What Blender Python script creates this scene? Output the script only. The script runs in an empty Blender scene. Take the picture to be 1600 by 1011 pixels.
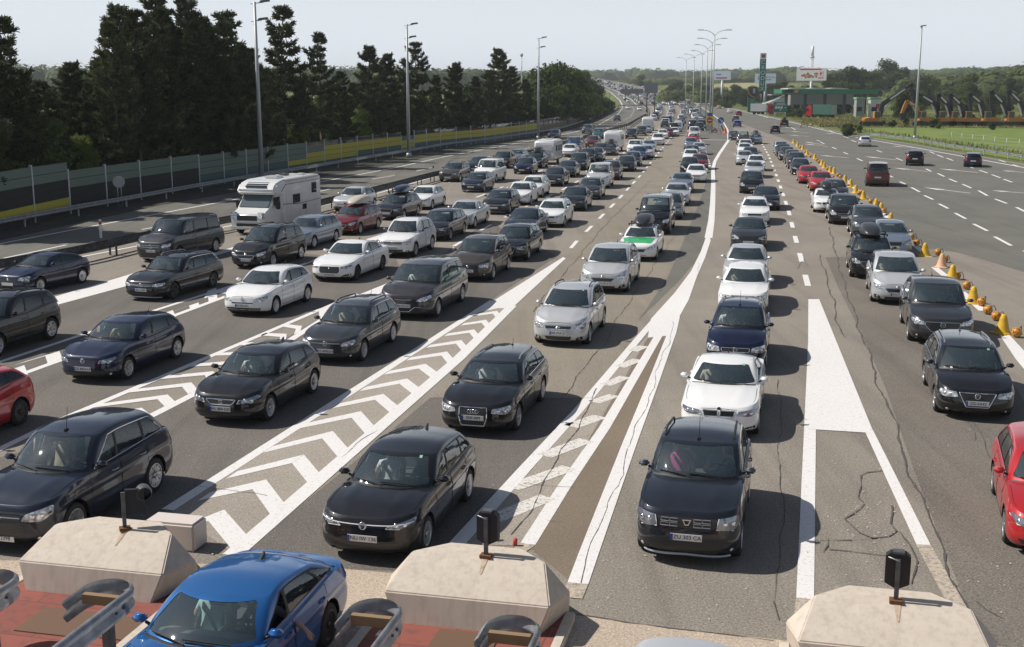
# Motorway toll plaza with long queues of holiday traffic
import bpy, bmesh, math, random
import numpy as np
from mathutils import Vector, Matrix

sc = bpy.context.scene
COL = sc.collection
R = math.radians
random.seed(7)

# ------------------------------------------------------------------ camera
FPX, HORIZ, CAMH = 1850.0, 140.0, 7.8          # focal length in photo pixels, horizon row, eye height
PITCH = math.atan((505.5 - HORIZ) / FPX)
cd = bpy.data.cameras.new('camera')
cam = bpy.data.objects.new('camera', cd); COL.objects.link(cam)
cam.location = (0, 0, CAMH)
cam.rotation_euler = (math.pi/2 - PITCH, 0, 0)
cd.sensor_width = 36; cd.sensor_fit = 'HORIZONTAL'
cd.lens = 36*FPX/1600
cd.clip_start = .5; cd.clip_end = 12000
sc.camera = cam

# ------------------------------------------------------------------ light
SUN_EL, SUN_AZ = R(47.5), math.atan2(-1.27, .29)   # azimuth measured from +Y towards +X
w = bpy.data.worlds.new('World'); sc.world = w; w.use_nodes = True
nt = w.node_tree
bg = nt.nodes['Background']
sky = nt.nodes.new('ShaderNodeTexSky'); sky.sky_type = 'NISHITA'
sky.sun_disc = False; sky.sun_elevation = SUN_EL; sky.sun_rotation = SUN_AZ
sky.air_density = 1.0; sky.dust_density = .8; sky.ozone_density = 1.5; sky.altitude = 100
hs = nt.nodes.new('ShaderNodeHueSaturation'); hs.inputs['Saturation'].default_value = .75
wtc = nt.nodes.new('ShaderNodeTexCoord'); wsx = nt.nodes.new('ShaderNodeSeparateXYZ'); wmr = nt.nodes.new('ShaderNodeMapRange')
wmr.interpolation_type = 'SMOOTHSTEP'; wmr.inputs[1].default_value = -.02; wmr.inputs[2].default_value = .34; wmr.inputs[3].default_value = 1; wmr.inputs[4].default_value = 0
wmx = nt.nodes.new('ShaderNodeMix'); wmx.data_type = 'RGBA'; wmx.inputs[7].default_value = (11.3, 12.1, 13.0, 1)   # hazy white air low over the horizon
nt.links.new(wtc.outputs['Generated'], wsx.inputs[0]); nt.links.new(wsx.outputs['Z'], wmr.inputs[0]); nt.links.new(wmr.outputs[0], wmx.inputs[0])
nt.links.new(sky.outputs[0], hs.inputs['Color']); nt.links.new(hs.outputs[0], wmx.inputs[6]); nt.links.new(wmx.outputs[2], bg.inputs[0]); bg.inputs[1].default_value = .075
sd = bpy.data.lights.new('sun', 'SUN'); sd.energy = 4.9; sd.angle = R(.5); sd.color = (1, .945, .87)
so = bpy.data.objects.new('sun', sd); COL.objects.link(so); so.location = (-60, 20, 80)
sun_dir = Vector((math.sin(SUN_AZ)*math.cos(SUN_EL), math.cos(SUN_AZ)*math.cos(SUN_EL), math.sin(SUN_EL)))
so.rotation_euler = sun_dir.to_track_quat('Z', 'Y').to_euler()
sc.view_settings.view_transform = 'Standard'; sc.view_settings.look = 'None'
sc.view_settings.exposure = 0.0; sc.view_settings.gamma = 1
sc.render.engine = 'CYCLES'
sc.cycles.max_bounces = 7; sc.cycles.diffuse_bounces = 2; sc.cycles.glossy_bounces = 3
sc.cycles.transmission_bounces = 3; sc.cycles.transparent_max_bounces = 10; sc.cycles.volume_bounces = 0
sc.cycles.caustics_reflective = False; sc.cycles.caustics_refractive = False
sc.cycles.use_denoising = True

# ------------------------------------------------------------------ small helpers
def G(px, py, z=0.0):
    """photo pixel -> point on the level z"""
    x = (px-800)/FPX; y = (505.5-py)/FPX
    dy = math.cos(PITCH)+y*math.sin(PITCH); dz = -math.sin(PITCH)+y*math.cos(PITCH)
    t = (z-CAMH)/dz
    return Vector((x*t, dy*t, z))
def at(px, py, Y):
    """photo pixel -> point at distance Y"""
    x = (px-800)/FPX; y = (505.5-py)/FPX
    dy = math.cos(PITCH)+y*math.sin(PITCH); dz = -math.sin(PITCH)+y*math.cos(PITCH)
    t = Y/dy
    return Vector((x*t, Y, CAMH+dz*t))
def proj(p):
    dx, dy, dz = p[0], p[1], p[2]-CAMH
    d = dy*math.cos(PITCH) - dz*math.sin(PITCH); u = dy*math.sin(PITCH) + dz*math.cos(PITCH)
    return 800+FPX*dx/d, 505.5-FPX*u/d, d

def tag(o, label=None, cat=None, group=None, kind=None):
    if label: o['label'] = label
    if cat: o['category'] = cat
    if group: o['group'] = group
    if kind: o['kind'] = kind
    return o
def empty(name, loc=(0, 0, 0), rz=0):
    o = bpy.data.objects.new(name, None); COL.objects.link(o)
    o.empty_display_size = .3; o.location = loc; o.rotation_euler = (0, 0, rz)
    return o
def link(name, me, parent=None, mats=()):
    o = bpy.data.objects.new(name, me); COL.objects.link(o)
    if parent: o.parent = parent
    return o
def obj(name, bm, mat, parent=None, smooth=False, angle=40):
    me = bpy.data.meshes.new(name)
    bm.normal_update(); bm.to_mesh(me); bm.free()
    for m in (mat if isinstance(mat, (list, tuple)) else [mat]): me.materials.append(m)
    if smooth:
        me.shade_smooth(); me.set_sharp_from_angle(angle=R(angle))
    return link(name, me, parent)
def copy_tree(o, parent=None):
    c = o.copy(); COL.objects.link(c)
    if parent: c.parent = parent
    for ch in list(o.children): copy_tree(ch, c)
    return c

def box(bm, c, s, rz=0, mi=0, rx=0, bev=0):
    m = Matrix.Translation(c) @ Matrix.Rotation(rz, 4, 'Z') @ Matrix.Rotation(rx, 4, 'X') @ Matrix.Diagonal((s[0], s[1], s[2], 1))
    r = bmesh.ops.create_cube(bm, size=1, matrix=m)
    fs = set(f for v in r['verts'] for f in v.link_faces)
    for f in fs: f.material_index = mi
    if bev:
        es = set(e for v in r['verts'] for e in v.link_edges)
        rb = bmesh.ops.bevel(bm, geom=list(es), offset=bev, segments=2, affect='EDGES')
        for f in rb['faces']: f.material_index = mi
def tube(bm, pts, r, n=8, mi=0, cap=True, r1=None):
    pts = [Vector(p) for p in pts]; rings = []
    up = Vector((0, 0, 1))
    for i, p in enumerate(pts):
        d = (pts[min(i+1, len(pts)-1)]-pts[max(i-1, 0)]).normalized()
        a = d.cross(up)
        if a.length < 1e-3: a = d.cross(Vector((1, 0, 0)))
        a.normalize(); b = a.cross(d)
        rr = r if r1 is None else r+(r1-r)*i/(len(pts)-1)
        if isinstance(r, (list, tuple)): rr = r[i]
        rings.append([bm.verts.new(p+(a*math.cos(2*math.pi*k/n)+b*math.sin(2*math.pi*k/n))*rr) for k in range(n)])
    fs = []
    for A, B in zip(rings, rings[1:]):
        for k in range(n):
            fs.append(bm.faces.new((A[k], A[(k+1) % n], B[(k+1) % n], B[k])))
    if cap:
        fs.append(bm.faces.new(rings[0][::-1])); fs.append(bm.faces.new(rings[-1]))
    for f in fs: f.material_index = mi; f.smooth = True
    return rings
def lathe(bm, prof, axis='z', c=(0, 0, 0), n=20, mi=0, close=False):
    """prof: (radius, height) list"""
    c = Vector(c); rings = []
    for r, h in prof:
        ring = []
        for k in range(n):
            a = 2*math.pi*k/n; x, y = r*math.cos(a), r*math.sin(a)
            p = {'z': (x, y, h), 'x': (h, x, y), 'y': (x, h, y)}[axis]
            ring.append(bm.verts.new(c+Vector(p)))
        rings.append(ring)
    for A, B in zip(rings, rings[1:]):
        for k in range(n):
            f = bm.faces.new((A[k], A[(k+1) % n], B[(k+1) % n], B[k])); f.material_index = mi; f.smooth = True
    if close:
        for ring in (rings[0], rings[-1]):
            f = bm.faces.new(ring); f.material_index = mi
    bmesh.ops.recalc_face_normals(bm, faces=bm.faces[:])
def prism(bm, poly, d, T=Matrix(), mi=0):
    """flat polygon (x, z) extruded along y by d, then transformed"""
    a = [bm.verts.new(T @ Vector((x, 0, z))) for x, z in poly]
    b = [bm.verts.new(T @ Vector((x, d, z))) for x, z in poly]
    n = len(poly)
    fs = [bm.faces.new(a), bm.faces.new(b[::-1])]
    for i in range(n): fs.append(bm.faces.new((a[i], b[i], b[(i+1) % n], a[(i+1) % n])))
    for f in fs: f.material_index = mi
    bmesh.ops.recalc_face_normals(bm, faces=fs)

# ------------------------------------------------------------------ materials
MATS = {}
def mat(name, col, rough=.6, metal=0, coat=0, spec=.5, emit=None):
    if name in MATS: return MATS[name]
    m = bpy.data.materials.new(name); m.use_nodes = True; MATS[name] = m
    b = m.node_tree.nodes['Principled BSDF']
    b.inputs['Base Color'].default_value = (*col, 1)
    b.inputs['Roughness'].default_value = rough; b.inputs['Metallic'].default_value = metal
    b.inputs['Coat Weight'].default_value = coat; b.inputs['Coat Roughness'].default_value = .04
    b.inputs['Specular IOR Level'].default_value = spec
    return m
def nodes(m): return m.node_tree.nodes, m.node_tree.links, m.node_tree.nodes['Principled BSDF']
def noise_col(m, stops, scale=8, detail=6, coord='Object', rough_n=.6, stretch=(1, 1, 1), rot=0):
    """base colour from a noise through a ramp; returns the noise node"""
    N, L, b = nodes(m)
    tc = N.new('ShaderNodeTexCoord'); mp = N.new('ShaderNodeMapping'); nz = N.new('ShaderNodeTexNoise')
    mp.inputs['Scale'].default_value = stretch; mp.inputs['Rotation'].default_value = (0, 0, rot)
    nz.inputs['Scale'].default_value = scale; nz.inputs['Detail'].default_value = detail; nz.inputs['Roughness'].default_value = rough_n
    rp = N.new('ShaderNodeValToRGB')
    while len(rp.color_ramp.elements) < len(stops): rp.color_ramp.elements.new(.5)
    for e, (p, c) in zip(rp.color_ramp.elements, stops): e.position = p; e.color = (*c, 1)
    L.new(tc.outputs[coord], mp.inputs[0]); L.new(mp.outputs[0], nz.inputs[0])
    L.new(nz.outputs[0], rp.inputs[0]); L.new(rp.outputs[0], b.inputs['Base Color'])
    return nz, rp, mp
# ------------------------------------------------------------------ vehicle materials
def paint(name, col, flake=0.0, rough=.32):
    m = mat(name, col, rough, flake, 1.0, .12)
    N, L, b = nodes(m)
    nz = N.new('ShaderNodeTexNoise'); nz.inputs['Scale'].default_value = 3.5; nz.inputs['Detail'].default_value = 8
    tc = N.new('ShaderNodeTexCoord'); L.new(tc.outputs['Object'], nz.inputs[0])
    mr = N.new('ShaderNodeMapRange'); mr.inputs[3].default_value = rough-.05; mr.inputs[4].default_value = rough+.16   # dusty film
    L.new(nz.outputs[0], mr.inputs[0]); L.new(mr.outputs[0], b.inputs['Roughness'])
    mx = N.new('ShaderNodeMix'); mx.data_type = 'RGBA'; mx.blend_type = 'MIX'
    mx.inputs[6].default_value = (*col, 1); mx.inputs[7].default_value = (.30, .30, .30, 1)
    r2 = N.new('ShaderNodeMapRange'); r2.inputs[1].default_value = .35; r2.inputs[2].default_value = .8; r2.inputs[3].default_value = 0; r2.inputs[4].default_value = .014
    L.new(nz.outputs[0], r2.inputs[0]); L.new(r2.outputs[0], mx.inputs[0]); L.new(mx.outputs[2], b.inputs['Base Color'])
    return m
PAINTS = {
    'black': paint('paint_black', (.008, .008, .009)),
    'softblack': paint('paint_soft_black', (.010, .010, .012), .1),
    'navy': paint('paint_navy', (.008, .013, .040), .25),
    'darknavy': paint('paint_dark_navy', (.014, .019, .034), .3),
    'duster': paint('paint_comet_grey', (.016, .020, .028), .3),
    'darkgrey': paint('paint_dark_grey', (.040, .042, .046), .4),
    'grey': paint('paint_grey', (.085, .09, .10), .5),
    'bluegrey': paint('paint_blue_grey', (.20, .24, .30), .4),
    'plum': paint('paint_plum_grey', (.050, .046, .052), .4),
    'brown': paint('paint_brown_grey', (.075, .066, .057), .45),
    'silver': paint('paint_silver', (.56, .57, .58), .35),
    'lightblue': paint('paint_silver_blue', (.38, .44, .52), .4),
    'white': paint('paint_white', (.82, .82, .81)),
    'cream': paint('paint_cream', (.60, .54, .45)),
    'red': paint('paint_red', (.42, .018, .022), .1),
    'wine': paint('paint_wine', (.16, .012, .018), .2),
    'blue': paint('paint_bright_blue', (.016, .115, .34), .35),
    'midblue': paint('paint_mid_blue', (.02, .07, .22), .3),
    'maroon': paint('paint_maroon', (.085, .035, .028), .3),
    'teal': paint('paint_teal', (.05, .12, .13), .3),
    'green': paint('paint_green', (.05, .42, .15), 0),
    'yellow': paint('paint_yellow', (.62, .42, .10), 0),
    'beige': paint('paint_beige', (.44, .38, .31), 0),
}
M_TRIM = mat('black_trim', (.012, .012, .013), .55)
M_UNDER = mat('underbody_black', (.006, .006, .006), .9)
M_TYRE = mat('tyre_rubber', (.018, .018, .019), .85)
M_RIM = mat('alloy_rim', (.50, .51, .53), .32, .8)
M_RIMD = mat('black_rim', (.02, .02, .022), .35, .4)
M_CHROME = mat('chrome', (.72, .73, .75), .16, 1)
M_LAMP = mat('headlamp_glass', (.5, .52, .55), .10, .35, 1)
def _lampnodes():
    N, L, b = nodes(M_LAMP)
    vo = N.new('ShaderNodeTexVoronoi'); vo.inputs['Scale'].default_value = 11
    tc = N.new('ShaderNodeTexCoord'); L.new(tc.outputs['Object'], vo.inputs[0])
    rp = N.new('ShaderNodeValToRGB'); rp.color_ramp.elements[0].color = (.92, .93, .95, 1); rp.color_ramp.elements[1].color = (.22, .24, .26, 1)
    rp.color_ramp.elements[0].position = .12; rp.color_ramp.elements[1].position = .75
    L.new(vo.outputs[0], rp.inputs[0]); L.new(rp.outputs[0], b.inputs['Base Color'])
_lampnodes()
M_LAMPD = mat('dark_headlamp_glass', (.22, .24, .27), .08, .4, 1)
M_LED = mat('lamp_light_strip', (.85, .86, .88), .2, 0, 1)
M_TAIL = mat('tail_lamp_red', (.28, .008, .010), .15, 0, 1)
M_GRILLE = mat('grille_black', (.010, .010, .011), .35, 0, .3)
def _grille():
    N, L, b = nodes(M_GRILLE)
    wv = N.new('ShaderNodeTexWave'); wv.wave_type = 'BANDS'; wv.bands_direction = 'Z'; wv.inputs['Scale'].default_value = 12
    tc = N.new('ShaderNodeTexCoord'); L.new(tc.outputs['Object'], wv.inputs[0])
    rp = N.new('ShaderNodeValToRGB'); rp.color_ramp.elements[0].color = (.004, .004, .004, 1); rp.color_ramp.elements[1].color = (.035, .035, .037, 1)
    rp.color_ramp.elements[0].position = .45; rp.color_ramp.elements[1].position = .7
    L.new(wv.outputs[0], rp.inputs[0]); L.new(rp.outputs[0], b.inputs['Base Color'])
_grille()
M_PLATE = mat('plate_white', (.72, .72, .70), .4)
M_PLATEB = mat('plate_blue_strip', (.02, .06, .38), .4)
M_INK = mat('plate_black_ink', (.01, .01, .012), .6)
M_SEAT = mat('seat_fabric', (.085, .085, .09), .85)
M_DASH = mat('dashboard', (.14, .145, .15), .7)
M_STICK = mat('white_sticker', (.75, .78, .74), .5)
def glass(name, tint, refl, dark, veil=.05):
    m = bpy.data.materials.new(name); m.use_nodes = True; MATS[name] = m
    N, L = m.node_tree.nodes, m.node_tree.links
    N.remove(N['Principled BSDF']); out = N['Material Output']
    tr = N.new('ShaderNodeBsdfTransparent'); tr.inputs[0].default_value = (*tint, 1)
    df = N.new('ShaderNodeBsdfDiffuse'); df.inputs[0].default_value = (*dark, 1)
    gl = N.new('ShaderNodeBsdfGlossy'); gl.inputs['Roughness'].default_value = .03; gl.inputs[0].default_value = (.9, .95, 1, 1)
    m0 = N.new('ShaderNodeMixShader'); m0.inputs[0].default_value = veil
    L.new(tr.outputs[0], m0.inputs[1]); L.new(df.outputs[0], m0.inputs[2])
    fr = N.new('ShaderNodeFresnel'); fr.inputs[0].default_value = refl
    mx = N.new('ShaderNodeMixShader')
    L.new(fr.outputs[0], mx.inputs[0]); L.new(m0.outputs[0], mx.inputs[1]); L.new(gl.outputs[0], mx.inputs[2]); L.new(mx.outputs[0], out.inputs[0])
    return m
M_WS = glass('windscreen_glass', (.90, .96, .95), 1.9, (.32, .46, .50), .08)  # blue-grey diffuse veil: reflected sky painted into the glass colour
M_SIDE = glass('side_glass', (.82, .87, .86), 1.7, (.03, .03, .03))
M_PRIV = glass('tinted_glass', (.05, .055, .055), 1.6, (.02, .02, .02))
M_FARG = mat('dark_window_glass', (.018, .022, .026), .05, 0, 0, .9)     # windows of distant cars

# ------------------------------------------------------------------ curves
def cr(pts, x):
    """smooth curve through (x, y) points"""
    if x <= pts[0][0]: return pts[0][1]
    if x >= pts[-1][0]: return pts[-1][1]
    for i in range(len(pts)-1):
        if x <= pts[i+1][0]: break
    x0, y0 = pts[i]; x1, y1 = pts[i+1]; h = x1-x0
    def sl(k):
        if k <= 0 or k >= len(pts)-1:
            return (pts[1][1]-pts[0][1])/(pts[1][0]-pts[0][0]) if k <= 0 else (pts[-1][1]-pts[-2][1])/(pts[-1][0]-pts[-2][0])
        a = (pts[k][1]-pts[k-1][1])/(pts[k][0]-pts[k-1][0]); b = (pts[k+1][1]-pts[k][1])/(pts[k+1][0]-pts[k][0])
        return 0 if a*b <= 0 else 2*a*b/(a+b)
    m0, m1 = sl(i), sl(i+1); t = (x-x0)/h
    return (2*t**3-3*t*t+1)*y0+(t**3-2*t*t+t)*h*m0+(-2*t**3+3*t*t)*y1+(t**3-t*t)*h*m1
def sst(t): t = max(0, min(1, t)); return t*t*(3-2*t)

BASE = dict(L=4.3, W=1.8, H=1.47, wb=2.63, fo=.86, gc=.17, zn=.75, zc=.94, zm=.95, zr=1.0,
            yc=1.10, yt=1.92, yr=3.75, yb=4.20, tum=.20, rdrop=.10, crown=.05, hcrown=.062,
            fp=[(0, .10), (.12, .03), (.3, 0), (.5, .01), (.7, .03), (.88, .05), (1, .12)],
            rp=[(0, .10), (.15, .02), (.4, 0), (.6, .03), (.8, .07), (1, .12)],
            cf=.60, cr=.40, wr=.315, sedan=False, dlo=None, pil=[(2.28, 2.42), (3.22, 3.30)], creases=True)

class Shell: pass
def car_shell(P):
    """outer skin of a car: rings of the lower body, bonnet, boot and cabin; returns mesh and surface functions"""
    S = Shell(); L, W, H, gc = P['L'], P['W'], P['H'], P['gc']
    bm = bmesh.new(); lay = bm.faces.layers.int.new('part'); S.lay = lay
    zs_pts = [(0, P['zn']), (P['yc'], P['zc']), (L*.55, P['zm']), (L*.85, P['zr']), (L, P['zr']-.02)]
    zs = lambda y: cr(zs_pts, y)
    wv_pts = [(0, .90), (.10, .955), (.3, .987), (.5, .992), (.63, .985), (.74, 1.0), (.80, .984), (.86, .974), (1, .942)]
    wv = lambda v: cr(wv_pts, v)
    NF, NS, NR = 13, 42, 11
    n1, m1 = 3.7, 2.3
    def ring(v):
        yf, yr, w = cr(P['fp'], v), L-cr(P['rp'], v), W/2*wv(v)
        out = []
        for i in range(NF):
            a = i/NF*math.pi/2
            out.append((w*math.sin(a)**(2/n1), yf+P['cf']*(1-math.cos(a)**(2/m1))))
        y0, y1 = yf+P['cf'], yr-P['cr']
        for i in range(NS):
            t = i/(NS-1); y = y0+(y1-y0)*t
            out.append((w, y))
        for i in range(1, NR+1):
            a = math.pi/2-i/NR*math.pi/2
            out.append((w*max(0, math.sin(a))**(2/n1), yr-P['cr']*(1-math.cos(a)**(2/m1))))
        ym = L/2
        res = []
        for x, y in out:
            z0 = gc+.05*sst((.5-y)/.5)+.08*sst((y-(L-.6))/.6)
            res.append((x*(1-.018*((y-ym)/ym)**2), y, z0+v*(zs(y)-z0)))
        return res
    vs = [0, .05, .12, .2, .28, .36, .44, .52, .58, .63, .68, .74, .8, .86, .91, .95, .98, 1]
    rows = [ring(v) for v in vs]; n = len(rows[0])
    def mk(p, s): return bm.verts.new((s*p[0], p[1], p[2]))
    VR = []
    for r in rows:
        right = [mk(p, 1) for p in r]
        left = [right[0]]+[mk(p, -1) for p in r[1:-1]]+[right[-1]]
        VR.append((right, left))
    def quad(*v):
        v = [q for k, q in enumerate(v) if q not in v[:k]]
        if len(v) > 2:
            try: return bm.faces.new(v)
            except ValueError: return None
    for (a, al), (b, bl) in zip(VR, VR[1:]):
        for i in range(n-1):
            quad(a[i], a[i+1], b[i+1], b[i]); quad(al[i+1], al[i], bl[i], bl[i+1])
    top = rows[-1]; TR, TL = VR[-1]
    def yfe(x): return ring_y(top, x)
    def ring_y(rg, x):
        x = abs(x)
        for (x0, y0, _), (x1, y1, _) in zip(rg[:NF], rg[1:NF+1]):
            if x <= x1: return y0+(y1-y0)*((x-x0)/max(1e-6, x1-x0))
        return rg[NF][1]
    wtop = W/2*wv(1)
    def zh(x, y):
        g = sst((y-yfe(x))/.45)**.7 if y < L*.5 else sst((L-.02-P['rp'][-1][1]-y)/.4)**.7
        e = max(0, 1-(abs(x)/wtop)**2.6)
        z = zs(y)+(P['hcrown'] if y < L*.5 else .035)*g*e
        if P['creases'] and y < L*.5:
            xc = wtop*(.42+.18*sst(y/P['yc'])); d = (abs(x)-xc)/.05
            z += .014*g*math.exp(-d*d)*e*1.6
        return z
    NC = 9
    def lid(i0, i1):
        prev = None
        for i in range(i0, i1):
            xe, ye, _ = top[i]
            row = [TL[i]]
            if i in (0, n-1): row = [TR[i]]*(2*NC+1)
            else:
                for k in range(-NC+1, NC):
                    x = xe*k/NC; row.append(bm.verts.new((x, ye, zh(x, ye))))
                row.append(TR[i]); row.insert(0, row.pop(0))
                row = row+[] if len(row) == 2*NC+1 else row
            if prev:
                for k in range(len(row)-1): quad(prev[k], prev[k+1], row[k+1], row[k])
            prev = row
    ih = max(i for i in range(n) if top[i][1] < P['yc']+.42)
    idk = min(i for i in range(n) if top[i][1] > P['yb']-.30)
    lid(0, ih+1)
    if idk < n-1: lid(idk, n)
    # shoulder strip
    for s, T in ((1, TR), (-1, TL)):
        prev = None
        for i in range(ih-1, min(idk+2, n-1)):
            x, y, z = top[i]; q = bm.verts.new((s*(x-.055), y, z+.014))
            if prev: quad(*((T[i-1], T[i], q, prev) if s > 0 else (T[i], T[i-1], prev, q)))
            prev = q
    # cabin
    xb = lambda y: W/2*wv(1)*(1-.018*((y-L/2)/(L/2))**2)-.03
    xt = lambda y: wtop-.03-P['tum']-.05*sst((y-L*.55)/(L*.45))
    rz = [(P['yt'], H-.055), (P['yt']+(P['yr']-P['yt'])*.33, H), (P['yt']+(P['yr']-P['yt'])*.66, H-P['rdrop']*.35), (P['yr'], H-P['rdrop'])]
    roofz = lambda y: cr(rz, y)
    ze = lambda x, y: roofz(y)-P['crown']*(abs(x)/xt(y))**2.4
    nf, ns, nr = 9, 30, 8
    yA, yAt = P['yc']+.34, P['yt']+.14
    yD, yDt = P['yb']-.22, P['yr']-.10
    base, topr = [], []
    for i in range(nf):
        t = i/nf; xB, xT = xb(yA)*t, xt(yAt)*t
        yB = P['yc']+(yA-P['yc'])*t**2.2; yT = P['yt']+(yAt-P['yt'])*t**2.2
        base.append((xB, yB, zh(xB, yB)-.025)); topr.append((xT, yT))
    for i in range(ns+1):
        t = i/ns; yB, yT = yA+(yD-yA)*t, yAt+(yDt-yAt)*t
        base.append((xb(yB), yB, zs(yB)-.01)); topr.append((xt(yT), yT))
    for i in range(1, nr+1):
        t = 1-i/nr; yB = P['yb']-(P['yb']-yD)*t**2.2; yT = P['yr']-(P['yr']-yDt)*t**2.2
        xB, xT = xb(yD)*t, xt(yDt)*t
        base.append((xB, yB, zh(xB, yB)-.03)); topr.append((xT, yT))
    # soften the pillar corners
    def soft(rg):
        rg = [list(p) for p in rg]
        for _ in range(2):
            o = [list(p) for p in rg]
            for c in (nf, nf+ns):
                for k in range(c-1, c+2):
                    for d in range(len(rg[0])): rg[k][d] = .5*o[k][d]+.25*(o[k-1][d]+o[k+1][d])
        return rg
    base, topr = soft(base), soft(topr)
    topr = [(x, y, ze(x, y)) for x, y in topr]
    ts = [0, .12, .25, .38, .5, .62, .73, .83, .91, .96, 1]
    crow = []
    for t in ts:
        gz, gh = 1-(1-t)**1.35, t**1.18
        r = []
        for b, q in zip(base, topr):
            r.append((b[0]+(q[0]-b[0])*gh, b[1]+(q[1]-b[1])*(gh*.6+t*.4), b[2]+(q[2]-b[2])*gz))
        crow.append(r)
    nc = len(base); CV = []
    for r in crow:
        right = [mk(p, 1) for p in r]
        CV.append((right, [right[0]]+[mk(p, -1) for p in r[1:-1]]+[right[-1]]))
    for (a, al), (b, bl) in zip(CV, CV[1:]):
        for i in range(nc-1):
            quad(a[i], a[i+1], b[i+1], b[i]); quad(al[i+1], al[i], bl[i], bl[i+1])
    TRc, TLc = CV[-1]; prev = None
    for i in range(nc):
        x, y, _ = topr[i]
        if i in (0, nc-1): row = [TRc[i]]*13
        else: row = [TLc[i]]+[bm.verts.new((x*k/6, y, ze(x*k/6, y))) for k in range(-5, 6)]+[TRc[i]]
        if prev:
            for k in range(12): quad(prev[k], prev[k+1], row[k+1], row[k])
        prev = row
    bmesh.ops.recalc_face_normals(bm, faces=bm.faces[:])
    # make sure normals look outward (roof up)
    tf = max(bm.faces, key=lambda f: f.calc_center_median().z)
    if tf.normal.z < 0: bmesh.ops.reverse_faces(bm, faces=bm.faces[:])
    bm.normal_update()
    for f in bm.faces:                       # the skin is several sheets: orient each sheet outward
        pass
    S.bm, S.zs, S.zh, S.wv, S.xb, S.xt, S.ze, S.roofz, S.yA, S.yAt, S.yD, S.yDt = bm, zs, zh, wv, xb, xt, ze, roofz, yA, yAt, yD, yDt
    def front_y(x, z, rear=False):
        y = .0 if not rear else L
        for _ in range(5):
            z0 = gc+.05*sst((.5-y)/.5)+.08*sst((y-(L-.6))/.6)
            v = max(0, min(1, (z-z0)/(zs(y)-z0))); wd = W/2*wv(v)
            q = min(.999, abs(x)/(wd*.983))
            c = (1-q**n1)**(1/m1)
            y = cr(P['fp'], v)+P['cf']*(1-c) if not rear else L-cr(P['rp'], v)-P['cr']*(1-c)
        return y
    def side_x(y, z):
        v = max(0, min(1, (z-gc)/(zs(y)-gc)))
        yf = cr(P['fp'], v)+P['cf']; wd = W/2*wv(v)*(1-.018*((y-L/2)/(L/2))**2)
        yr = L-cr(P['rp'], v)-P['cr']
        if y < yf:
            c = max(0, 1-(yf-y)/P['cf']); c = 1-c   # invert the superellipse
            wd *= max(0, 1-c**m1)**(1/n1)
        elif y > yr:
            c = min(1, (y-yr)/P['cr']); wd *= max(0, 1-c**m1)**(1/n1)
        return wd
    S.front_y, S.side_x = front_y, side_x
    return S

def cut(bm, faces, poly, ax):
    """splits the faces along a convex polygon seen along one axis; returns the faces inside"""
    inside = [f for f in faces if f.is_valid]
    n = len(poly)
    area = sum(poly[i][0]*poly[(i+1) % n][1]-poly[(i+1) % n][0]*poly[i][1] for i in range(n))
    if area < 0: poly = poly[::-1]
    mk = (lambda a, b: Vector((a, 0, b))) if ax == 'xz' else (lambda a, b: Vector((0, a, b)))
    for i in range(n):
        (a0, b0), (a1, b1) = poly[i], poly[(i+1) % n]
        if abs(a1-a0)+abs(b1-b0) < 1e-6: continue
        no = mk(b1-b0, -(a1-a0)).normalized(); co = mk(a0, b0)
        ge = set(inside)
        for f in inside: ge.update(f.edges); ge.update(f.verts)
        r = bmesh.ops.bisect_plane(bm, geom=list(ge), dist=1e-6, plane_co=co, plane_no=no)
        cand = set(g for g in r['geom'] if isinstance(g, bmesh.types.BMFace)) | set(f for f in inside if f.is_valid)
        inside = [f for f in cand if f.is_valid and (f.calc_center_median()-co).dot(no) < 0]
        if not inside: break
    return inside
def rpoly(pts, r=.03, n=3):
    """convex polygon with rounded corners"""
    out = []; N = len(pts)
    for i in range(N):
        p, a, b = Vector(pts[i]), Vector(pts[i-1]), Vector(pts[(i+1) % N])
        da, db = (a-p), (b-p); k = min(r, da.length*.45, db.length*.45)
        p0, p1 = p+da.normalized()*k, p+db.normalized()*k
        for j in range(n+1):
            t = j/n; q = p0*(1-t)**2+p*2*t*(1-t)+p1*t*t
            out.append((q.x, q.y))
    return out
def panel(fn, poly, off=.006, back=.02, step=.05):
    """sheet cut to a polygon (a, b) and laid on the surface fn(a, b) -> (point, outward); closed at its rim"""
    bm = bmesh.new()
    f = bm.faces.new([bm.verts.new((a, 0, b)) for a, b in poly])
    a0, a1 = min(p[0] for p in poly), max(p[0] for p in poly)
    k = math.ceil(a0/step)*step
    while k < a1:
        bmesh.ops.bisect_plane(bm, geom=bm.faces[:]+bm.edges[:]+bm.verts[:], dist=1e-5, plane_co=(k, 0, 0), plane_no=(1, 0, 0)); k += step
    b0, b1 = min(p[1] for p in poly), max(p[1] for p in poly)
    k = math.ceil(b0/step)*step
    while k < b1:
        bmesh.ops.bisect_plane(bm, geom=bm.faces[:]+bm.edges[:]+bm.verts[:], dist=1e-5, plane_co=(0, 0, k), plane_no=(0, 0, 1)); k += step
    ret = bmesh.ops.extrude_face_region(bm, geom=bm.faces[:])
    low = [g for g in ret['geom'] if isinstance(g, bmesh.types.BMVert)]; lows = set(low)
    for v in bm.verts:
        p, o = fn(v.co.x, v.co.z)
        v.co = p+o*(off if v not in lows else -back)
    bmesh.ops.recalc_face_normals(bm, faces=bm.faces[:])
    return bm
def strip(pts, r, mi=0, n=6):
    bm = bmesh.new(); tube(bm, pts, r, n, mi); return bm

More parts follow.
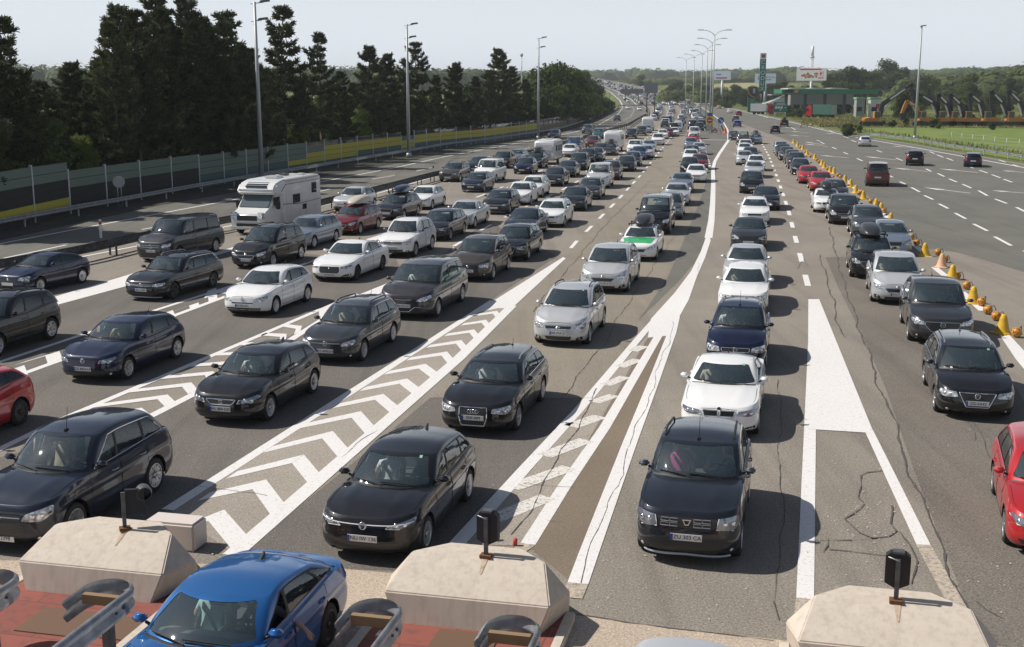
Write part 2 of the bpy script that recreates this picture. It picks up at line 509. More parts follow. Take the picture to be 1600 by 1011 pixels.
# ------------------------------------------------------------------ shared small car parts
def wheel_mesh(r, wd, spokes, dark):
    bm = bmesh.new()
    lathe(bm, [(r*.66, -wd/2), (r*.9, -wd/2), (r*.985, -wd*.40), (r, -wd*.25), (r, wd*.25), (r*.985, wd*.40), (r*.9, wd/2), (r*.66, wd/2)], 'x', n=28)
    me = bpy.data.meshes.new('tyre'); bm.to_mesh(me); bm.free(); me.materials.append(M_TYRE); me.shade_smooth(); me.set_sharp_from_angle(angle=R(50))
    bm = bmesh.new(); R1 = r*.67
    lathe(bm, [(R1*1.03, wd*.50), (R1*.98, wd*.515), (R1*.90, wd*.47), (R1*.88, wd*.2)], 'x', n=28)
    lathe(bm, [(R1*.88, wd*.12), (.001, wd*.12)], 'x', n=28, mi=1)
    for k in range(spokes):
        a = 2*math.pi*k/spokes
        for s in (-1, 1):
            da = .30*s*(5/spokes)
            m = Matrix.Rotation(a, 4, 'X')
            q = [(R1*.12, -.03*s), (R1*.12, .05*s), (R1*.93, da*.7*R1*1.0+.035*s), (R1*.93, da*.7*R1-.02*s)]
            v0 = [bm.verts.new(m @ Vector((wd*.48-.03*(1-u/R1), c, u))) for u, c in q]
            v1 = [bm.verts.new(m @ Vector((wd*.48-.06, c, u))) for u, c in q]
            bm.faces.new(v0)
            for i in range(4): bm.faces.new((v0[i], v1[i], v1[(i+1) % 4], v0[(i+1) % 4]))
    lathe(bm, [(R1*.22, wd*.40), (R1*.2, wd*.47), (.001, wd*.48)], 'x', n=14)
    bmesh.ops.recalc_face_normals(bm, faces=bm.faces[:])
    m2 = bpy.data.meshes.new('rim'); bm.to_mesh(m2); bm.free()
    m2.materials.append(M_RIMD if dark else M_RIM); m2.materials.append(M_UNDER)
    return me, m2
WHEELS = {}
def wheels_for(r, spokes=5, dark=False):
    k = (round(r, 3), spokes, dark)
    if k not in WHEELS: WHEELS[k] = wheel_mesh(r, .215, spokes, dark)
    return WHEELS[k]
def mirror_mesh():
    bm = bmesh.new()
    bmesh.ops.create_cube(bm, size=1, matrix=Matrix.Translation((.14, -.01, .055)) @ Matrix.Diagonal((.22, .12, .135, 1)))
    for v in bm.verts:
        if v.co.y < -.03: v.co.x = .14+(v.co.x-.14)*.72; v.co.z = .055+(v.co.z-.055)*.72
        if v.co.x < .1: v.co.z = .055+(v.co.z-.055)*.8
    bmesh.ops.bevel(bm, geom=bm.edges[:], offset=.032, segments=3, affect='EDGES')
    for f in bm.faces: f.smooth = True; f.material_index = 1 if f.normal.y > .9 else 0
    tube(bm, [(-.03, .0, -.04), (.06, 0, .01)], .022, 6, 1)
    me = bpy.data.meshes.new('mirror'); bm.to_mesh(me); bm.free()
    me.materials.append(PAINTS['grey']); me.materials.append(M_TRIM); return me
ME_MIRROR = mirror_mesh()
def text_mesh(body, size, mat_, ext=.002, space=1.0):
    c = bpy.data.curves.new('text', 'FONT'); c.body = body; c.size = size; c.extrude = ext
    c.align_x = 'CENTER'; c.align_y = 'CENTER'; c.space_character = space
    o = bpy.data.objects.new('tmp_text', c); COL.objects.link(o)
    dg = bpy.context.evaluated_depsgraph_get()
    me = bpy.data.meshes.new_from_object(o.evaluated_get(dg)); me.name = 'lettering'
    me.transform(Matrix.Rotation(math.pi/2, 4, 'X'))
    bpy.data.objects.remove(o); bpy.data.curves.remove(c)
    me.materials.clear(); me.materials.append(mat_)
    return me
# ------------------------------------------------------------------ vehicle kits: every part of one kind of car
class Kit:
    def __init__(s): s.parts = []
    def add(s, name, me, parent=None, loc=(0, 0, 0), rz=0, sc_=(1, 1, 1), paint=False):
        s.parts.append((name, me, parent, loc, rz, sc_, paint)); return len(s.parts)-1
def bm_mesh(name, bm, mats, smooth=True, angle=38):
    me = bpy.data.meshes.new(name); bm.normal_update(); bm.to_mesh(me); bm.free()
    for m in (mats if isinstance(mats, (list, tuple)) else [mats]): me.materials.append(m)
    if smooth: me.shade_smooth(); me.set_sharp_from_angle(angle=R(angle))
    return me
def sub_mesh(bm, faces, shift=0.0):
    b2 = bmesh.new(); mp = {}
    for f in faces:
        vs = []
        for v in f.verts:
            if v not in mp:
                mp[v] = b2.verts.new(v.co-v.normal*shift)
            vs.append(mp[v])
        nf = b2.faces.new(vs); nf.material_index = 0
    return b2

def sil(pts): return pts
# front designs: polygons in (x over half width, z over nose height); lamps are the +x half
FRONTS = {
 'plain': dict(lamp=[(.50, .80), (.90, .74), (.93, .97), (.88, 1.0), (.55, .93)], grille=[(-.42, .74), (.42, .74), (.46, .90), (-.46, .90)], intake=[(-.5, .30), (.5, .30), (.56, .48), (-.56, .48)], fog=[(.66, .34), (.84, .36), (.82, .48), (.68, .48)], logo='disc', lz=.82),
 'golf8': dict(lamp=[(.44, .83), (.70, .82), (.93, .94), (.92, 1.01), (.52, .90)], grille=[(-.44, .84), (.44, .84), (.46, .885), (-.46, .885)], intake=[(-.80, .27), (.80, .27), (.86, .52), (.74, .56), (-.74, .56), (-.86, .52)], logo='vw', lz=.865, strip=[(-.9, .93), (-.5, .895), (0, .885), (.5, .895), (.9, .93)], dark=True),
 'golf7': dict(lamp=[(.50, .80), (.80, .79), (.92, .90), (.90, 1.0), (.56, .90)], grille=[(-.50, .83), (.50, .83), (.54, .90), (-.54, .90)], intake=[(-.62, .28), (.62, .28), (.70, .50), (-.70, .50)], fog=[(.74, .32), (.88, .34), (.86, .46), (.76, .44)], logo='vw', lz=.865, dark=True),
 'gvar': dict(lamp=[(.50, .78), (.82, .77), (.92, .88), (.90, 1.0), (.58, .92)], grille=[(-.48, .82), (.48, .82), (.52, .92), (-.52, .92)], intake=[(-.60, .28), (.60, .28), (.66, .52), (-.66, .52)], fog=[(.72, .32), (.88, .34), (.86, .46), (.74, .44)], logo='vw', lz=.87, chrome=[[(-.5, .87), (.5, .87)]]),
 'duster': dict(lamp=[(.54, .74), (.84, .71), (.93, .83), (.92, .96), (.58, .93)], grille=[(-.52, .75), (.52, .75), (.54, .92), (-.54, .92)], intake=[(-.72, .26), (.72, .26), (.58, .52), (-.58, .52)], fog=[(.76, .30), (.88, .32), (.87, .40), (.77, .40)], logo='dacia', lz=.84, slots=True, skid=True, dark=True),
 'bmw': dict(lamp=[(.44, .80), (.78, .76), (.93, .86), (.92, .97), (.48, .92)], grille=[(.03, .76), (.36, .76), (.40, .93), (.03, .93)], mirror_grille=True, intake=[(-.44, .26), (.44, .26), (.52, .46), (-.52, .46)], fog=[(.60, .26), (.88, .30), (.90, .48), (.66, .44)], logo='bmw', lz=.975, dark=True, glchrome=True),
 'audi': dict(lamp=[(.46, .79), (.82, .75), (.92, .86), (.90, .99), (.50, .92)], grille=[(-.30, .40), (.30, .40), (.36, .62), (.36, .95), (-.36, .95), (-.36, .62)], intake=[(.46, .30), (.82, .32), (.82, .50), (.50, .46)], mirror_intake=True, logo='audi', lz=.83, gchrome=True, pz=.64),
 'seat': dict(lamp=[(.46, .78), (.80, .80), (.93, .95), (.90, 1.01), (.50, .88)], grille=[(-.30, .74), (.30, .74), (.42, .90), (-.42, .90)], intake=[(-.64, .26), (.64, .26), (.80, .50), (-.80, .50)], logo='seat', lz=.82, gchrome=True, dark=True, ledge=True),
 'honda': dict(lamp=[(.46, .74), (.80, .72), (.93, .84), (.91, 1.0), (.54, .88)], grille=[(-.44, .74), (.44, .74), (.48, .86), (-.48, .86)], intake=[(-.56, .46), (.56, .46), (.50, .66), (-.50, .66)], fog=[(.68, .32), (.80, .32), (.80, .42), (.68, .42)], logo='disc', lz=.80, chrome=[[(-.44, .80), (.44, .80)]], pz=.36),
 'jaguar': dict(lamp=[(.50, .82), (.78, .80), (.93, .90), (.92, .98), (.54, .90)], grille=[(-.40, .54), (.40, .54), (.47, .66), (.45, .90), (-.45, .90), (-.47, .66)], intake=[(.56, .28), (.90, .32), (.92, .52), (.70, .48), (.52, .36)], mirror_intake=True, logo='disc', lz=.80, lr=.028, pz=.45, dark=True, lowbar=True),
 'renault': dict(lamp=[(.42, .74), (.74, .74), (.92, .88), (.90, 1.02), (.60, .92)], grille=[(-.46, .66), (.46, .66), (.44, .71), (-.44, .71)], intake=[(-.62, .24), (.62, .24), (.74, .46), (-.74, .46)], logo='diamond', lz=.86, pz=.56),
 'ford': dict(lamp=[(.46, .76), (.78, .76), (.93, .90), (.91, 1.02), (.60, .92)], grille=[(-.36, .62), (.36, .62), (.48, .80), (-.48, .80)], intake=[(-.46, .28), (.46, .28), (.52, .42), (-.52, .42)], fog=[(.62, .30), (.88, .36), (.87, .52), (.68, .44)], logo='oval', lz=.88, gchrome=True, pz=.54),
 'toyota': dict(lamp=[(.54, .76), (.84, .74), (.93, .86), (.90, 1.02), (.58, .94)], grille=[(-.44, .74), (.44, .74), (.48, .86), (-.48, .86)], intake=[(-.40, .30), (.40, .30), (.48, .46), (-.48, .46)], fog=[(.60, .30), (.84, .34), (.82, .46), (.64, .42)], logo='oval', lz=.81, gchrome=True, pz=.58),
 'opel': dict(lamp=[(.50, .76), (.86, .73), (.93, .86), (.91, .98), (.52, .92)], grille=[(-.42, .76), (.42, .76), (.46, .90), (-.46, .90)], intake=[(-.54, .28), (.54, .28), (.58, .46), (-.58, .46)], logo='opel', lz=.84, gchrome=True),
 'passat': dict(lamp=[(.48, .80), (.82, .76), (.92, .86), (.90, .98), (.52, .95)], grille=[(-.28, .50), (.28, .50), (.46, .94), (-.46, .94)], intake=[(-.30, .26), (.30, .26), (.30, .42), (-.30, .42)], fog=[(.60, .30), (.84, .34), (.84, .42), (.62, .40)], logo='vw', lz=.84, gchrome=True, pz=.62),
 'alltrack': dict(lamp=[(.50, .78), (.82, .76), (.93, .88), (.91, .96), (.52, .90)], grille=[(-.50, .76), (.50, .76), (.52, .91), (-.52, .91)], intake=[(-.66, .28), (.66, .28), (.74, .50), (-.74, .50)], logo='vw', lz=.84, chrome=[[(-.5, .80), (.5, .80)], [(-.5, .86), (.5, .86)]], skid=True),
 'mazda': dict(lamp=[(.54, .80), (.82, .78), (.93, .92), (.91, 1.0), (.58, .92)], grille=[(-.34, .56), (.34, .56), (.54, .80), (.52, .90), (-.52, .90), (-.54, .80)], intake=[(-.56, .26), (.56, .26), (.60, .42), (-.60, .42)], fog=[(.66, .32), (.86, .36), (.84, .46), (.68, .42)], logo='mazda', lz=.80, gchrome=True, pz=.46),
 'chrysler': dict(lamp=[(.42, .80), (.72, .77), (.92, .90), (.90, 1.03), (.62, .94)], grille=[(-.42, .80), (.42, .80), (.40, .88), (.2, .91), (-.2, .91), (-.40, .88)], intake=[(-.58, .26), (.58, .26), (.62, .52), (-.62, .52)], logo=None, lz=.8, chrome=[[(-.3, .85), (0, .835), (.3, .85)], [(-.62, .56), (-.40, .56), (-.2, .38), (.2, .38), (.40, .56), (.62, .56)]], pz=.60),
 'tiguan': dict(lamp=[(.54, .78), (.84, .76), (.92, .86), (.90, .98), (.56, .92)], grille=[(-.50, .78), (.50, .78), (.53, .92), (-.53, .92)], intake=[(-.50, .30), (.50, .30), (.58, .50), (-.58, .50)], fog=[(.68, .30), (.86, .34), (.85, .46), (.70, .44)], logo='vw', lz=.85, chrome=[[(-.5, .82), (.5, .82)], [(-.52, .89), (.52, .89)]]),
 'vclass': dict(lamp=[(.56, .78), (.84, .76), (.93, .88), (.91, .99), (.60, .92)], grille=[(-.46, .72), (.46, .72), (.52, .93), (-.52, .93)], intake=[(-.60, .26), (.60, .26), (.66, .44), (-.66, .44)], logo='star', lz=.82, chrome=[[(-.47, .78), (.47, .78)], [(-.5, .87), (.5, .87)]], skid=True),
 't5': dict(lamp=[(.56, .74), (.86, .72), (.92, .86), (.90, .98), (.58, .92)], grille=[(-.52, .74), (.52, .74), (.54, .88), (-.54, .88)], intake=[(-.56, .28), (.56, .28), (.60, .46), (-.60, .46)], logo='vw', lz=.81),
}
def front_parts(K, P, S, st, plate, lod):
    hw, zn = P['W']/2, P['zn']
    def fn(a, b):
        y = S.front_y(a, b); e = .01
        n = Vector((S.front_y(a+e, b)-S.front_y(a-e, b), -2*e, S.front_y(a, b+e)-S.front_y(a, b-e)))
        n = Vector((n.x/2/e, -1, n.z/2/e)).normalized()
        return Vector((a, y, b)), n
    sc2 = lambda pl, s=1: [(s*x*hw, z*zn) for x, z in pl]
    stp = .06 if lod else .10
    lm = M_LAMPD if st.get('dark') else M_LAMP
    for s in (1, -1):
        pl = sc2(st['lamp'], s)
        h = K.add('headlight', bm_mesh('headlight', panel(fn, rpoly(pl, .03), .006, .02, stp), lm))
        if lod:
            cx = sum(p[0] for p in pl)/len(pl); cz = sum(p[1] for p in pl)/len(pl)
            bm = bmesh.new()
            for dx in (-.06, .07):
                p, n = fn(cx+dx*s*1.0, cz)
                q = n.to_track_quat('Z', 'Y').to_matrix().to_4x4()
                bmesh.ops.create_uvsphere(bm, u_segments=10, v_segments=6, radius=.042, matrix=Matrix.Translation(p+n*.002) @ q @ Matrix.Diagonal((1, 1, .3, 1)))
            K.add('lamp_bowl', bm_mesh('lamp_bowl', bm, M_CHROME), h)
            if st.get('ledge'):
                o = [fn(x, z) for x, z in (pl[0], pl[1], pl[2], pl[4], pl[0])]
                K.add('lamp_light_strip', bm_mesh('lamp_light_strip', strip([p+n*.012 for p, n in o], .008), M_LED), h)
            elif st.get('dark'):
                o = [fn(x, z) for x, z in (pl[4], ((pl[4][0]+pl[0][0])/2, (pl[4][1]+pl[0][1])/2), pl[0], pl[1])]
                K.add('lamp_light_strip', bm_mesh('lamp_light_strip', strip([p+n*.010 for p, n in o], .007), M_LED), h)
    gl = [sc2(st['grille'])]+([sc2(st['grille'], -1)] if st.get('mirror_grille') else [])
    for g in gl:
        gi = K.add('grille', bm_mesh('grille', panel(fn, rpoly(g, .03), .004, .03, stp), M_GRILLE))
        if st.get('gchrome') or st.get('glchrome'):
            rp = rpoly(g, .03); o = []
            for i in range(len(rp)):
                (x0, z0), (x1, z1) = rp[i], rp[(i+1) % len(rp)]; k = max(1, int(math.hypot(x1-x0, z1-z0)/.08))
                for j in range(k): o.append(fn(x0+(x1-x0)*j/k, z0+(z1-z0)*j/k))
            o.append(o[0])
            K.add('grille_surround', bm_mesh('grille_surround', strip([p+n*.006 for p, n in o], .013), M_CHROME), gi)
        if st.get('slots'):
            bm = bmesh.new()
            for x0 in (-.47, -.31, .13, .29):
                for z0 in (.765, .845):
                    q = [(x0, z0), (x0+.14, z0), (x0+.14, z0+.055), (x0, z0+.055), (x0, z0)]
                    tube(bm, [fn(x*hw, z*zn)[0]+fn(x*hw, z*zn)[1]*.008 for x, z in q], .009, 5)
            K.add('grille_slot_trim', bm_mesh('grille_slot_trim', bm, M_RIM), gi)
    ln = st.get('chrome', [])
    for c in ln:
        o = []
        for (x0, z0), (x1, z1) in zip(c, c[1:]):
            for j in range(5): o.append(fn((x0+(x1-x0)*j/5)*hw, (z0+(z1-z0)*j/5)*zn))
        o.append(fn(c[-1][0]*hw, c[-1][1]*zn))
        K.add('chrome_bar', bm_mesh('chrome_bar', strip([p+n*.008 for p, n in o], .013), M_CHROME))
    if st.get('strip'):
        c = st['strip']; o = []
        for j in range(31):
            x = -.9+1.8*j/30; o.append(fn(x*hw, cr(c, x)*zn))
        K.add('light_bar', bm_mesh('light_bar', strip([p+n*.007 for p, n in o], .009), M_LED))
    for s in ((1, -1) if st.get('mirror_intake') else (1,)):
        K.add('air_intake', bm_mesh('air_intake', panel(fn, rpoly(sc2(st['intake'], s), .03), .003, .03, stp), M_GRILLE))
    if lod and st.get('fog'):
        for s in (1, -1):
            fp = sc2(st['fog'], s)
            f = K.add('fog_lamp_recess', bm_mesh('fog_lamp_recess', panel(fn, rpoly(fp, .02), .003, .03, stp), M_TRIM))
            cx = sum(p[0] for p in fp)/len(fp); cz = sum(p[1] for p in fp)/len(fp); p, n = fn(cx, cz)
            bm = bmesh.new(); bmesh.ops.create_uvsphere(bm, u_segments=10, v_segments=6, radius=.036, matrix=Matrix.Translation(p) @ n.to_track_quat('Z', 'Y').to_matrix().to_4x4() @ Matrix.Diagonal((1, 1, .4, 1)))
            K.add('fog_lamp', bm_mesh('fog_lamp', bm, M_LAMP), f)
    if st.get('skid'):
        o = [fn(x*hw, (.24-.03*abs(x))*zn) for x in [k/10*.78 for k in range(-10, 11)]]
        K.add('skid_trim', bm_mesh('skid_trim', strip([p+n*.01 for p, n in o], .022), M_RIM))
    if st.get('lowbar'):
        o = [fn(x*hw, .26*zn) for x in [k/10*.9 for k in range(-10, 11)]]
        K.add('lower_blade', bm_mesh('lower_blade', strip([p+n*.01 for p, n in o], .015), M_TRIM))
    # number plate
    pz = st.get('pz', .60 if not st.get('fog') or st['intake'][2][1] < .5 else .58)*zn
    p, n = fn(0, pz)
    bm = bmesh.new(); box(bm, (0, 0, 0), (.52, .012, .112)); 
    q = K.add('number_plate', bm_mesh('number_plate', bm, M_PLATE, False), None, (0, p.y-.012, pz))
    if lod and plate:
        if plate[0] != '-':
            bm = bmesh.new(); box(bm, (-.238, -.0065, 0), (.042, .006, .108))
            K.add('plate_band', bm_mesh('plate_band', bm, M_PLATEB, False), q)
        K.add('plate_lettering', text_mesh(plate.strip('-'), .094, M_INK, space=1.02), q, (.018, -.008, 0))
    # emblem
    lg = st.get('logo')
    if lod and lg:
        z = st['lz']*zn; p, n = fn(0, z); y = p.y-.012; bm = bmesh.new()
        T = Matrix.Translation((0, y, z))
        def ringb(r, t=.009, cx=0): tube(bm, [(cx+r*math.cos(a*math.pi/12), 0, r*math.sin(a*math.pi/12)) for a in range(25)], t, 6, cap=False)
        if lg == 'vw':
            ringb(.062)
            tube(bm, [(-.026, 0, .054), (0, 0, .008), (.026, 0, .054)], .008, 5); tube(bm, [(-.052, 0, .026), (-.026, 0, -.05), (0, 0, .0), (.026, 0, -.05), (.052, 0, .026)], .008, 5)
        elif lg == 'audi':
            for k in (-1.5, -.5, .5, 1.5): ringb(.042, .008, k*.058)
        elif lg == 'dacia':
            prism(bm, [(-.075, .05), (.075, .05), (.03, -.05), (-.03, -.05)], .012); prism(bm, [(-.05, .03), (.05, .03), (.02, -.03), (-.02, -.03)], -.004, mi=1)
        elif lg == 'bmw':
            lathe(bm, [(.001, -.006), (.045, -.006), (.045, .006)], 'y', n=16, mi=1)
            ringb(.043, .005)
            for a in (0, 1): prism(bm, [(0, 0)]+[(.032*math.cos(t*math.pi/12+a*math.pi), .032*math.sin(t*math.pi/12+a*math.pi)) for t in range(7)], .006, Matrix.Translation((0, -.010, 0)), 2)
        elif lg == 'seat':
            prism(bm, [(-.05, .05), (.05, .05), (.05, .018), (-.015, .018), (-.05, -.005)], .012); prism(bm, [(.05, -.05), (-.05, -.05), (-.05, -.018), (.015, -.018), (.05, .005)], .012)
        elif lg == 'diamond':
            tube(bm, [(0, 0, .075), (.045, 0, 0), (0, 0, -.075), (-.045, 0, 0), (0, 0, .075)], .012, 5)
        elif lg == 'opel':
            ringb(.055); tube(bm, [(-.075, 0, -.012), (.02, 0, -.008), (-.02, 0, .008), (.075, 0, .012)], .008, 5)
        elif lg == 'star':
            ringb(.085, .010)
            for a in (90, 210, 330): tube(bm, [(0, 0, 0), (.083*math.cos(R(a)), 0, .083*math.sin(R(a)))], .012, 5, r1=.006)
        elif lg == 'mazda':
            ringb(.07, .009); tube(bm, [(-.066, 0, .02), (-.02, 0, .02), (0, 0, -.03), (.02, 0, .02), (.066, 0, .02)], .008, 5)
        elif lg == 'oval':
            lathe(bm, [(.001, -.006), (.06, -.006), (.06, .006)], 'y', n=16); bmesh.ops.scale(bm, vec=(1.25, 1, .62), verts=bm.verts[:])
        else:
            lathe(bm, [(.001, -.006), (st.get('lr', .045), -.006), (st.get('lr', .045), .006)], 'y', n=16)
        bmesh.ops.transform(bm, matrix=T, verts=bm.verts[:])
        K.add('emblem', bm_mesh('emblem', bm, [M_CHROME, M_TRIM, PAINTS['midblue']], False))

def car_kit(P_, front='plain', lod=2, plate=None, rails=None, spokes=5, rimdark=False, privacy=False, extras=(), clad=False, dlochrome=False, seats=True):
    """lod 2: all parts; lod 1: main parts; lod 0: one mesh"""
    P = dict(BASE); P.update(P_); S = car_shell(P); bm = S.bm; K = Kit(); K.P, K.S = P, S
    L, W, H = P['L'], P['W'], P['H']; zs, zh = S.zs, S.zh
    lay = S.lay
    TAGS = {}
    def take(faces, poly, ax, key):
        fs = cut(bm, faces, poly, ax)
        for f in fs: f[lay] = key
        return fs
    ctr = lambda f: f.calc_center_median()
    # windscreen
    bm.normal_update()
    zb = zh(0, P['yc'])+.012
    ztop = S.roofz(P['yt'])-.040
    def wfaces(front):
        o = []
        for f in bm.faces:
            c = ctr(f)
            if f[lay] == 0 and c.z > zb-.08 and abs(f.normal.y) > .25 and ((c.y < P['yt']+.4) if front else (c.y > P['yr']-.45)): 
                if front and c.y < P['yc']-.05: continue
                o.append(f)
        return o
    xw0, xw1 = S.xb(S.yA)-.085, S.xt(S.yAt)-.075
    take(wfaces(True), rpoly([(-xw0, zb), (xw0, zb), (xw1, ztop), (-xw1, ztop)], .05), 'xz', 1)
    zrb = max(zs(P['yb'])+.05, P.get('rwz', 0)); zrt = S.roofz(P['yr'])-.055
    xr0, xr1 = S.xb(S.yD)-.13, S.xt(S.yDt)-.09
    take(wfaces(False), rpoly([(-xr0, zrb), (xr0, zrb), (xr1, zrt), (-xr1, zrt)], .07), 'xz', 2)
    # side windows
    zt = lambda y: zs(y)+(S.ze(S.xt(y), y)-zs(y))*.87
    ybf, ytf = S.yA+.10, S.yAt+.20
    ztf = zt(ytf)
    rb, rt = P['dlo'] or (S.yD-.18, S.yDt-.10)
    zl = lambda y: zs(y)+.035
    def topline(y0, y1, k=6): return [(y0+(y1-y0)*j/k, zt(y0+(y1-y0)*j/k)) for j in range(k+1)]
    dl = [(ybf, zl(ybf)), (rb, zl(rb))]+topline(rt, ytf)
    for s in (1, -1):
        cand = [f for f in bm.faces if f[lay] == 0 and ctr(f).x*s > W*.25 and abs(f.normal.x) > .35 and ctr(f).z > P['zc']-.15]
        take(cand, dl, 'yz', 10 if s > 0 else 11)
        cuts = [(ybf, ytf)]+list(P['pil'])+[(rb, rt)]
        pw = .035
        for j in range(len(cuts)-1):
            a0, a1 = cuts[j]; b0, b1 = cuts[j+1]
            g0 = pw if j else .025; g1 = pw if j < len(cuts)-2 else .02
            tl = [(y, z-.022) for y, z in topline(b1-g1, a1+g0, 4)]
            pl = rpoly([(a0+g0, zl(a0)+.018), (b0-g1, zl(b0)+.018)]+tl, .03, 2)
            cand = [f for f in bm.faces if f.is_valid and f[lay] == (10 if s > 0 else 11)]
            take(cand, pl, 'yz', 20+j+(10 if s < 0 else 0))
    # wheel arches
    wy = [P['fo'], P['fo']+P['wb']]; wr = P['wr']; ra = wr+.055
    for s in (1, -1):
        for y in wy:
            pl = [(y+ra*math.cos(t*math.pi/9), wr+.015+ra*math.sin(t*math.pi/9)) for t in range(10)]+[(y-ra, -.2), (y+ra, -.2)]
            cand = [f for f in bm.faces if f[lay] == 0 and ctr(f).x*s > W*.28 and abs(ctr(f).y-y) < ra+.35 and ctr(f).z < wr*2+.4]
            fs = cut(bm, cand, pl, 'yz')
            bmesh.ops.delete(bm, geom=fs, context='FACES')
    # sill and bumper cladding
    # doors
    doors = []
    if lod == 2:
        y0 = max(P['yc']+.10, P['fo']+ra+.12); yB = P['pil'][0][0]; y2 = P['pil'][1][0] if len(P['pil']) > 1 else rb
        zlo = P['gc']+.12
        yr0 = P['fo']+P['wb']-ra-.03
        fd = [(y0, zlo), (yB-.01, zlo), (yB-.01, zs(yB)-.012), (y0, zs(y0)-.012)]
        rd = [(yB+.01, zlo), (yr0-.02, zlo), (yr0+.08, zlo+.28), (max(y2, yr0+.12), .62), (max(y2, yr0+.12), zs(y2)-.012), (yB+.01, zs(yB)-.012)]
        dl_ = [('door', fd)]+([('door', rd)] if P.get('reardoor', True) else [])
        for s in (1, -1):
            for nme, pl in dl_:
                cand = [f for f in bm.faces if f[lay] == 0 and ctr(f).x*s > W*.35 and ctr(f).z < 1.2]
                key = 100+len(doors); take(cand, pl, 'yz', key); doors.append((key, s, pl))
    if lod:
        # dark sills and lower bumpers
        for f in bm.faces:
            if f[lay] == 0 and ctr(f).z < P['gc']+(.13 if clad else .06): f.material_index = 1
    bm.normal_update()
    bkt = {}
    for f in bm.faces: bkt.setdefault(f[lay], []).append(f)
    gl = {1: 'windscreen', 2: 'rear_window'}
    body = sub_mesh(bm, [])
    # body mesh: keep material index
    mp = {}
    for k in (0, 10, 11):
        for f in bkt.get(k, []):
            vs = []
            for v in f.verts:
                if v not in mp: mp[v] = body.verts.new(v.co)
                vs.append(mp[v])
            nf = body.faces.new(vs); nf.material_index = 1 if k else f.material_index
    # floor and wheel housings
    fl = []
    for sgn in (1, -1):
        ys = np.linspace(.12, L-.12, 30)
        for y in (ys if sgn > 0 else ys[::-1]): fl.append(body.verts.new((sgn*min(W*.43, max(.05, S.side_x(y, P['gc']+.06)-.03)), y, P['gc']+.05)))
    f = body.faces.new(fl); f.material_index = 2
    for s in (1, -1):
        for y in wy:
            ring0, ring1 = [], []
            for t in range(13):
                a = t*math.pi/12
                p = (y+(ra+.004)*math.cos(a), wr+.015+(ra+.004)*math.sin(a))
                ring0.append(body.verts.new((s*max(W*.40, S.side_x(p[0], p[1])-.006), *p))); ring1.append(body.verts.new((s*W*.30, *p)))
            for i in range(12):
                f = body.faces.new((ring0[i], ring0[i+1], ring1[i+1], ring1[i])); f.material_index = 2
            f = body.faces.new(ring1); f.material_index = 2
    K.add('body', bm_mesh('car_body', body, [PAINTS['grey'], M_TRIM, M_UNDER], True, 42), paint=True)
    gm = M_FARG if lod == 0 else None
    for k, nme in gl.items():
        if bkt.get(k): K.add(nme, bm_mesh(nme, sub_mesh(bm, bkt[k], .006), gm or (M_WS if k == 1 else (M_PRIV if privacy else M_SIDE))))
    for k in sorted(bkt):
        if 20 <= k < 40 and bkt[k]:
            j = (k-20) % 10
            K.add('side_window', bm_mesh('side_window', sub_mesh(bm, bkt[k], .006), gm or (M_PRIV if privacy and j > 0 else M_SIDE)))
    for key, s, pl in doors:
        if not bkt.get(key): continue
        d = K.add('door', bm_mesh('door', sub_mesh(bm, bkt[key]), [PAINTS['grey']], True, 42), paint=True)
        o = []
        for (a0, b0), (a1, b1) in zip(pl, pl[1:]+pl[:1]):
            k = max(1, int(math.hypot(a1-a0, b1-b0)/.09))
            for j in range(k):
                y, z = a0+(a1-a0)*j/k, b0+(b1-b0)*j/k; o.append((s*(S.side_x(y, z)-.001), y, z))
        o.append(o[0])
        K.add('door_seam', bm_mesh('door_seam', strip(o, .0055, n=4), M_UNDER), d)
        yh, zz = max(p[0] for p in pl)-.16, zs(pl[0][0])-.13
        hb = bmesh.new(); tube(hb, [(s*S.side_x(yh-.13, zz), yh-.13, zz), (s*(S.side_x(yh-.1, zz)+.03), yh-.10, zz), (s*(S.side_x(yh+.03, zz)+.03), yh+.03, zz+.004), (s*S.side_x(yh+.06, zz), yh+.06, zz+.004)], .014, 6)
        K.add('handle', bm_mesh('handle', hb, [PAINTS['grey']] if not dlochrome else [M_CHROME]), d, paint=not dlochrome)
    bm.free()
    # window surround and cladding trims
    if lod == 2:
        for s in (1, -1):
            o = []
            for (a0, b0), (a1, b1) in zip(dl, dl[1:]+dl[:1]):
                k = max(1, int(math.hypot(a1-a0, b1-b0)/.12))
                for j in range(k):
                    y, z = a0+(a1-a0)*j/k, b0+(b1-b0)*j/k
                    t = max(0, min(1, (z-zs(y))/max(.05, S.ze(S.xt(y), y)-zs(y))))
                    tt = 1-(1-t)**(1/1.35); gh = tt**1.18*.6+tt*.4
                    o.append((s*(S.xb(y)+(S.xt(y)-S.xb(y))*tt**1.18*1.0+.004), y, z))
            o.append(o[0])
            if dlochrome: K.add('window_surround', bm_mesh('window_surround', strip(o, .010, n=5), M_CHROME))
        # bonnet shut lines and wipers
        for s in (1, -1):
            hb = bmesh.new(); o = []
            for j in range(14):
                y = cr(P['fp'], 1)+.30+(P['yc']+.02-cr(P['fp'], 1)-.30)*j/13
                xx = S.side_x(y, zs(y)-.005)*.93; o.append((s*xx, y, zh(xx, y)+.001))
            tube(hb, o, .005, 4)
            K.add('bonnet_seam', bm_mesh('bonnet_seam', hb, M_UNDER))
        o = []
        for j in range(21):
            x = (-.44+.88*j/20)*W/2; z = P['zn']*(.965+.02*(1-abs(x)/(W*.22))); y = S.front_y(x, z); o.append((x, y-.001, z))
        K.add('bonnet_seam', bm_mesh('bonnet_seam', strip(o, .005, n=4), M_UNDER))
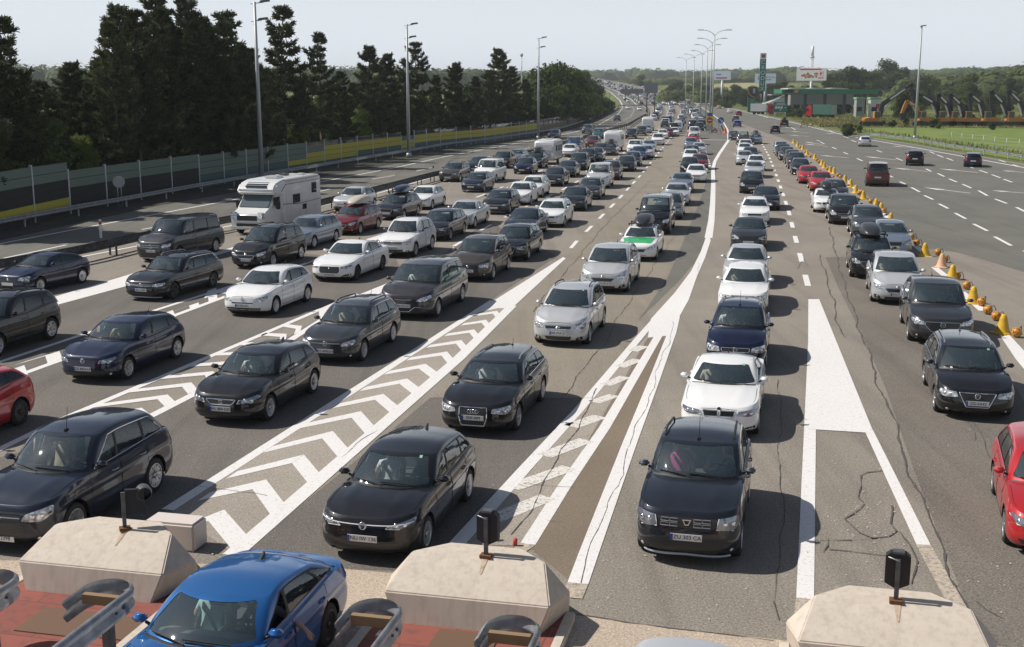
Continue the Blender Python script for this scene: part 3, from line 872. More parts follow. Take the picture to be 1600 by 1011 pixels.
        def wpt(x, dy):  # on the windscreen foot
            return Vector((x, P['yc']+dy+.34*(abs(x)/S.xb(S.yA))**2.2, zh(x, P['yc'])+.03+dy*.62))
        for x0, x1 in ((.52, -.10), (-.05, -.62)):
            K.add('wiper', bm_mesh('wiper', strip([wpt(x0, .0), wpt((x0+x1)/2, .05), wpt(x1, .06)], .012, n=5), M_TRIM))
        cb = bmesh.new()
        tube(cb, [Vector((x, P['yc']+.01+.34*(abs(x)/S.xb(S.yA))**2.2, zh(x, P['yc'])-.004)) for x in [k/8*xw0 for k in range(-8, 9)]], .028, 5)
        K.add('cowl_panel', bm_mesh('cowl_panel', cb, M_TRIM))
    # wheels
    ty, ri = wheels_for(wr, spokes, rimdark)
    for y in wy:
        for s in (1, -1):
            k = K.add('wheel', ty, None, (s*(W/2-.135), y, wr), 0 if s > 0 else math.pi)
            K.add('rim', ri, k)
    if lod:
        for s in (1, -1):
            K.add('mirror', ME_MIRROR, None, (s*(S.xb(S.yA)-.02), S.yA+.16, zs(S.yA)+.07), 0, (s, 1, 1), not clad)
    front_parts(K, P, S, FRONTS[front], plate, 1 if lod == 2 else 0)
    # tail lamps and rear plate
    hw = W/2
    def rfn(a, b):
        y = S.front_y(a, b, True); e = .01
        n = Vector(((S.front_y(a-e, b, True)-S.front_y(a+e, b, True))/2/e, 1, (S.front_y(a, b-e, True)-S.front_y(a, b+e, True))/2/e)).normalized()
        return Vector((a, y, b)), n
    zt0 = P['zr']
    tl = P.get('tail', [(.60, .70), (.92, .68), (.93, .92), (.72, .94)])
    for s in (1, -1):
        K.add('tail_light', bm_mesh('tail_light', panel(rfn, rpoly([(s*x*hw, z*zt0) for x, z in tl], .03), .008, .02, .08), M_TAIL))
    bmr = bmesh.new(); p, n = rfn(0, zt0*.66); box(bmr, (0, p.y+.012, zt0*.66), (.52, .012, .112))
    K.add('number_plate', bm_mesh('number_plate', bmr, M_PLATE, False))
    # cabin
    if lod and seats:
        sb = bmesh.new()
        box(sb, (0, 0, .0), (.50, .50, .16), bev=.05); box(sb, (0, .30, .32), (.46, .13, .62), rx=-.25, bev=.05); box(sb, (0, .40, .74), (.26, .09, .19), rx=-.2, bev=.035)
        sm = bm_mesh('seat', sb, M_SEAT)
        ys = P['yt']+.42
        for x in (.37, -.37): K.add('seat', sm, None, (x, ys, P['gc']+min(.38, P['H']-1.22)))
        if lod == 2:
            rbm = bmesh.new(); box(rbm, (0, 0, 0), (1.24, .48, .16), bev=.05); box(rbm, (0, .30, .30), (1.24, .14, .58), rx=-.25, bev=.05)
            low = P['H'] < 1.445
            if not low:
                for x in (-.42, .42): box(rbm, (x, .38, .66), (.26, .09, .16), bev=.03)
            K.add('rear_seat', bm_mesh('rear_seat', rbm, M_SEAT), None, (0, ys+(.70 if low else .85), P['gc']+(.30 if low else .38)))
        db = bmesh.new(); xd = S.xb(S.yA)-.10
        zd = P['zc']-.05
        prism(db, [(P['yc']+.16, zd-.03), (P['yc']+.62, zd+.015), (P['yc']+.80, zd-.04), (P['yc']+.82, zd-.30), (P['yc']+.16, zd-.30)], 2*xd, Matrix.Translation((xd, 0, 0)) @ Matrix.Rotation(math.pi/2, 4, 'Z'))
        K.add('dashboard', bm_mesh('dashboard', db, M_DASH))
        st = bmesh.new(); T = Matrix.Translation((.37, P['yc']+.95, zd-.02)) @ Matrix.Rotation(R(-62), 4, 'X')
        pts = [T @ Vector((.185*math.cos(a*math.pi/10), .185*math.sin(a*math.pi/10), 0)) for a in range(21)]
        tube(st, pts, .016, 6, cap=False)
        tube(st, [T @ Vector((-.18, 0, 0)), T @ Vector((.18, 0, 0))], .02, 5); tube(st, [T @ Vector((0, 0, 0)), T @ Vector((0, -.18, 0))], .02, 5)
        K.add('steering_wheel', bm_mesh('steering_wheel', st, M_TRIM))
        if lod == 2:
            mm = bmesh.new(); box(mm, (0, P['yt']-.02, S.roofz(P['yt'])-.13), (.24, .04, .07), bev=.015); tube(mm, [(0, P['yt']-.02, S.roofz(P['yt'])-.12), (0, P['yt']-.06, S.roofz(P['yt'])-.06)], .01, 5)
            K.add('rear_view_mirror', bm_mesh('rear_view_mirror', mm, M_TRIM))
    # roof gear
    if rails and lod:
        for s in (1, -1):
            o = []; y0, y1 = P['yt']+.30, P['yr']-.28
            for j in range(13):
                t = j/12; y = y0+(y1-y0)*t; x = S.xt(y)-.07
                o.append((s*x, y, S.ze(x, y)+(.055 if .02 < t < .98 else .0)*min(1, min(t, 1-t)*14)))
            K.add('roof_rail', bm_mesh('roof_rail', strip(o, .019, n=6), M_TRIM if rails == 'black' else M_RIM))
    if lod == 2:
        an = bmesh.new(); ya = P['yr']-.30
        if 'fin' in extras:
            prism(an, [(ya, S.roofz(ya)-.01), (ya+.17, S.roofz(ya)-.012), (ya+.165, S.roofz(ya)+.065), (ya+.12, S.roofz(ya)+.05)], .03, Matrix.Translation((.015, 0, 0)) @ Matrix.Rotation(math.pi/2, 4, 'Z'))
        elif 'mast' in extras:
            tube(an, [(0, P['yt']+.12, S.roofz(P['yt']+.12)-.01), (0, P['yt']+.20, S.roofz(P['yt']+.12)+.42)], .008, 5, r1=.004); box(an, (0, P['yt']+.12, S.roofz(P['yt']+.12)+.01), (.06, .1, .04), bev=.012)
        else:
            tube(an, [(0, ya, S.roofz(ya)-.01), (0, ya+.10, S.roofz(ya)+.16)], .010, 5, r1=.005); box(an, (0, ya, S.roofz(ya)+.008), (.05, .09, .03), bev=.01)
        K.add('antenna', bm_mesh('antenna', an, M_TRIM, True, 30))
        # inspection stickers on the windscreen
        if 'sticker' in extras:
            for x, f in ((.50, .84), (-.48, .08)):
                bmk = bmesh.new(); t = f
                gz, gh = 1-(1-t)**1.35, t**1.18
                p0 = Vector((x*1.0, P['yc']+.34*(abs(x)/S.xb(S.yA))**2.2, zh(x, P['yc'])-.02)); p1 = Vector((x*.85, P['yt']+.08, S.ze(x*.85, P['yt']+.08)))
                y = p0.y+(p1.y-p0.y)*(gh*.6+t*.4); z = p0.z+(p1.z-p0.z)*gz
                box(bmk, (p0.x+(p1.x-p0.x)*gh, y-.012, z), (.055, .004, .065), rx=R(-58))
                K.add('sticker', bm_mesh('sticker', bmk, M_STICK if f < .5 else MATS.get('sticker_green') or mat('sticker_green', (.22, .45, .32), .5), False))
    if lod == 0:   # far car: one mesh
        K = join_kit(K)
    return K
def join_kit(K):
    bm = bmesh.new(); mats = [PAINTS['grey']]
    mats_i = {}
    world = []
    for i, (nme, me, par, loc, rz, s3, pt) in enumerate(K.parts):
        T = Matrix.Translation(loc) @ Matrix.Rotation(rz, 4, 'Z') @ Matrix.Diagonal((*s3, 1))
        if par is not None: T = world[par] @ T
        world.append(T)
        t = bmesh.new(); t.from_mesh(me); bmesh.ops.transform(t, matrix=T, verts=t.verts[:])
        idx = []
        for k, m in enumerate(me.materials):
            if pt and k == 0: idx.append(0)
            else:
                if m not in mats: mats.append(m)
                idx.append(mats.index(m))
        for f in t.faces: f.material_index = idx[min(f.material_index, len(idx)-1)] if idx else 0
        tmp = bpy.data.meshes.new('tmp'); t.to_mesh(tmp); t.free()
        bm.from_mesh(tmp); bpy.data.meshes.remove(tmp)
    J = Kit(); J.P, J.S = K.P, K.S
    J.add('car', bm_mesh('distant_car', bm, mats, True, 42), paint=True)
    return J
def place_kit(K, name, pos, rz, paint_name, label, cat, group=None):
    """one vehicle from a kit; origin on the road under its middle"""
    P = K.P
    pm = PAINTS[paint_name]
    if len(K.parts) == 1:
        o = bpy.data.objects.new(name, K.parts[0][1]); COL.objects.link(o)
        o.location = Vector(pos)+Matrix.Rotation(rz, 3, 'Z') @ Vector((0, -P['L']/2, 0)); o.rotation_euler = (0, 0, rz)
        o.material_slots[0].link = 'OBJECT'; o.material_slots[0].material = pm
        return tag(o, label, cat, group)
    root = empty(name, pos, rz); tag(root, label, cat, group); os_ = []
    for nme, me, par, loc, r2, s3, pt in K.parts:
        o = bpy.data.objects.new(nme, me); COL.objects.link(o)
        o.parent = root if par is None else os_[par]
        l = Vector(loc)
        if par is None: l = l+Vector((0, -P['L']/2, 0))
        o.location = l; o.rotation_euler = (0, 0, r2); o.scale = s3
        if pt: o.material_slots[0].link = 'OBJECT'; o.material_slots[0].material = pm
        os_.append(o)
    return root
# ------------------------------------------------------------------ the setting: terrain, roads, markings
def asphalt(name, dark, light, speck=.70, blotch=.10, streak=True):
    m = mat(name, light, .88, spec=.25)
    N, L, b = nodes(m)
    tc = N.new('ShaderNodeTexCoord')
    def nz(scale, detail=5, st=(1, 1, 1), rot=0, ro=.6):
        mp = N.new('ShaderNodeMapping'); mp.inputs['Scale'].default_value = st; mp.inputs['Rotation'].default_value = (0, 0, rot)
        n = N.new('ShaderNodeTexNoise'); n.inputs['Scale'].default_value = scale; n.inputs['Detail'].default_value = detail; n.inputs['Roughness'].default_value = ro
        L.new(tc.outputs['Object'], mp.inputs[0]); L.new(mp.outputs[0], n.inputs[0]); return n
    def mix(a, bb, f, mode='MIX'):
        x = N.new('ShaderNodeMix'); x.data_type = 'RGBA'; x.blend_type = mode
        for k, s in ((6, a), (7, bb)):
            if isinstance(s, tuple): x.inputs[k].default_value = (*s, 1)
            else: L.new(s, x.inputs[k])
        if isinstance(f, (int, float)): x.inputs[0].default_value = f
        else: L.new(f, x.inputs[0])
        return x.outputs[2]
    def rng(n, a, bb, c=0, d=1):
        r = N.new('ShaderNodeMapRange'); r.inputs[1].default_value = a; r.inputs[2].default_value = bb; r.inputs[3].default_value = c; r.inputs[4].default_value = d
        L.new(n.outputs[0], r.inputs[0]); return r.outputs[0]
    base = mix(dark, light, rng(nz(.22, 6), .32, .68))
    if streak:   # tyre-worn bands and oil along the lanes
        base = mix(base, tuple(c*.62 for c in dark), rng(nz(1.0, 4, (1.1, .045, 1), R(13.5)), .50, .80, 0, .75))
        base = mix(base, tuple(min(1, c*1.25) for c in light), rng(nz(1.7, 3, (.8, .05, 1), R(13.5)), .58, .85, 0, .5))
    base = mix(base, tuple(c*.45 for c in dark), rng(nz(2.6, 8, ro=.75), .62, .80, 0, .5))
    g = nz(24, 2); base = mix(base, tuple(c*.5 for c in dark), rng(g, .46, .66, 0, speck))
    g2 = nz(31, 1); base = mix(base, tuple(min(1, c*1.9) for c in light), rng(g2, .56, .72, 0, speck*.75))
    L.new(base, b.inputs['Base Color'])
    bp = N.new('ShaderNodeBump'); bp.inputs['Strength'].default_value = .35; bp.inputs['Distance'].default_value = .01
    L.new(g.outputs[0], bp.inputs['Height']); L.new(bp.outputs[0], b.inputs['Normal'])
    return m
A_MID = asphalt('asphalt_worn', (0.229, 0.204, 0.172), (0.296, 0.264, 0.222))
A_DARK = asphalt('asphalt_dark', (0.141, 0.127, 0.113), (0.182, 0.165, 0.145))
A_TAN = asphalt('asphalt_tan', (.305, .268, .226), (.385, .342, .292), .55, streak=False)
A_OLIVE = asphalt('asphalt_olive', (0.180, 0.145, 0.106), (0.234, 0.187, 0.138), .35, streak=False)
A_LIGHT = asphalt('asphalt_pale', (0.224, 0.199, 0.160), (0.291, 0.258, 0.206))
A_LANE = asphalt('asphalt_lane', (.155, .138, .118), (.205, .182, .155))
A_GREY = asphalt('asphalt_grey', (0.139, 0.134, 0.116), (0.180, 0.174, 0.151))
A_CONC = asphalt('apron_concrete', (0.405, 0.334, 0.262), (0.524, 0.432, 0.339), .5, streak=False)
M_MARK = mat('road_paint', (.80, .785, .76), .7)
def _mark(m, lo, hi, wear):
    N, L, b = nodes(m); tc = N.new('ShaderNodeTexCoord')
    nz = N.new('ShaderNodeTexNoise'); nz.inputs['Scale'].default_value = 14; nz.inputs['Detail'].default_value = 9; nz.inputs['Roughness'].default_value = .72
    L.new(tc.outputs['Object'], nz.inputs[0]); rp = N.new('ShaderNodeValToRGB')
    rp.color_ramp.elements[0].position = wear; rp.color_ramp.elements[0].color = (*lo, 1); rp.color_ramp.elements[1].position = wear+.14; rp.color_ramp.elements[1].color = (*hi, 1)
    L.new(nz.outputs[0], rp.inputs[0]); L.new(rp.outputs[0], b.inputs['Base Color'])
_mark(M_MARK, (.52, .485, .44), (.75, .73, .71), .33)
M_MARKW = mat('road_paint_worn', (.6, .56, .5), .75); _mark(M_MARKW, (.22, .20, .175), (.70, .67, .62), .36)
M_MARKT = mat('road_paint_faded', (.5, .42, .33), .75); _mark(M_MARKT, (.24, .21, .18), (.50, .42, .33), .40)
M_CRACK = mat('crack_tar', (.088, .080, .070), .85)
M_GRASS = mat('grass', (.09, .13, .035), .95, spec=.1)
_gn = noise_col(M_GRASS, [(.30, (.055, .085, .020)), (.48, (.10, .135, .035)), (.60, (.17, .17, .06)), (.72, (.25, .22, .10))], .035, 9, rough_n=.68)
M_DIRT = mat('verge_soil', (.03, .028, .022), .95)
noise_col(M_DIRT, [(.35, (.020, .020, .014)), (.55, (.04, .038, .026)), (.7, (.07, .062, .045))], 1.3, 9)

def curve_x(Y, pts):
    return float(np.interp(Y, [p[0] for p in pts], [p[1] for p in pts]))
def road_z(Y): return 0 if Y < 560 else 20*sst((Y-560)/900)**1.3
ROADC = [(300, 52), (450, 72), (627, 92), (760, 105), (900, 104), (1050, 92), (1300, 72)]
def terrain_z(x, Y):
    hill = 13*sst((Y-420)/600)+9*sst((Y-1000)/900)
    hill *= .55+.45*sst((x-40)/160) if x > 0 else .35+.2*sst((x+300)/300)
    if Y > 250:
        d = abs(x-curve_x(Y, ROADC)); k = sst((d-34)/60)
        hill = hill*k+(min(hill, road_z(Y)-.6))*(1-k)
    return hill-.06
def build_terrain():
    xs = sorted(set([-3000, -2500, -1600, -1000, -700, -500, -380, -300]+list(range(-240, 420, 20))+[450, 520, 600, 720, 900, 1200, 1700, 2500, 3000]))
    ys = [-60, 0, 60, 120, 180, 240]+list(range(280, 1400, 25))+[1450, 1550, 1700, 1900, 2200, 2600, 3200, 4200]
    bm = bmesh.new(); g = [[bm.verts.new((x, y, terrain_z(x, y))) for x in xs] for y in ys]
    for a, b in zip(g, g[1:]):
        for i in range(len(xs)-1): bm.faces.new((a[i], a[i+1], b[i+1], b[i]))
    tag(obj('ground', bm, M_GRASS, None, True, 80), kind='structure')
build_terrain()

def sheet(name, pts, m, z=0.0, kind='structure', thick=0):
    """flat polygon through ground points"""
    bm = bmesh.new(); f = bm.faces.new([bm.verts.new((p[0], p[1], z)) for p in pts])
    if f.normal.z < 0: bmesh.ops.reverse_faces(bm, faces=[f])
    bmesh.ops.triangulate(bm, faces=bm.faces[:])
    bm.normal_update()
    for f in bm.faces:
        if f.normal.z < 0: f.normal_flip()
    return tag(obj(name, bm, m), kind=kind)
def GP(*pp): return [G(*p) for p in pp]
left_edge = GP((-150, 412), (0, 376), (121, 349), (250, 321), (377, 299), (486, 279.5), (613, 257), (695, 240), (760, 229), (840, 214.5), (890, 203), (932, 190), (962, 173.5), (969, 164))
right_edge = GP((1114, 163), (1165, 173), (1230, 187), (1290, 201), (1330, 210), (1420, 224), (1600, 256), (1760, 286), (2000, 335))
main_asphalt = [Vector((-26, 2, 0)), Vector((-34, 40, 0))]+left_edge+right_edge+[Vector((34, 2, 0))]
sheet('asphalt_road', main_asphalt, A_MID, 0)
# tone changes of the surfacing, each a sheet 4 mm up
sheet('road_grey_surfacing', GP((1113, 163.5), (1165, 174), (1230, 188), (1330, 211), (1420, 225), (1640, 265), (1640, 440), (1600, 425), (1500, 395), (1445, 388), (1400, 345), (1345, 297), (1250, 226), (1190, 205), (1150, 190), (1141, 216), (1120, 245), (1116, 330), (1108, 375), (1105, 388), (1060, 440), (998, 500), (1042, 436), (1072, 367), (1098, 302), (1108, 262), (1085, 205), (1075, 180), (1060, 164)), A_GREY, .004)
sheet('left_carriageway_surfacing', [Vector((-31, 30, 0))]+left_edge+GP((1003, 164), (1012, 172), (985, 196), (930, 213), (850, 234), (760, 257), (684, 273), (584, 300), (493, 322), (341, 350), (222, 376), (125, 397), (0, 425)), A_GREY, .004)
sheet('left_lanes_surfacing', GP((0, 700), (95, 655), (270, 582), (400, 527), (500, 483), (632, 433), (600, 368), (504, 399), (369, 388), (220, 426), (86, 465), (-20, 520), (-200, 620), (-260, 760), (-100, 745)), A_DARK, .004)
sheet('wide_lane_surfacing', GP((0, 715), (240, 650), (500, 497), (632, 436), (690, 400), (760, 345), (870, 400), (632, 560), (262, 795), (110, 868), (-150, 860), (-200, 770)), A_DARK, .0045)
sheet('inner_lane_surfacing', GP((372, 868), (550, 725), (672, 622), (940, 622), (700, 850), (640, 893), (530, 888)), A_DARK, .004)
sheet('pale_lane_surfacing', GP((675, 621), (717, 585), (884, 404), (950, 330), (1010, 268), (1060, 208), (1075, 215), (1104, 264), (1096, 302), (1070, 367), (1040, 436), (1000, 495), (938, 621)), A_LIGHT, .004)
sheet('patched_strip', GP((824, 853), (895, 912), (1040, 522), (1016, 522), (990, 570)), A_OLIVE, .005)
sheet('turnout_surfacing', GP((1290, 402), (1310, 450), (1350, 530), (1385, 610), (1430, 740), (1530, 1000), (1690, 1040), (1700, 800), (1560, 560), (1470, 470), (1380, 402)), A_LANE, .006)
sheet('gore_surfacing', GP((264, 796), (320, 760), (631, 561), (800, 452), (878, 404), (716, 561), (540, 716), (366, 866)), A_TAN, .006)
sheet('slip_gore_surfacing', GP((716, 851), (830, 735), (940, 600), (1015, 523), (985, 575), (824, 853)), A_TAN, .006)
sheet('toll_apron', GP((-300, 868), (0, 876), (250, 879), (530, 889), (625, 897), (760, 925), (877, 957), (1000, 976), (1240, 1003), (1600, 1050))+[Vector((20, 9, 0)), Vector((-16, 9, 0))], A_CONC, .007)
# far road climbing to the overpass
def far_road():
    Lp = [(969, 164, 597), (966, 157, 700), (952, 144, 850), (929, 132.5, 1000), (897, 121.5, 1200)]
    Rp = [(1114, 163, 627), (1078, 150.5, 740), (1030, 141.5, 880), (988, 132, 1020), (925, 121, 1205)]
    bm = bmesh.new(); r = []
    for a, b in zip(Lp, Rp):
        pa, pb = at(*a), at(*b)
        row = [bm.verts.new(pa+Vector((-14, 0, -9))), bm.verts.new(pa)]+[bm.verts.new(pa.lerp(pb, k/6)) for k in range(1, 6)]+[bm.verts.new(pb), bm.verts.new(pb+Vector((14, 0, -9)))]
        r.append(row)
    for A, B in zip(r, r[1:]):
        for i in range(len(A)-1):
            f = bm.faces.new((A[i], A[i+1], B[i+1], B[i])); f.material_index = 1 if i in (0, len(A)-2) else 0
    bmesh.ops.subdivide_edges(bm, edges=bm.edges[:], cuts=1)
    tag(obj('far_road', bm, [A_GREY, M_GRASS], None, True, 60), kind='structure')
    return [at(*a) for a in Lp], [at(*b) for b in Rp]
FAR_L, FAR_R = far_road()

# ------------------------------------------------------------------ painted markings (one sheet of paint)
MK = bmesh.new()
ZM = .010
MKN = [0]
def mpoly(pts, mi=0, z=ZM):
    MKN[0] = (MKN[0]+1) % 11; z = z+MKN[0]*.0002
    try: f = MK.faces.new([MK.verts.new((p[0], p[1], z)) for p in pts])
    except ValueError: return
    f.normal_update()
    if f.normal.z < 0: f.normal_flip()
    f.material_index = mi
def mline(pts, w, mi=0, z=ZM):
    """ribbon of width w (or list of widths) through ground points"""
    pts = [Vector((p[0], p[1], 0)) for p in pts]; L, Rr = [], []
    for i, p in enumerate(pts):
        d = (pts[min(i+1, len(pts)-1)]-pts[max(0, i-1)]).normalized(); n = Vector((-d.y, d.x, 0))
        ww = w[i] if isinstance(w, (list, tuple)) else w
        L.append(p+n*ww/2); Rr.append(p-n*ww/2)
    for i in range(len(pts)-1): mpoly([L[i], Rr[i], Rr[i+1], L[i+1]], mi, z)
def resamp(pts, step):
    pts = [Vector((p[0], p[1], 0)) for p in pts]; out = [pts[0]]; acc = 0
    for a, b in zip(pts, pts[1:]):
        d = (b-a).length; t = step-acc
        while t <= d: out.append(a.lerp(b, t/d)); t += step
        acc = (acc+d) % step
    return out
def dashes(pts, on, off, w, start=0):
    q = resamp(pts, .5); n_on, n_p = int(on*2), int((on+off)*2); i = int(start*2)
    while i+n_on < len(q): mline([q[i], q[i+n_on]], w); i += n_p
# gore with chevrons between the two left lanes and the centre lane
U0, U1, T1 = G(262, 797), G(631, 560), G(880, 403)
L0, L1 = G(363, 868), G(717, 560)
def lerp_at(A, B, t): return A.lerp(B, t)
mline([U0, U1, G(770, 470)], .26); mline([L0, L1, G(800, 478)], .36)
def tri(*pp): mpoly(GP(*pp))
tri((740, 490), (880, 402), (884, 404), (800, 482), (778, 482))
ce = [(387.5, 839), (448, 792), (502, 743), (547, 704.6), (586, 667.6), (623, 635.7), (660, 610), (687, 585)]
ca = [(350.5, 797), (416, 750), (475, 711), (520, 674), (564, 643), (599, 616), (636, 592), (665, 569)]
cs = [(286, 822), (328.6, 770), (371, 737), (426, 698), (481.6, 661), (532, 630.6), (572, 605), (609, 580)]
def chev(s, a, e, wd, mi=0):
    d = Vector((math.sin(R(14)), math.cos(R(14)), 0))*wd
    mpoly([s, a, a-d, s-d*.8], mi); mpoly([a, e, e-d, a-d], mi)
for s, a, e in zip(cs, ca, ce): chev(G(*s), G(*a), G(*e), .62)
e0, a0, s0 = G(*ce[-1]), G(*ca[-1]), G(*cs[-1])
for k in range(1, 7):
    f = k*1.80; du = (T1-U1).normalized(); dl = (G(800, 478)-L1).normalized()
    e, s = e0+dl*f, s0+du*f; chev(s, s.lerp(e, .62)+(du+dl)/2*1.1*(1-k*.07), e, .58)
# second gore
mline(GP((-40, 722), (0, 702), (95, 656), (270, 582), (400, 527), (500, 484), (560, 460)), .22); mline(GP((130, 695), (237, 650), (311.5, 612), (400, 566), (500, 502), (540, 478)), .26)
tri((498, 486), (632, 432), (635, 434), (575, 470), (500, 503))
B0, B1, C0, C1 = G(95, 657), G(500, 484.5), G(237, 650), G(500, 501)
for k in range(9):
    t = k/9.5
    s, e = B0.lerp(B1, t*.97), C0.lerp(C1, t); chev(s, s.lerp(e, .66)+(B1-B0).normalized()*.9*(1-.5*t), e, .5)
# third and fourth gores
mline(GP((-30, 578), (0, 566), (133, 522), (249, 483), (365, 446), (480, 411)), .2); mline(GP((-40, 620), (34, 585), (98, 562), (180, 532), (268, 495), (365, 459), (430, 432)), .24)
tri((330, 458), (480, 411), (504, 399), (520, 396), (430, 433), (366, 460))
for s, a, e in (((10, 585), (38, 571), (44, 586)), ((40, 565), (93, 549), (98, 562)), ((268, 488), (310, 473), (313, 480)), ((330, 463), (338, 450), (340, 468)), ((250, 492), (270, 485), (275, 495))): chev(G(*s), G(*a), G(*e), .7)
mpoly(GP((0, 492), (86, 464), (220, 424), (230, 426), (199, 447), (92, 476), (0, 505)))
mpoly(GP((300, 405), (328, 397), (369, 385), (376, 388), (330, 402), (305, 410)))
mpoly(GP((500, 402), (576, 373), (598, 366), (604, 367), (580, 380), (510, 405)))
# lane dashes beyond the gores
LD1 = GP((880, 403), (900, 378), (925, 353), (947, 331), (966, 312), (983, 293), (1000, 275), (1020, 250), (1050, 213), (1063, 193), (1070, 180), (1066, 166))
dashes(LD1, 3, 4.2, .2, 3.5)
LD2 = GP((632, 432), (740, 366), (815, 326), (876, 298), (930, 268), (968, 243), (1010, 216), (1035, 196), (1045, 180), (1040, 166)); dashes(LD2, 3, 4.2, .2, 3)
LD3 = GP((600, 366), (700, 327), (746, 308), (791, 290), (842, 268), (900, 244), (950, 222), (990, 204), (1015, 190), (1024, 176), (1018, 165)); dashes(LD3, 3, 4.2, .2, 2)
LD4 = GP((369, 386), (560, 330), (697, 287), (740, 272), (800, 254), (880, 230), (940, 209), (985, 195)); dashes(LD4, 3, 4.2, .18, 1)
# left carriageway
mline(GP((-60, 396), (0, 381), (121, 358), (377, 310), (486.5, 287), (613, 263), (695, 245), (760, 232.6), (840, 218), (900, 206), (934, 196), (966, 178), (973, 168), (971, 164)), .2)
mline(GP((-60, 441), (0, 428), (135, 400), (213, 385), (341, 357), (460, 331), (591, 302), (683, 275), (760, 260), (850, 237), (930, 216), (980, 200), (1010, 179), (1011, 170), (1003, 164)), .2)
LC = GP((581, 280), (624, 273), (700, 257), (760, 245.5), (845, 227), (920, 210), (955, 198), (986, 182), (991, 172), (986, 164)); dashes(LC, 5, 6, .16, 0)
dashes(GP((-60, 418), (60, 392), (200, 363), (300, 344), (420, 318), (560, 285)), 5, 7, .16, 3)
# slip gore with worn rungs
GL1 = GP((700, 862), (713.6, 851), (830, 722), (905, 640), (1003, 523), (1040, 480)); mline(GL1, [.30, .30, .28, .26, .24, .2])
GL2 = GP((824.6, 851), (882, 760), (945, 668), (1030, 523), (1050, 490)); mline(GL2, [.27, .27, .26, .26, .2])
mline(GP((795, 872), (824.6, 851)), .27, 2)
for a, b in (((771, 812), (856, 777)), ((799, 763), (890, 731)), ((850, 713), (916, 688)), ((892, 667), (938, 651)), ((928, 629), (960, 618)), ((946, 602), (977, 589)), ((968, 574), (997, 562)), ((988, 549), (1006, 541))):
    mline([G(*a), G(*b)], .42 if a[1] > 650 else .36, 1)
mline(GP((903, 912), (921, 862), (985, 690), (1020, 600), (1050, 520), (1058, 495)), [.34, .34, .32, .30, .28, .2])
mline(GP((893, 935), (903, 912)), .34, 2)
mpoly(GP((1012, 528), (1017, 498.7), (1054, 458), (1080, 423.6), (1095, 393), (1106, 362.7), (1110.6, 375.7), (1102, 402), (1089, 432), (1076, 469), (1059.5, 498.7), (1053, 524)))
mline(GP((1107, 372), (1111.5, 345), (1113.5, 318), (1114.5, 290), (1114, 264), (1117, 252), (1124, 240), (1138.5, 219)), [.42, .38, .36, .36, .36, .36, .4, .42])
mline(GP((1097, 218.5), (1138, 219)), .8)
mline(GP((1138, 219), (1137, 203), (1131, 192), (1112, 178), (1094, 166)), .3)
dashes(GP((1110, 264), (1102, 236), (1092, 214), (1085, 198), (1080, 184)), 2, 2.4, .3)
mline(GP((1101, 204), (1101, 196), (1090, 181), (1075, 168)), .35)
# right hand lanes
dashes(GP((1266, 460), (1260, 437.6), (1251, 401.6), (1243, 373), (1233, 332.7), (1223, 302), (1212, 271), (1201, 243), (1193, 229), (1186, 217)), 3, 4.15, .24, 2.2)
mline(GP((1258, 936), (1271.5, 468)), [.27, .27]); mpoly(GP((1263, 468), (1280, 468), (1366, 679), (1357, 677), (1262, 671)), 0, ZM+.003)
mline(GP((1357, 672), (1443, 852)), [.20, .24]); mline(GP((1443, 852), (1497, 950)), .26, 2); mline(GP((1258, 936), (1256, 960)), .28, 2)
mline(GP((1625, 590), (1600, 562), (1568, 522)), [.5, .46, .3])
for a, b in (((1502, 456), (1536, 486)), ((1460, 418), (1483, 436)), ((1430, 384), (1452, 402)), ((1400, 355), (1412, 366)), ((1373, 326), (1388, 341)), ((1320, 280), (1345, 303))): mline([G(*a), G(*b)], .3)
for a, b in (((1554, 370), (1580, 384)), ((1521, 350), (1543, 361)), ((1492, 333), (1509, 342)), ((1467, 318.6), (1481.6, 326)), ((1444, 305.5), (1458, 312)), ((1424, 293), (1437, 300)), ((1406, 284), (1415, 288)), ((1386, 273), (1395, 277)),
             ((1529, 298), (1543, 306)), ((1504, 288), (1517.6, 294)), ((1483, 279.5), (1495, 284.6)), ((1465, 271), (1475.6, 276)), ((1447, 264), (1455, 268)), ((1400, 247), (1410, 251)), ((1370, 235), (1378, 238)), ((1339, 247.6), (1347.7, 251.6)), ((1318, 238), (1325, 241)), ((1300, 230), (1307, 233)), ((1282, 222), (1288, 225)),
             ((1588, 324), (1602, 331)), ((1554.6, 311), (1573, 318)), ((1568, 280), (1581.5, 285)), ((1549.6, 273), (1563, 278)), ((1530, 266), (1543, 270.5)), ((1510, 259), (1521, 263)), ((1479, 247), (1489, 251)), ((1464, 242), (1474, 246)), ((1452.6, 237), (1460, 240)), ((1582, 257), (1594, 261)), ((1560.7, 250), (1571, 253.6)),
             ((1318, 213), (1326, 216)), ((1296, 204), (1303, 207)), ((1276, 219), (1282, 221)), ((1280, 199), (1286, 201)), ((1262, 192), (1268, 195)), ((1330, 219), (1338, 222)), ((1236, 199), (1243, 203)), ((1222, 193), (1228, 196)), ((1600, 392), (1625, 404))):
    mline([G(*a), G(*b)], .2)
def arrow(a, b):
    A, B = G(*a), G(*b); d = (A-B); ln = d.length; d.normalize(); n = Vector((-d.y, d.x, 0))
    mpoly([B+n*.09, B-n*.09, B+d*ln*.62-n*.09, B+d*ln*.62+n*.09])
    mpoly([B+d*ln*.60+n*.42, B+d*ln*.60-n*.42, A])
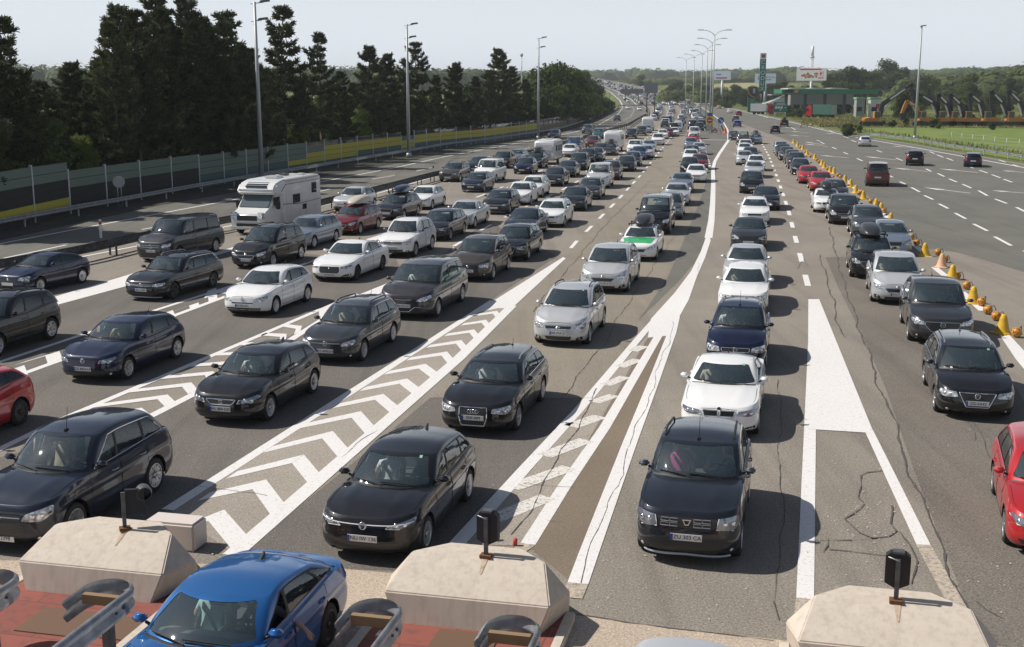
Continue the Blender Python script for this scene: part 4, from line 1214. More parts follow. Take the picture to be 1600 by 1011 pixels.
for a, b in (((1442.6, 293), (1516, 302)), ((1396, 262.5), (1450, 268)), ((1466, 263.5), (1528, 270)), ((1566, 266.5), (1604, 270)), ((1549, 297.5), (1606, 302.5)), ((1351, 244.5), (1400, 250)), ((1280, 242.5), (1326, 247)), ((1393, 228), (1428, 231)), ((1255, 225), (1294, 229)), ((1232, 211), (1264, 213.6)), ((1288, 208), (1321, 210.5)), ((1235, 205), (1262, 207.5)), ((1223, 199), (1248, 201.2)), ((1258, 222), (1285, 226))): arrow(a, b)
mline(GP((1640, 272), (1600, 262), (1420, 229), (1330, 213.5), (1290, 204), (1230, 189.5), (1165, 175), (1114, 165)), .3)
mline(GP((1200, 184), (1172, 174)), .25)
# far road lines
for f in (.02, .17, .34, .50, .66, .84, .98):
    q = [a.lerp(b, f) for a, b in zip(FAR_L, FAR_R)]
    for k, (a, b) in enumerate(zip(q, q[1:])):
        n = Vector((.22, 0, 0)); vs = [MK.verts.new(p+Vector((0, 0, .06))) for p in (a-n, a+n, b+n, b-n)]; fc = MK.faces.new(vs)
tag(obj('road_markings', MK, [M_MARK, M_MARKW, M_MARKT]), kind='structure')

# cracks and tarred joints
CK = bmesh.new()
def crack(pp, w, jit=.06):
    q = resamp(GP(*pp), .35); rnd = random.Random(len(pp)*7+int(pp[0][0]))
    ph = [rnd.uniform(0, 6) for _ in range(4)]
    q = [p+Vector((jit*.8*(math.sin(i*.31+ph[0])+.6*math.sin(i*.83+ph[1]))+rnd.uniform(-.018, .018), jit*.5*math.sin(i*.5+ph[2])+rnd.uniform(-.018, .018), 0)) for i, p in enumerate(q)]
    for a, b in zip(q, q[1:]):
        d = (b-a).normalized(); n = Vector((-d.y, d.x, 0)); wa, wb = w*rnd.uniform(.08, .62)/2, w*rnd.uniform(.08, .62)/2
        v = [CK.verts.new((p.x, p.y, .0155)) for p in (a-n*wa, a+n*wa, b+n*wb, b-n*wb)]; CK.faces.new(v)
for pp, w in (([(1280, 398), (1290, 428.6), (1302, 472), (1312, 516), (1321, 530)], .09), ([(1295.5, 354.6), (1310.6, 415), (1320.7, 448.8), (1337.6, 499), (1358, 556), (1372, 600), (1390, 644), (1407, 689), (1423, 742), (1441, 787), (1460, 831), (1476, 876), (1500, 921), (1529, 978)], .10),
    ([(1378, 736), (1344, 740), (1352, 760), (1346, 775), (1356, 791), (1317, 811), (1342, 833), (1368, 844), (1399, 836), (1387, 819), (1394, 791)], .07), ([(1273, 846), (1340, 845), (1415, 836)], .07), ([(1297, 860), (1370, 866), (1427, 872)], .06), ([(1296, 843), (1298, 862), (1280, 873)], .07), ([(1432, 915), (1436, 880), (1420, 845), (1405, 826)], .08),
    ([(1217, 593), (1219, 700), (1221, 842), (1217, 896), (1216, 980)], .035), ([(1019, 280), (945, 352), (880, 430), (830, 490)], .06), ([(1054, 369), (967, 495), (949, 530), (915, 574), (872, 628)], .045), ([(935, 607), (898, 671), (868, 728), (841, 775), (794, 843)], .05),
    ([(905, 912), (960, 762), (1018, 610), (1055, 500)], .03), ([(1510, 630), (1530, 680), (1545, 720)], .04), ([(1500, 640), (1523, 690)], .03), ([(1522, 940), (1560, 968), (1600, 975)], .05), ([(877, 958), (1000, 977), (1240, 1004)], .06), ([(820, 756), (865, 760), (915, 762)], .025), ([(880, 690), (940, 676)], .02), ([(850, 815), (905, 818)], .02),
    ([(300, 760), (400, 771), (430, 778)], .03), ([(535, 715), (560, 694), (600, 668)], .035), ([(1245, 420), (1255, 405), (1265, 418)], .05), ([(340, 640), (300, 630), (322, 652)], .025), ([(1108, 386), (1250, 393), (1440, 397)], .04), ([(672, 622), (800, 623), (938, 622)], .03), ([(1230, 640), (1262, 660)], .02), ([(1090, 410), (1095, 440)], .02), ([(1340, 300), (1400, 345), (1460, 395)], .03)):
    crack(pp, w)
tag(obj('road_cracks', CK, M_CRACK), kind='structure')
LB = bmesh.new(); rl = random.Random(12)
for k in range(300):
    c = G(rl.uniform(280, 1580), 560+430*rl.random()**.7) if k % 3 else G(rl.gauss(1355, 35), rl.gauss(805, 45)); r_ = rl.uniform(.006, .020); a_ = rl.uniform(0, 3)
    LB.faces.new([LB.verts.new((c.x+r_*rl.uniform(.6, 1.4)*math.cos(a_+t), c.y+r_*rl.uniform(.6, 1.4)*math.sin(a_+t), .024)) for t in (0, 1.6, 3.1, 4.7)])
tag(obj('litter', LB, mat('litter_pale', (.62, .60, .56), .8)), 'tiny pale scraps of litter scattered over the asphalt', 'litter', kind='stuff')
# verge between the left carriageway and the noise barrier
vb = GP((-150, 395), (0, 361), (92, 337), (190, 317), (285, 299), (377, 281), (464, 265), (540, 252), (604, 242), (676, 231), (760, 222.5), (840, 210), (876, 202), (920, 188), (950, 175), (964, 166))
def verge():
    bm = bmesh.new(); A = resamp(left_edge[:-1], 6); B = resamp([p+Vector((-3.5, 1.5, 0)) for p in vb], 6); n = min(len(A), len(B)); row = None
    for i in range(60):
        a = A[min(len(A)-1, round(i*(len(A)-1)/59))]; b = B[min(len(B)-1, round(i*(len(B)-1)/59))]
        r = (bm.verts.new((a.x+.6, a.y, .003)), bm.verts.new((b.x, b.y, .003)))
        if row: bm.faces.new((row[0], r[0], r[1], row[1]))
        row = r
    bmesh.ops.recalc_face_normals(bm, faces=bm.faces[:])
    tag(obj('verge', bm, M_DIRT), kind='structure')
verge()
# toll islands: red paving with kerbs
M_RED = mat('red_paving', (.26, .075, .055), .85)
def _red():
    N, L, b = nodes(M_RED); tc = N.new('ShaderNodeTexCoord')
    br = N.new('ShaderNodeTexBrick'); br.inputs['Scale'].default_value = 1.0; br.inputs['Brick Width'].default_value = 1.3; br.inputs['Row Height'].default_value = 1.05; br.inputs['Mortar Size'].default_value = .010
    br.inputs['Color1'].default_value = (.30, .085, .062, 1); br.inputs['Color2'].default_value = (.235, .072, .055, 1); br.inputs['Mortar'].default_value = (.13, .05, .04, 1)
    nz = N.new('ShaderNodeTexNoise'); nz.inputs['Scale'].default_value = 6; nz.inputs['Detail'].default_value = 8
    mx = N.new('ShaderNodeMix'); mx.data_type = 'RGBA'; mx.inputs[7].default_value = (.12, .06, .045, 1)
    r = N.new('ShaderNodeMapRange'); r.inputs[1].default_value = .5; r.inputs[2].default_value = .75; r.inputs[3].default_value = 0; r.inputs[4].default_value = .7
    mp = N.new('ShaderNodeMapping'); mp.inputs['Rotation'].default_value = (0, 0, R(13.7)); L.new(tc.outputs['Object'], mp.inputs[0])
    L.new(mp.outputs[0], br.inputs[0]); L.new(tc.outputs['Object'], nz.inputs[0]); L.new(nz.outputs[0], r.inputs[0]); L.new(r.outputs[0], mx.inputs[0]); L.new(br.outputs[0], mx.inputs[6]); L.new(mx.outputs[2], b.inputs['Base Color'])
_red()
M_CONC = mat('cast_concrete', (.40, .35, .29), .85)
def _conc(m, a, b_, c):
    nz, rp, mp = noise_col(m, [(.30, a), (.5, b_), (.72, c)], 2.2, 9, rough_n=.7)
    N, L, b = nodes(m); tc = N.new('ShaderNodeTexCoord')
    mp2 = N.new('ShaderNodeMapping'); mp2.inputs['Scale'].default_value = (7, 7, .35); n2 = N.new('ShaderNodeTexNoise'); n2.inputs['Scale'].default_value = 1.6; n2.inputs['Detail'].default_value = 6
    L.new(tc.outputs['Object'], mp2.inputs[0]); L.new(mp2.outputs[0], n2.inputs[0])
    r = N.new('ShaderNodeMapRange'); r.inputs[1].default_value = .46; r.inputs[2].default_value = .74; r.inputs[3].default_value = 0; r.inputs[4].default_value = .34
    L.new(n2.outputs[0], r.inputs[0]); mx = N.new('ShaderNodeMix'); mx.data_type = 'RGBA'; mx.inputs[7].default_value = (a[0]*.55, a[1]*.55, a[2]*.52, 1)
    L.new(r.outputs[0], mx.inputs[0]); L.new(rp.outputs[0], mx.inputs[6]); L.new(mx.outputs[2], b.inputs['Base Color'])
    bp = N.new('ShaderNodeBump'); bp.inputs['Strength'].default_value = .10; bp.inputs['Distance'].default_value = .02; L.new(nz.outputs[0], bp.inputs['Height']); L.new(bp.outputs[0], b.inputs['Normal'])
_conc(M_CONC, (.53, .455, .378), (.58, .505, .42), (.625, .55, .46))
UH = Vector((math.sin(R(13.0)), math.cos(R(13.0)), 0)); VH = Vector((UH.y, -UH.x, 0))
def frame_at(p): return Matrix(((VH.x, UH.x, 0, p.x), (VH.y, UH.y, 0, p.y), (0, 0, 1, p.z), (0, 0, 0, 1)))
BLOCKS = [G(143, 940), G(728, 992), G(1394, 1078)]
for p in BLOCKS:
    bm = bmesh.new(); T = frame_at(p)
    f = [bm.verts.new(T @ Vector(c)) for c in ((-1.32, -9, .13), (1.32, -9, .13), (1.32, .62, .13), (-1.32, .62, .13))]; bm.faces.new(f)
    isl = obj('toll_island', bm, M_RED); tag(isl, kind='structure')
    bm = bmesh.new()
    for s in (-1, 1): box(bm, T @ Vector((s*1.40, -4.3, .075)), (.15, 10.2, .15), -R(13.0), bev=.015)
    box(bm, T @ Vector((0, .72, .07)), (2.6, .15, .14), -R(13.0), bev=.015)
    tag(obj('island_kerb', bm, M_CONC), kind='structure')
# ------------------------------------------------------------------ vegetation
def leaf_mat(name, stops, scale=.5, trans=.25):
    m = mat(name, stops[1][1], .75, spec=.2)
    nz, rp, mp = noise_col(m, stops, scale, 5, rough_n=.7)
    N, L, b = nodes(m)
    oi = N.new('ShaderNodeObjectInfo'); hs_ = N.new('ShaderNodeHueSaturation'); mr = N.new('ShaderNodeMapRange')
    mr.inputs[3].default_value = .75; mr.inputs[4].default_value = 1.25
    L.new(oi.outputs['Random'], mr.inputs[0]); L.new(mr.outputs[0], hs_.inputs['Value']); L.new(rp.outputs[0], hs_.inputs['Color']); L.new(hs_.outputs[0], b.inputs['Base Color'])
    if trans:
        tl = N.new('ShaderNodeBsdfTranslucent'); L.new(hs_.outputs[0], tl.inputs[0]); mx = N.new('ShaderNodeMixShader'); mx.inputs[0].default_value = trans
        L.new(b.outputs[0], mx.inputs[1]); L.new(tl.outputs[0], mx.inputs[2]); L.new(mx.outputs[0], N['Material Output'].inputs[0])
    return m
M_NEEDLE = leaf_mat('pine_needles', [(.30, (.036, .048, .021)), (.50, (.070, .085, .036)), (.70, (.12, .13, .055))], .9, .22)
M_LEAF = leaf_mat('broad_leaves', [(.30, (.045, .070, .018)), (.50, (.080, .115, .030)), (.70, (.125, .150, .042))], .7)
M_LEAFY = leaf_mat('yellow_green_leaves', [(.30, (.075, .11, .022)), (.50, (.125, .17, .035)), (.70, (.18, .21, .055))], .7)
M_LEAFD = leaf_mat('dark_leaves', [(.30, (.028, .046, .014)), (.50, (.048, .070, .020)), (.70, (.075, .095, .03))], .7)
M_BARK = mat('bark', (.085, .062, .045), .9); noise_col(M_BARK, [(.35, (.045, .034, .026)), (.65, (.13, .095, .07))], 3, 7, stretch=(3, 3, .6))
def pine_meshes(seed, h=15.0, low=.22, dens=1.0, rad=.20, gap=.0):
    rnd = random.Random(seed); tr = bmesh.new(); cr_ = bmesh.new()
    lean = [Vector((rnd.uniform(-.25, .25)*t*t*2, rnd.uniform(-.25, .25)*t*t*2, t*h)) for t in (0, .2, .4, .6, .8, .97)]
    def tp(t):
        k = t/.2 if t < .8 else 4+(t-.8)/.17; i = min(4, int(k)); return lean[i].lerp(lean[i+1], min(1, k-i))
    tube(tr, lean, [.24, .21, .17, .12, .07, .02], 7)
    def tuft(c, d, ln, n):
        for _ in range(n):
            v = (d+Vector((rnd.gauss(0, .75), rnd.gauss(0, .75), rnd.gauss(0, .55)+.25))).normalized()
            s = v.cross(Vector((rnd.gauss(0, 1), rnd.gauss(0, 1), rnd.gauss(0, 1)))).normalized()*ln*.24
            e = c+v*ln*rnd.uniform(.6, 1.15); q = c+Vector((rnd.gauss(0, .09), rnd.gauss(0, .09), rnd.gauss(0, .07)))
            cr_.faces.new([cr_.verts.new(p) for p in (q-s*.5, q+s*.5, e+s*.28, e-s*.28)])
    t = low
    while t < .985:
        u = (t-low)/(1-low)
        R0 = rad*h*(1-u)**.72*(.62+.38*min(1, u*4))
        nb = rnd.choice((4, 5, 6)); a0 = rnd.uniform(0, 6.28)
        for k in range(nb):
            if rnd.random() < gap: continue
            a = a0+6.283*k/nb+rnd.uniform(-.35, .35); ln = R0*rnd.uniform(.45, 1.35)+.25
            p0 = tp(min(.96, t+rnd.uniform(-.012, .012))); up_ = rnd.uniform(-.10, .22)+.25*u
            p1 = p0+Vector((math.cos(a)*ln*.55, math.sin(a)*ln*.55, ln*.55*up_-.02*ln)); p2 = p0+Vector((math.cos(a)*ln, math.sin(a)*ln, ln*(up_+.16)))
            tube(tr, [p0, p1, p2], [.055, .035, .012], 4, cap=False)
            nt_ = max(3, int(ln*3.4*dens))
            for j in range(nt_):
                f = .30+.70*(j+rnd.random()*.6)/nt_; c = p1.lerp(p2, (f-.5)*2) if f > .5 else p0.lerp(p1, f*2)
                wd = .36*ln*(1.05-f)+.12
                for sd in ((-1, 1) if f < .9 else (0,)):
                    off = Vector((-math.sin(a), math.cos(a), 0))*sd*wd*rnd.uniform(.3, 1)+Vector((0, 0, rnd.uniform(-.05, .12)))
                    d = Vector((math.cos(a), math.sin(a), .35))+off.normalized()*.5 if sd else Vector((math.cos(a), math.sin(a), .5))
                    tuft(c+off, d.normalized(), .46+.14*(1-u), 10)
        t += (.042+.02*rnd.random())*(1.0 if u < .8 else .7)
    tuft(tp(.99), Vector((0, 0, 1)), .5, 16)
    a = bpy.data.meshes.new('pine_trunk'); tr.to_mesh(a); tr.free(); a.materials.append(M_BARK)
    b = bpy.data.meshes.new('pine_crown'); cr_.to_mesh(b); cr_.free(); b.materials.append(M_NEEDLE)
    return a, b
PINES = [pine_meshes(1, rad=.25, dens=1.25, gap=.04), pine_meshes(2, rad=.26, low=.10, dens=1.35, gap=.02), pine_meshes(3, rad=.23, low=.26, dens=1.2, gap=.14), pine_meshes(4, rad=.29, low=.05, dens=1.3), pine_meshes(5, rad=.25, low=.34, dens=1.2, gap=.16)]
def crown_mesh(seed, h, w, n, leaf, m, lobes=16, bottom=.18, trunk=True):
    """broadleaf crown of unit proportions h x w: lobes filled with small leaf clumps"""
    rnd = random.Random(seed); cb = bmesh.new(); tb = bmesh.new(); L = []
    for k in range(lobes):
        z = h*(bottom+(1-bottom)*rnd.random()**.8*.86+.06); u = (z/h-bottom)/(1-bottom)
        rr = w*.5*(1-abs(u-.42)**1.7*1.5)*.72; a = rnd.uniform(0, 6.28); d = rr*math.sqrt(rnd.random())
        L.append((Vector((math.cos(a)*d, math.sin(a)*d, z)), w*rnd.uniform(.13, .25)))
    for k in range(n):
        c, r = rnd.choice(L); v = Vector((rnd.gauss(0, 1), rnd.gauss(0, 1), rnd.gauss(0, 1)*.8+.15)).normalized()
        p = c+v*r*(rnd.random()**.35)*rnd.uniform(.85, 1.18)
        nr = (v+Vector((rnd.gauss(0, .6), rnd.gauss(0, .6), rnd.gauss(0, .6)))).normalized(); t = nr.orthogonal().normalized(); b = nr.cross(t); a = rnd.uniform(0, 6.28)
        t, b = t*math.cos(a)+b*math.sin(a), b*math.cos(a)-t*math.sin(a); s = leaf*rnd.uniform(.6, 1.3)
        cb.faces.new([cb.verts.new(p+t*s*x+b*s*y) for x, y in ((-.5, -.15), (.05, -.42), (.55, .08), (.0, .42))])
    tube(tb, [(0, 0, -.2), (.05, .03, h*.3), (0, 0, h*.62)], [w*.035, w*.028, w*.012], 7)
    for c, r in L[:9]: tube(tb, [Vector((.03, .02, h*.28)), c*.6+Vector((0, 0, h*.1)), c], [w*.018, w*.012, w*.004], 5, cap=False)
    A = bpy.data.meshes.new('trunk'); tb.to_mesh(A); tb.free(); A.materials.append(M_BARK)
    B = bpy.data.meshes.new('crown'); cb.to_mesh(B); cb.free(); B.materials.append(m)
    return A, B
BROAD = [crown_mesh(11, 9, 7.5, 7500, .36, M_LEAF), crown_mesh(12, 9, 6.5, 6500, .36, M_LEAFY, 14, .08), crown_mesh(13, 9, 8, 7500, .38, M_LEAFD, 18, .05), crown_mesh(14, 9, 9, 8500, .38, M_LEAF, 20, .22)]
SHRUB = [crown_mesh(21, 3, 3.4, 3000, .20, M_LEAF, 10, .0), crown_mesh(22, 3, 3.6, 3000, .20, M_LEAFD, 10, .0), crown_mesh(23, 3, 3.2, 2800, .20, M_LEAFY, 9, .0)]
trv = random.Random(77)
def tree(name, pair, p, sc_, label, cat, group, wide=1.0):
    o = empty(name, p, trv.uniform(0, 6.28)); tag(o, label, cat, group)
    for nme, me in (('trunk', pair[0]), ('crown', pair[1])):
        c = link(nme, me, o); c.scale = (sc_*wide, sc_*wide, sc_)
    return o
PG, PL = 'dark pines behind the noise barrier', 'tall dark pine in the belt behind the noise barrier'
# (photo x, photo y of the top, distance, variant, width)
PN = [(0, 26, 84, 2, 1.0), (-30, 70, 80, 3, 1.1), (28, 118, 88, 3, 1.1), (68, 128, 90, 1, 1.05), (108, 98, 96, 1, 1.0), (140, 130, 92, 3, 1.0), (186, 8, 97, 1, .95), (212, 40, 108, 3, .9), (240, -4, 112, 0, .95), (262, 30, 104, 1, 1.0), (290, -2, 114, 0, .9), (318, 26, 108, 1, .9), (350, 18, 118, 0, 1.0), (376, 70, 112, 1, .9), (438, 9, 128, 2, .95), (418, 120, 124, 3, .9), (468, 128, 132, 1, .9), (497, 51, 138, 2, .8), (530, 112, 142, 3, .85), (575, 72, 154, 3, .9), (604, 84, 158, 1, .9), (628, 112, 158, 3, .8), (651, 66, 168, 4, .85), (680, 118, 172, 3, .8), (710, 98, 178, 1, .95), (742, 120, 186, 3, .8), (762, 110, 200, 3, .9), (780, 76, 204, 1, 1.0), (800, 104, 206, 3, .8), (822, 124, 214, 1, .8),
      (-60, 60, 100, 1, 1.2), (50, 150, 84, 3, .9), (330, 90, 100, 3, .9), (225, 110, 92, 1, .8), (160, 90, 104, 3, 1.0), (395, 130, 116, 3, .8), (550, 130, 150, 3, .8)]
WALLD = ([-190, 0, 92, 190, 285, 377, 464, 540, 604, 676, 760, 840], [60, 66, 74, 83, 92, 104, 117, 131, 144, 161, 178, 210])
PN += [(x, y, 0, v, .72) for x, y, v in ((172, 34, 2), (206, 16, 4), (250, 12, 2), (300, 16, 4), (345, 34, 2), (392, 76, 4))]+[(x, -5, 0, 1, 1.0) for x in (-112, -140, -168, -196, -224, -252)]  # second list: unseen pines past the left border, added to shade the carriageway
for x, y, d, v, wd in PN:
    wl = float(np.interp(x, *WALLD)); d = wl+(max(6, (d-wl)*.62) if d else 4.5)
    top = at(x, y, d); s = max(.25, (top.z+.2)/15.0)
    lab = PL
    tree('pine_tree', PINES[v], (top.x, d, -.1), s, lab, 'tree', PG, wd)
UG, UL = 'leafy undergrowth behind the noise barrier', 'leafy shrub filling gaps between pines behind the noise barrier'
for k in range(40):
    t = k/39; x = -20+880*t; d = float(np.interp(x, [0, 190, 377, 540, 760, 860], [78, 90, 112, 142, 190, 222]))+trv.uniform(0, 12)
    d += 9; p = at(x+trv.uniform(-8, 8), 200, d); hh = trv.uniform(3.2, 7.0) if trv.random() < .8 else 8.5
    tree('shrub', SHRUB[trv.choice((0, 1, 1, 2))] if hh < 6 else BROAD[trv.choice((0, 2, 1))], (p.x, d, -.1), hh/3 if hh < 6 else hh/9, UL, 'shrub', UG)
for x, y, v in ((62, 196, 0), (122, 214, 1), (200, 168, 0), (262, 204, 1), (338, 212, 0), (462, 184, 1), (522, 192, 0), (560, 172, 1), (690, 184, 1), (742, 188, 0), (20, 230, 1), (400, 205, 0), (610, 190, 0), (800, 182, 1)):
    d = float(np.interp(x, *WALLD))+7.5; p = at(x, y, d); tree('shrub', BROAD[v], (p.x, d, -.1), max(.3, p.z/9), UL, 'shrub', UG, 1.0)
# broadleaf belt towards the bend
DG, DL = 'broadleaf trees beside the bend', 'green broadleaf tree behind the glass part of the barrier'
for x, y, d, v in [(850, 112, 245, 2), (868, 108, 260, 0), (885, 118, 270, 0), (902, 122, 285, 1), (875, 138, 250, 1), (918, 138, 300, 1), (905, 150, 285, 1), (930, 148, 330, 1), (940, 154, 350, 0), (892, 144, 268, 0), (862, 150, 240, 0), (845, 142, 235, 2), (948, 158, 380, 2), (925, 128, 420, 2), (905, 118, 400, 0), (880, 112, 380, 3)]:
    p = at(x, y, d); tree('broadleaf_tree', BROAD[v], (p.x, d, -.2), max(.3, p.z/9+.05), DL, 'tree', DG, trv.uniform(.95, 1.3))
# right side: bank of trees and bushes behind the diggers and the filling station
RG = 'trees on the bank behind the diggers'
for k in range(88):
    Y = trv.uniform(325, 520); x = trv.uniform(118, 262)*Y/400*1.0+trv.uniform(0, 20)
    px, py, _ = proj((x, Y, 0))
    if px < 1378 and Y < 400: continue
    hh = trv.uniform(4, 8) if Y < 400 else trv.uniform(7, 13)
    tree('broadleaf_tree', BROAD[trv.choice((0, 0, 1, 2, 3))], (x, Y, terrain_z(x, Y)-.2), hh/9, 'green broadleaf tree on the bank behind the diggers', 'tree', RG, trv.uniform(.9, 1.3))
SG = 'bushes along the right verge'
for x, y, hh, v in [(1328, 214, 3.2, 0), (1340, 211, 2.6, 2), (1322, 208, 2.2, 1), (1238, 183, 3.6, 0), (1246, 184, 3.2, 1), (1228, 182, 2.4, 0), (1200, 172, 3.2, 0), (1190, 173, 2.6, 1), (1262, 176, 4.5, 1), (1288, 178, 4, 0), (1460, 200, 2.4, 1), (1468, 201, 2.2, 0), (1548, 203, 2, 1), (1395, 198, 2.2, 0), (1415, 197, 2.5, 2), (1440, 196, 2.4, 1), (1380, 196, 1.8, 0), (1310, 180, 3, 1), (1240, 176, 4, 0), (1256, 174, 5, 1), (1276, 176, 4.5, 0), (1286, 174, 5.5, 1), (1296, 177, 4, 2), (1322, 178, 4, 1), (1335, 180, 3.5, 0), (1232, 178, 3.5, 1), (1110, 158, 5, 1), (1128, 160, 4, 1), (1140, 158, 4.5, 0), (1155, 161, 3, 2), (1090, 150, 5, 0)]:
    p = G(x, y); hh *= .72; tree('bush', SHRUB[v], (p.x, p.y, -.1), hh/3, 'green bush growing along the right hand verge', 'bush', SG, trv.uniform(1, 1.4))
for x, y, d, v, lab in [(1395, 97, 620, 3, 'lone rounded tree standing on the ridge behind the filling station'), (1337, 108, 560, 0, 'tall round tree behind the filling station canopy'), (1362, 114, 560, 0, 'second round tree behind the filling station canopy end'), (1309, 116, 560, 2, 'dark spreading tree behind the food billboard post')]:
    p = at(x, y, d); z0 = terrain_z(p.x, d); tree('broadleaf_tree', BROAD[v], (p.x, d, z0-.3), (p.z-z0)/9, lab, 'tree', None, 1.2)
MG = 'trees in the fields beyond the right lanes'
for x, y, d, v in [(1048, 133, 760, 2), (1075, 134, 720, 0), (1105, 132, 680, 0), (1125, 137, 640, 2), (1150, 134, 640, 0), (1165, 140, 600, 2), (1180, 136, 620, 0), (1205, 130, 600, 2), (1222, 128, 620, 0), (1001, 118, 1000, 0), (1060, 127, 850, 2), (1090, 128, 800, 0), (1232, 136, 520, 0), (1265, 134, 560, 2), (1300, 128, 520, 0), (1320, 130, 500, 2), (1120, 145, 560, 1), (1140, 147, 520, 2), (1215, 140, 480, 2)]:
    p = at(x, y, d); z0 = terrain_z(p.x, d); tree('broadleaf_tree', BROAD[v], (p.x, d, z0-.3), max(.35, (p.z-z0)/9), 'small far tree in the fields beyond the right lanes', 'tree', MG, trv.uniform(1, 1.5))
# far woods: one mass
def far_woods():
    bm = bmesh.new(); rnd = random.Random(9)
    def lump(c, w, h, n):
        for _ in range(n):
            v = Vector((rnd.gauss(0, 1), rnd.gauss(0, 1)-.4, abs(rnd.gauss(0, 1)))).normalized()
            p = c+Vector((v.x*w*.5, v.y*w*.5, h*(.25+.75*v.z*rnd.uniform(.75, 1.05))-h*.2*rnd.random())); s = w*rnd.uniform(.035, .085)
            t = v.orthogonal().normalized(); b = v.cross(t); a = rnd.uniform(0, 6.28); t, b = t*math.cos(a)+b*math.sin(a), b*math.cos(a)-t*math.sin(a)
            bm.faces.new([bm.verts.new(p+t*s*x+b*s*y) for x, y in ((-1, -.5), (.2, -1), (1, .3), (-.1, 1))])
    def row(x0, x1, top, d0, d1, step, wmin, wmax, n):
        x = x0
        while x < x1:
            d = rnd.uniform(d0, d1); y = float(np.interp(x, [a for a, b in top], [b for a, b in top]))+rnd.uniform(-2.5, 4)
            p = at(x, y, d); z0 = terrain_z(p.x, d); hgt = max(6, p.z-z0)
            lump(Vector((p.x, d, z0)), rnd.uniform(wmin, wmax), hgt, n); x += step*rnd.uniform(.5, 1.5)
    row(-60, 900, [(0, 96), (60, 98), (140, 98), (200, 104), (420, 100), (560, 100), (700, 104), (900, 112)], 900, 1500, 6, 22, 40, 230)
    row(880, 1200, [(880, 110), (1000, 107), (1060, 109), (1200, 106)], 1900, 2600, 5, 40, 70, 180)
    row(1180, 1640, [(1180, 110), (1240, 104), (1330, 112), (1450, 108), (1540, 104), (1640, 100)], 1200, 1800, 5, 34, 60, 220)
    row(1400, 1660, [(1400, 122), (1460, 116), (1520, 112), (1560, 104), (1600, 98), (1660, 96)], 520, 760, 7, 14, 22, 420)
    row(960, 1200, [(960, 122), (1100, 124), (1200, 122)], 1150, 1500, 7, 22, 34, 180)
    row(1040, 1200, [(1040, 138), (1200, 137)], 640, 760, 9, 9, 16, 220)
    tag(obj('far_woods', bm, M_LEAF), 'hazy mass of far woods along the horizon', 'woods', kind='stuff')
far_woods()
# tall grass and weeds on the right verge and round the diggers
def weeds():
    bm = bmesh.new(); rnd = random.Random(31)
    edge = GP((1165, 172), (1230, 184), (1290, 197), (1330, 205), (1420, 218), (1600, 248), (1760, 276))
    q = resamp(edge, .35)
    for p in q:
        for _ in range(3):
            c = p+Vector((rnd.uniform(.3, 5), rnd.uniform(-.5, 1.5), 0)); h = rnd.uniform(.15, .5)
            d = Vector((rnd.uniform(-.3, .3), rnd.uniform(-.3, .3), 1))*h; s = Vector((rnd.uniform(-1, 1), rnd.uniform(-1, 1), 0))*.12
            bm.faces.new([bm.verts.new(v) for v in (c-s, c+s, c+d)])
    for _ in range(11000):
        gx = 1250+400*rnd.random()**.8; c = G(gx, rnd.gauss(190, 5)); h = rnd.uniform(.1, .55)
        if proj(c)[1] > 200 or c.y > 420: continue
        d = Vector((rnd.uniform(-.3, .3), rnd.uniform(-.3, .3), 1))*h; s = Vector((rnd.uniform(-1, 1), rnd.uniform(-1, 1), 0))*.22
        bm.faces.new([bm.verts.new(v) for v in (c-s, c+s, c+d)])
    m = leaf_mat('weeds_green', [(.32, (.11, .13, .035)), (.48, (.20, .19, .07)), (.64, (.34, .28, .13))], .10, .2)
    tag(obj('weeds', bm, m), 'tall dry weeds along the right verge and round the diggers', 'weeds', kind='stuff')
weeds()
# ------------------------------------------------------------------ vehicle types
HATCH = dict()
WAGON = dict(L=4.58, W=1.79, H=1.46, wb=2.67, fo=.92, yc=1.20, yt=2.00, yr=4.15, yb=4.48, rdrop=.08, pil=[(2.45, 2.56), (3.36, 3.42)], zr=.99)
SEDAN = dict(L=4.65, W=1.81, H=1.44, wb=2.78, fo=.84, yc=1.28, yt=2.12, yr=3.36, yb=4.06, rdrop=.11, dlo=(3.78, 3.38), pil=[(2.46, 2.54), (3.42, 3.22)], zr=1.0)
SUV = dict(L=4.48, W=1.84, H=1.67, wb=2.65, fo=.90, gc=.21, zn=.86, zc=1.05, zm=1.07, zr=1.14, yc=1.18, yt=1.95, yr=3.92, yb=4.36, wr=.35, pil=[(2.38, 2.48), (3.32, 3.38)], tum=.18)
MPV = dict(L=4.70, W=1.88, H=1.66, wb=2.85, fo=.95, zn=.80, zc=1.03, zm=1.03, zr=1.08, yc=.98, yt=1.98, yr=4.18, yb=4.58, wr=.33, pil=[(2.42, 2.54), (3.44, 3.50)], tum=.17, hcrown=.09)
VAN = dict(L=4.98, W=1.92, H=1.94, wb=3.05, fo=.93, gc=.20, zn=.92, zc=1.16, zm=1.16, zr=1.17, yc=.92, yt=1.72, yr=4.72, yb=4.88, wr=.34, tum=.13, rdrop=.05, pil=[(2.36, 2.42), (3.60, 3.62)], hcrown=.09, cr=.22, cf=.55)
def up(b, **k): d = dict(b); d.update(k); return d
KITS = {}
def kit(key, P, front, lod, **k):
    KITS[key] = car_kit(P, front, lod, **k)
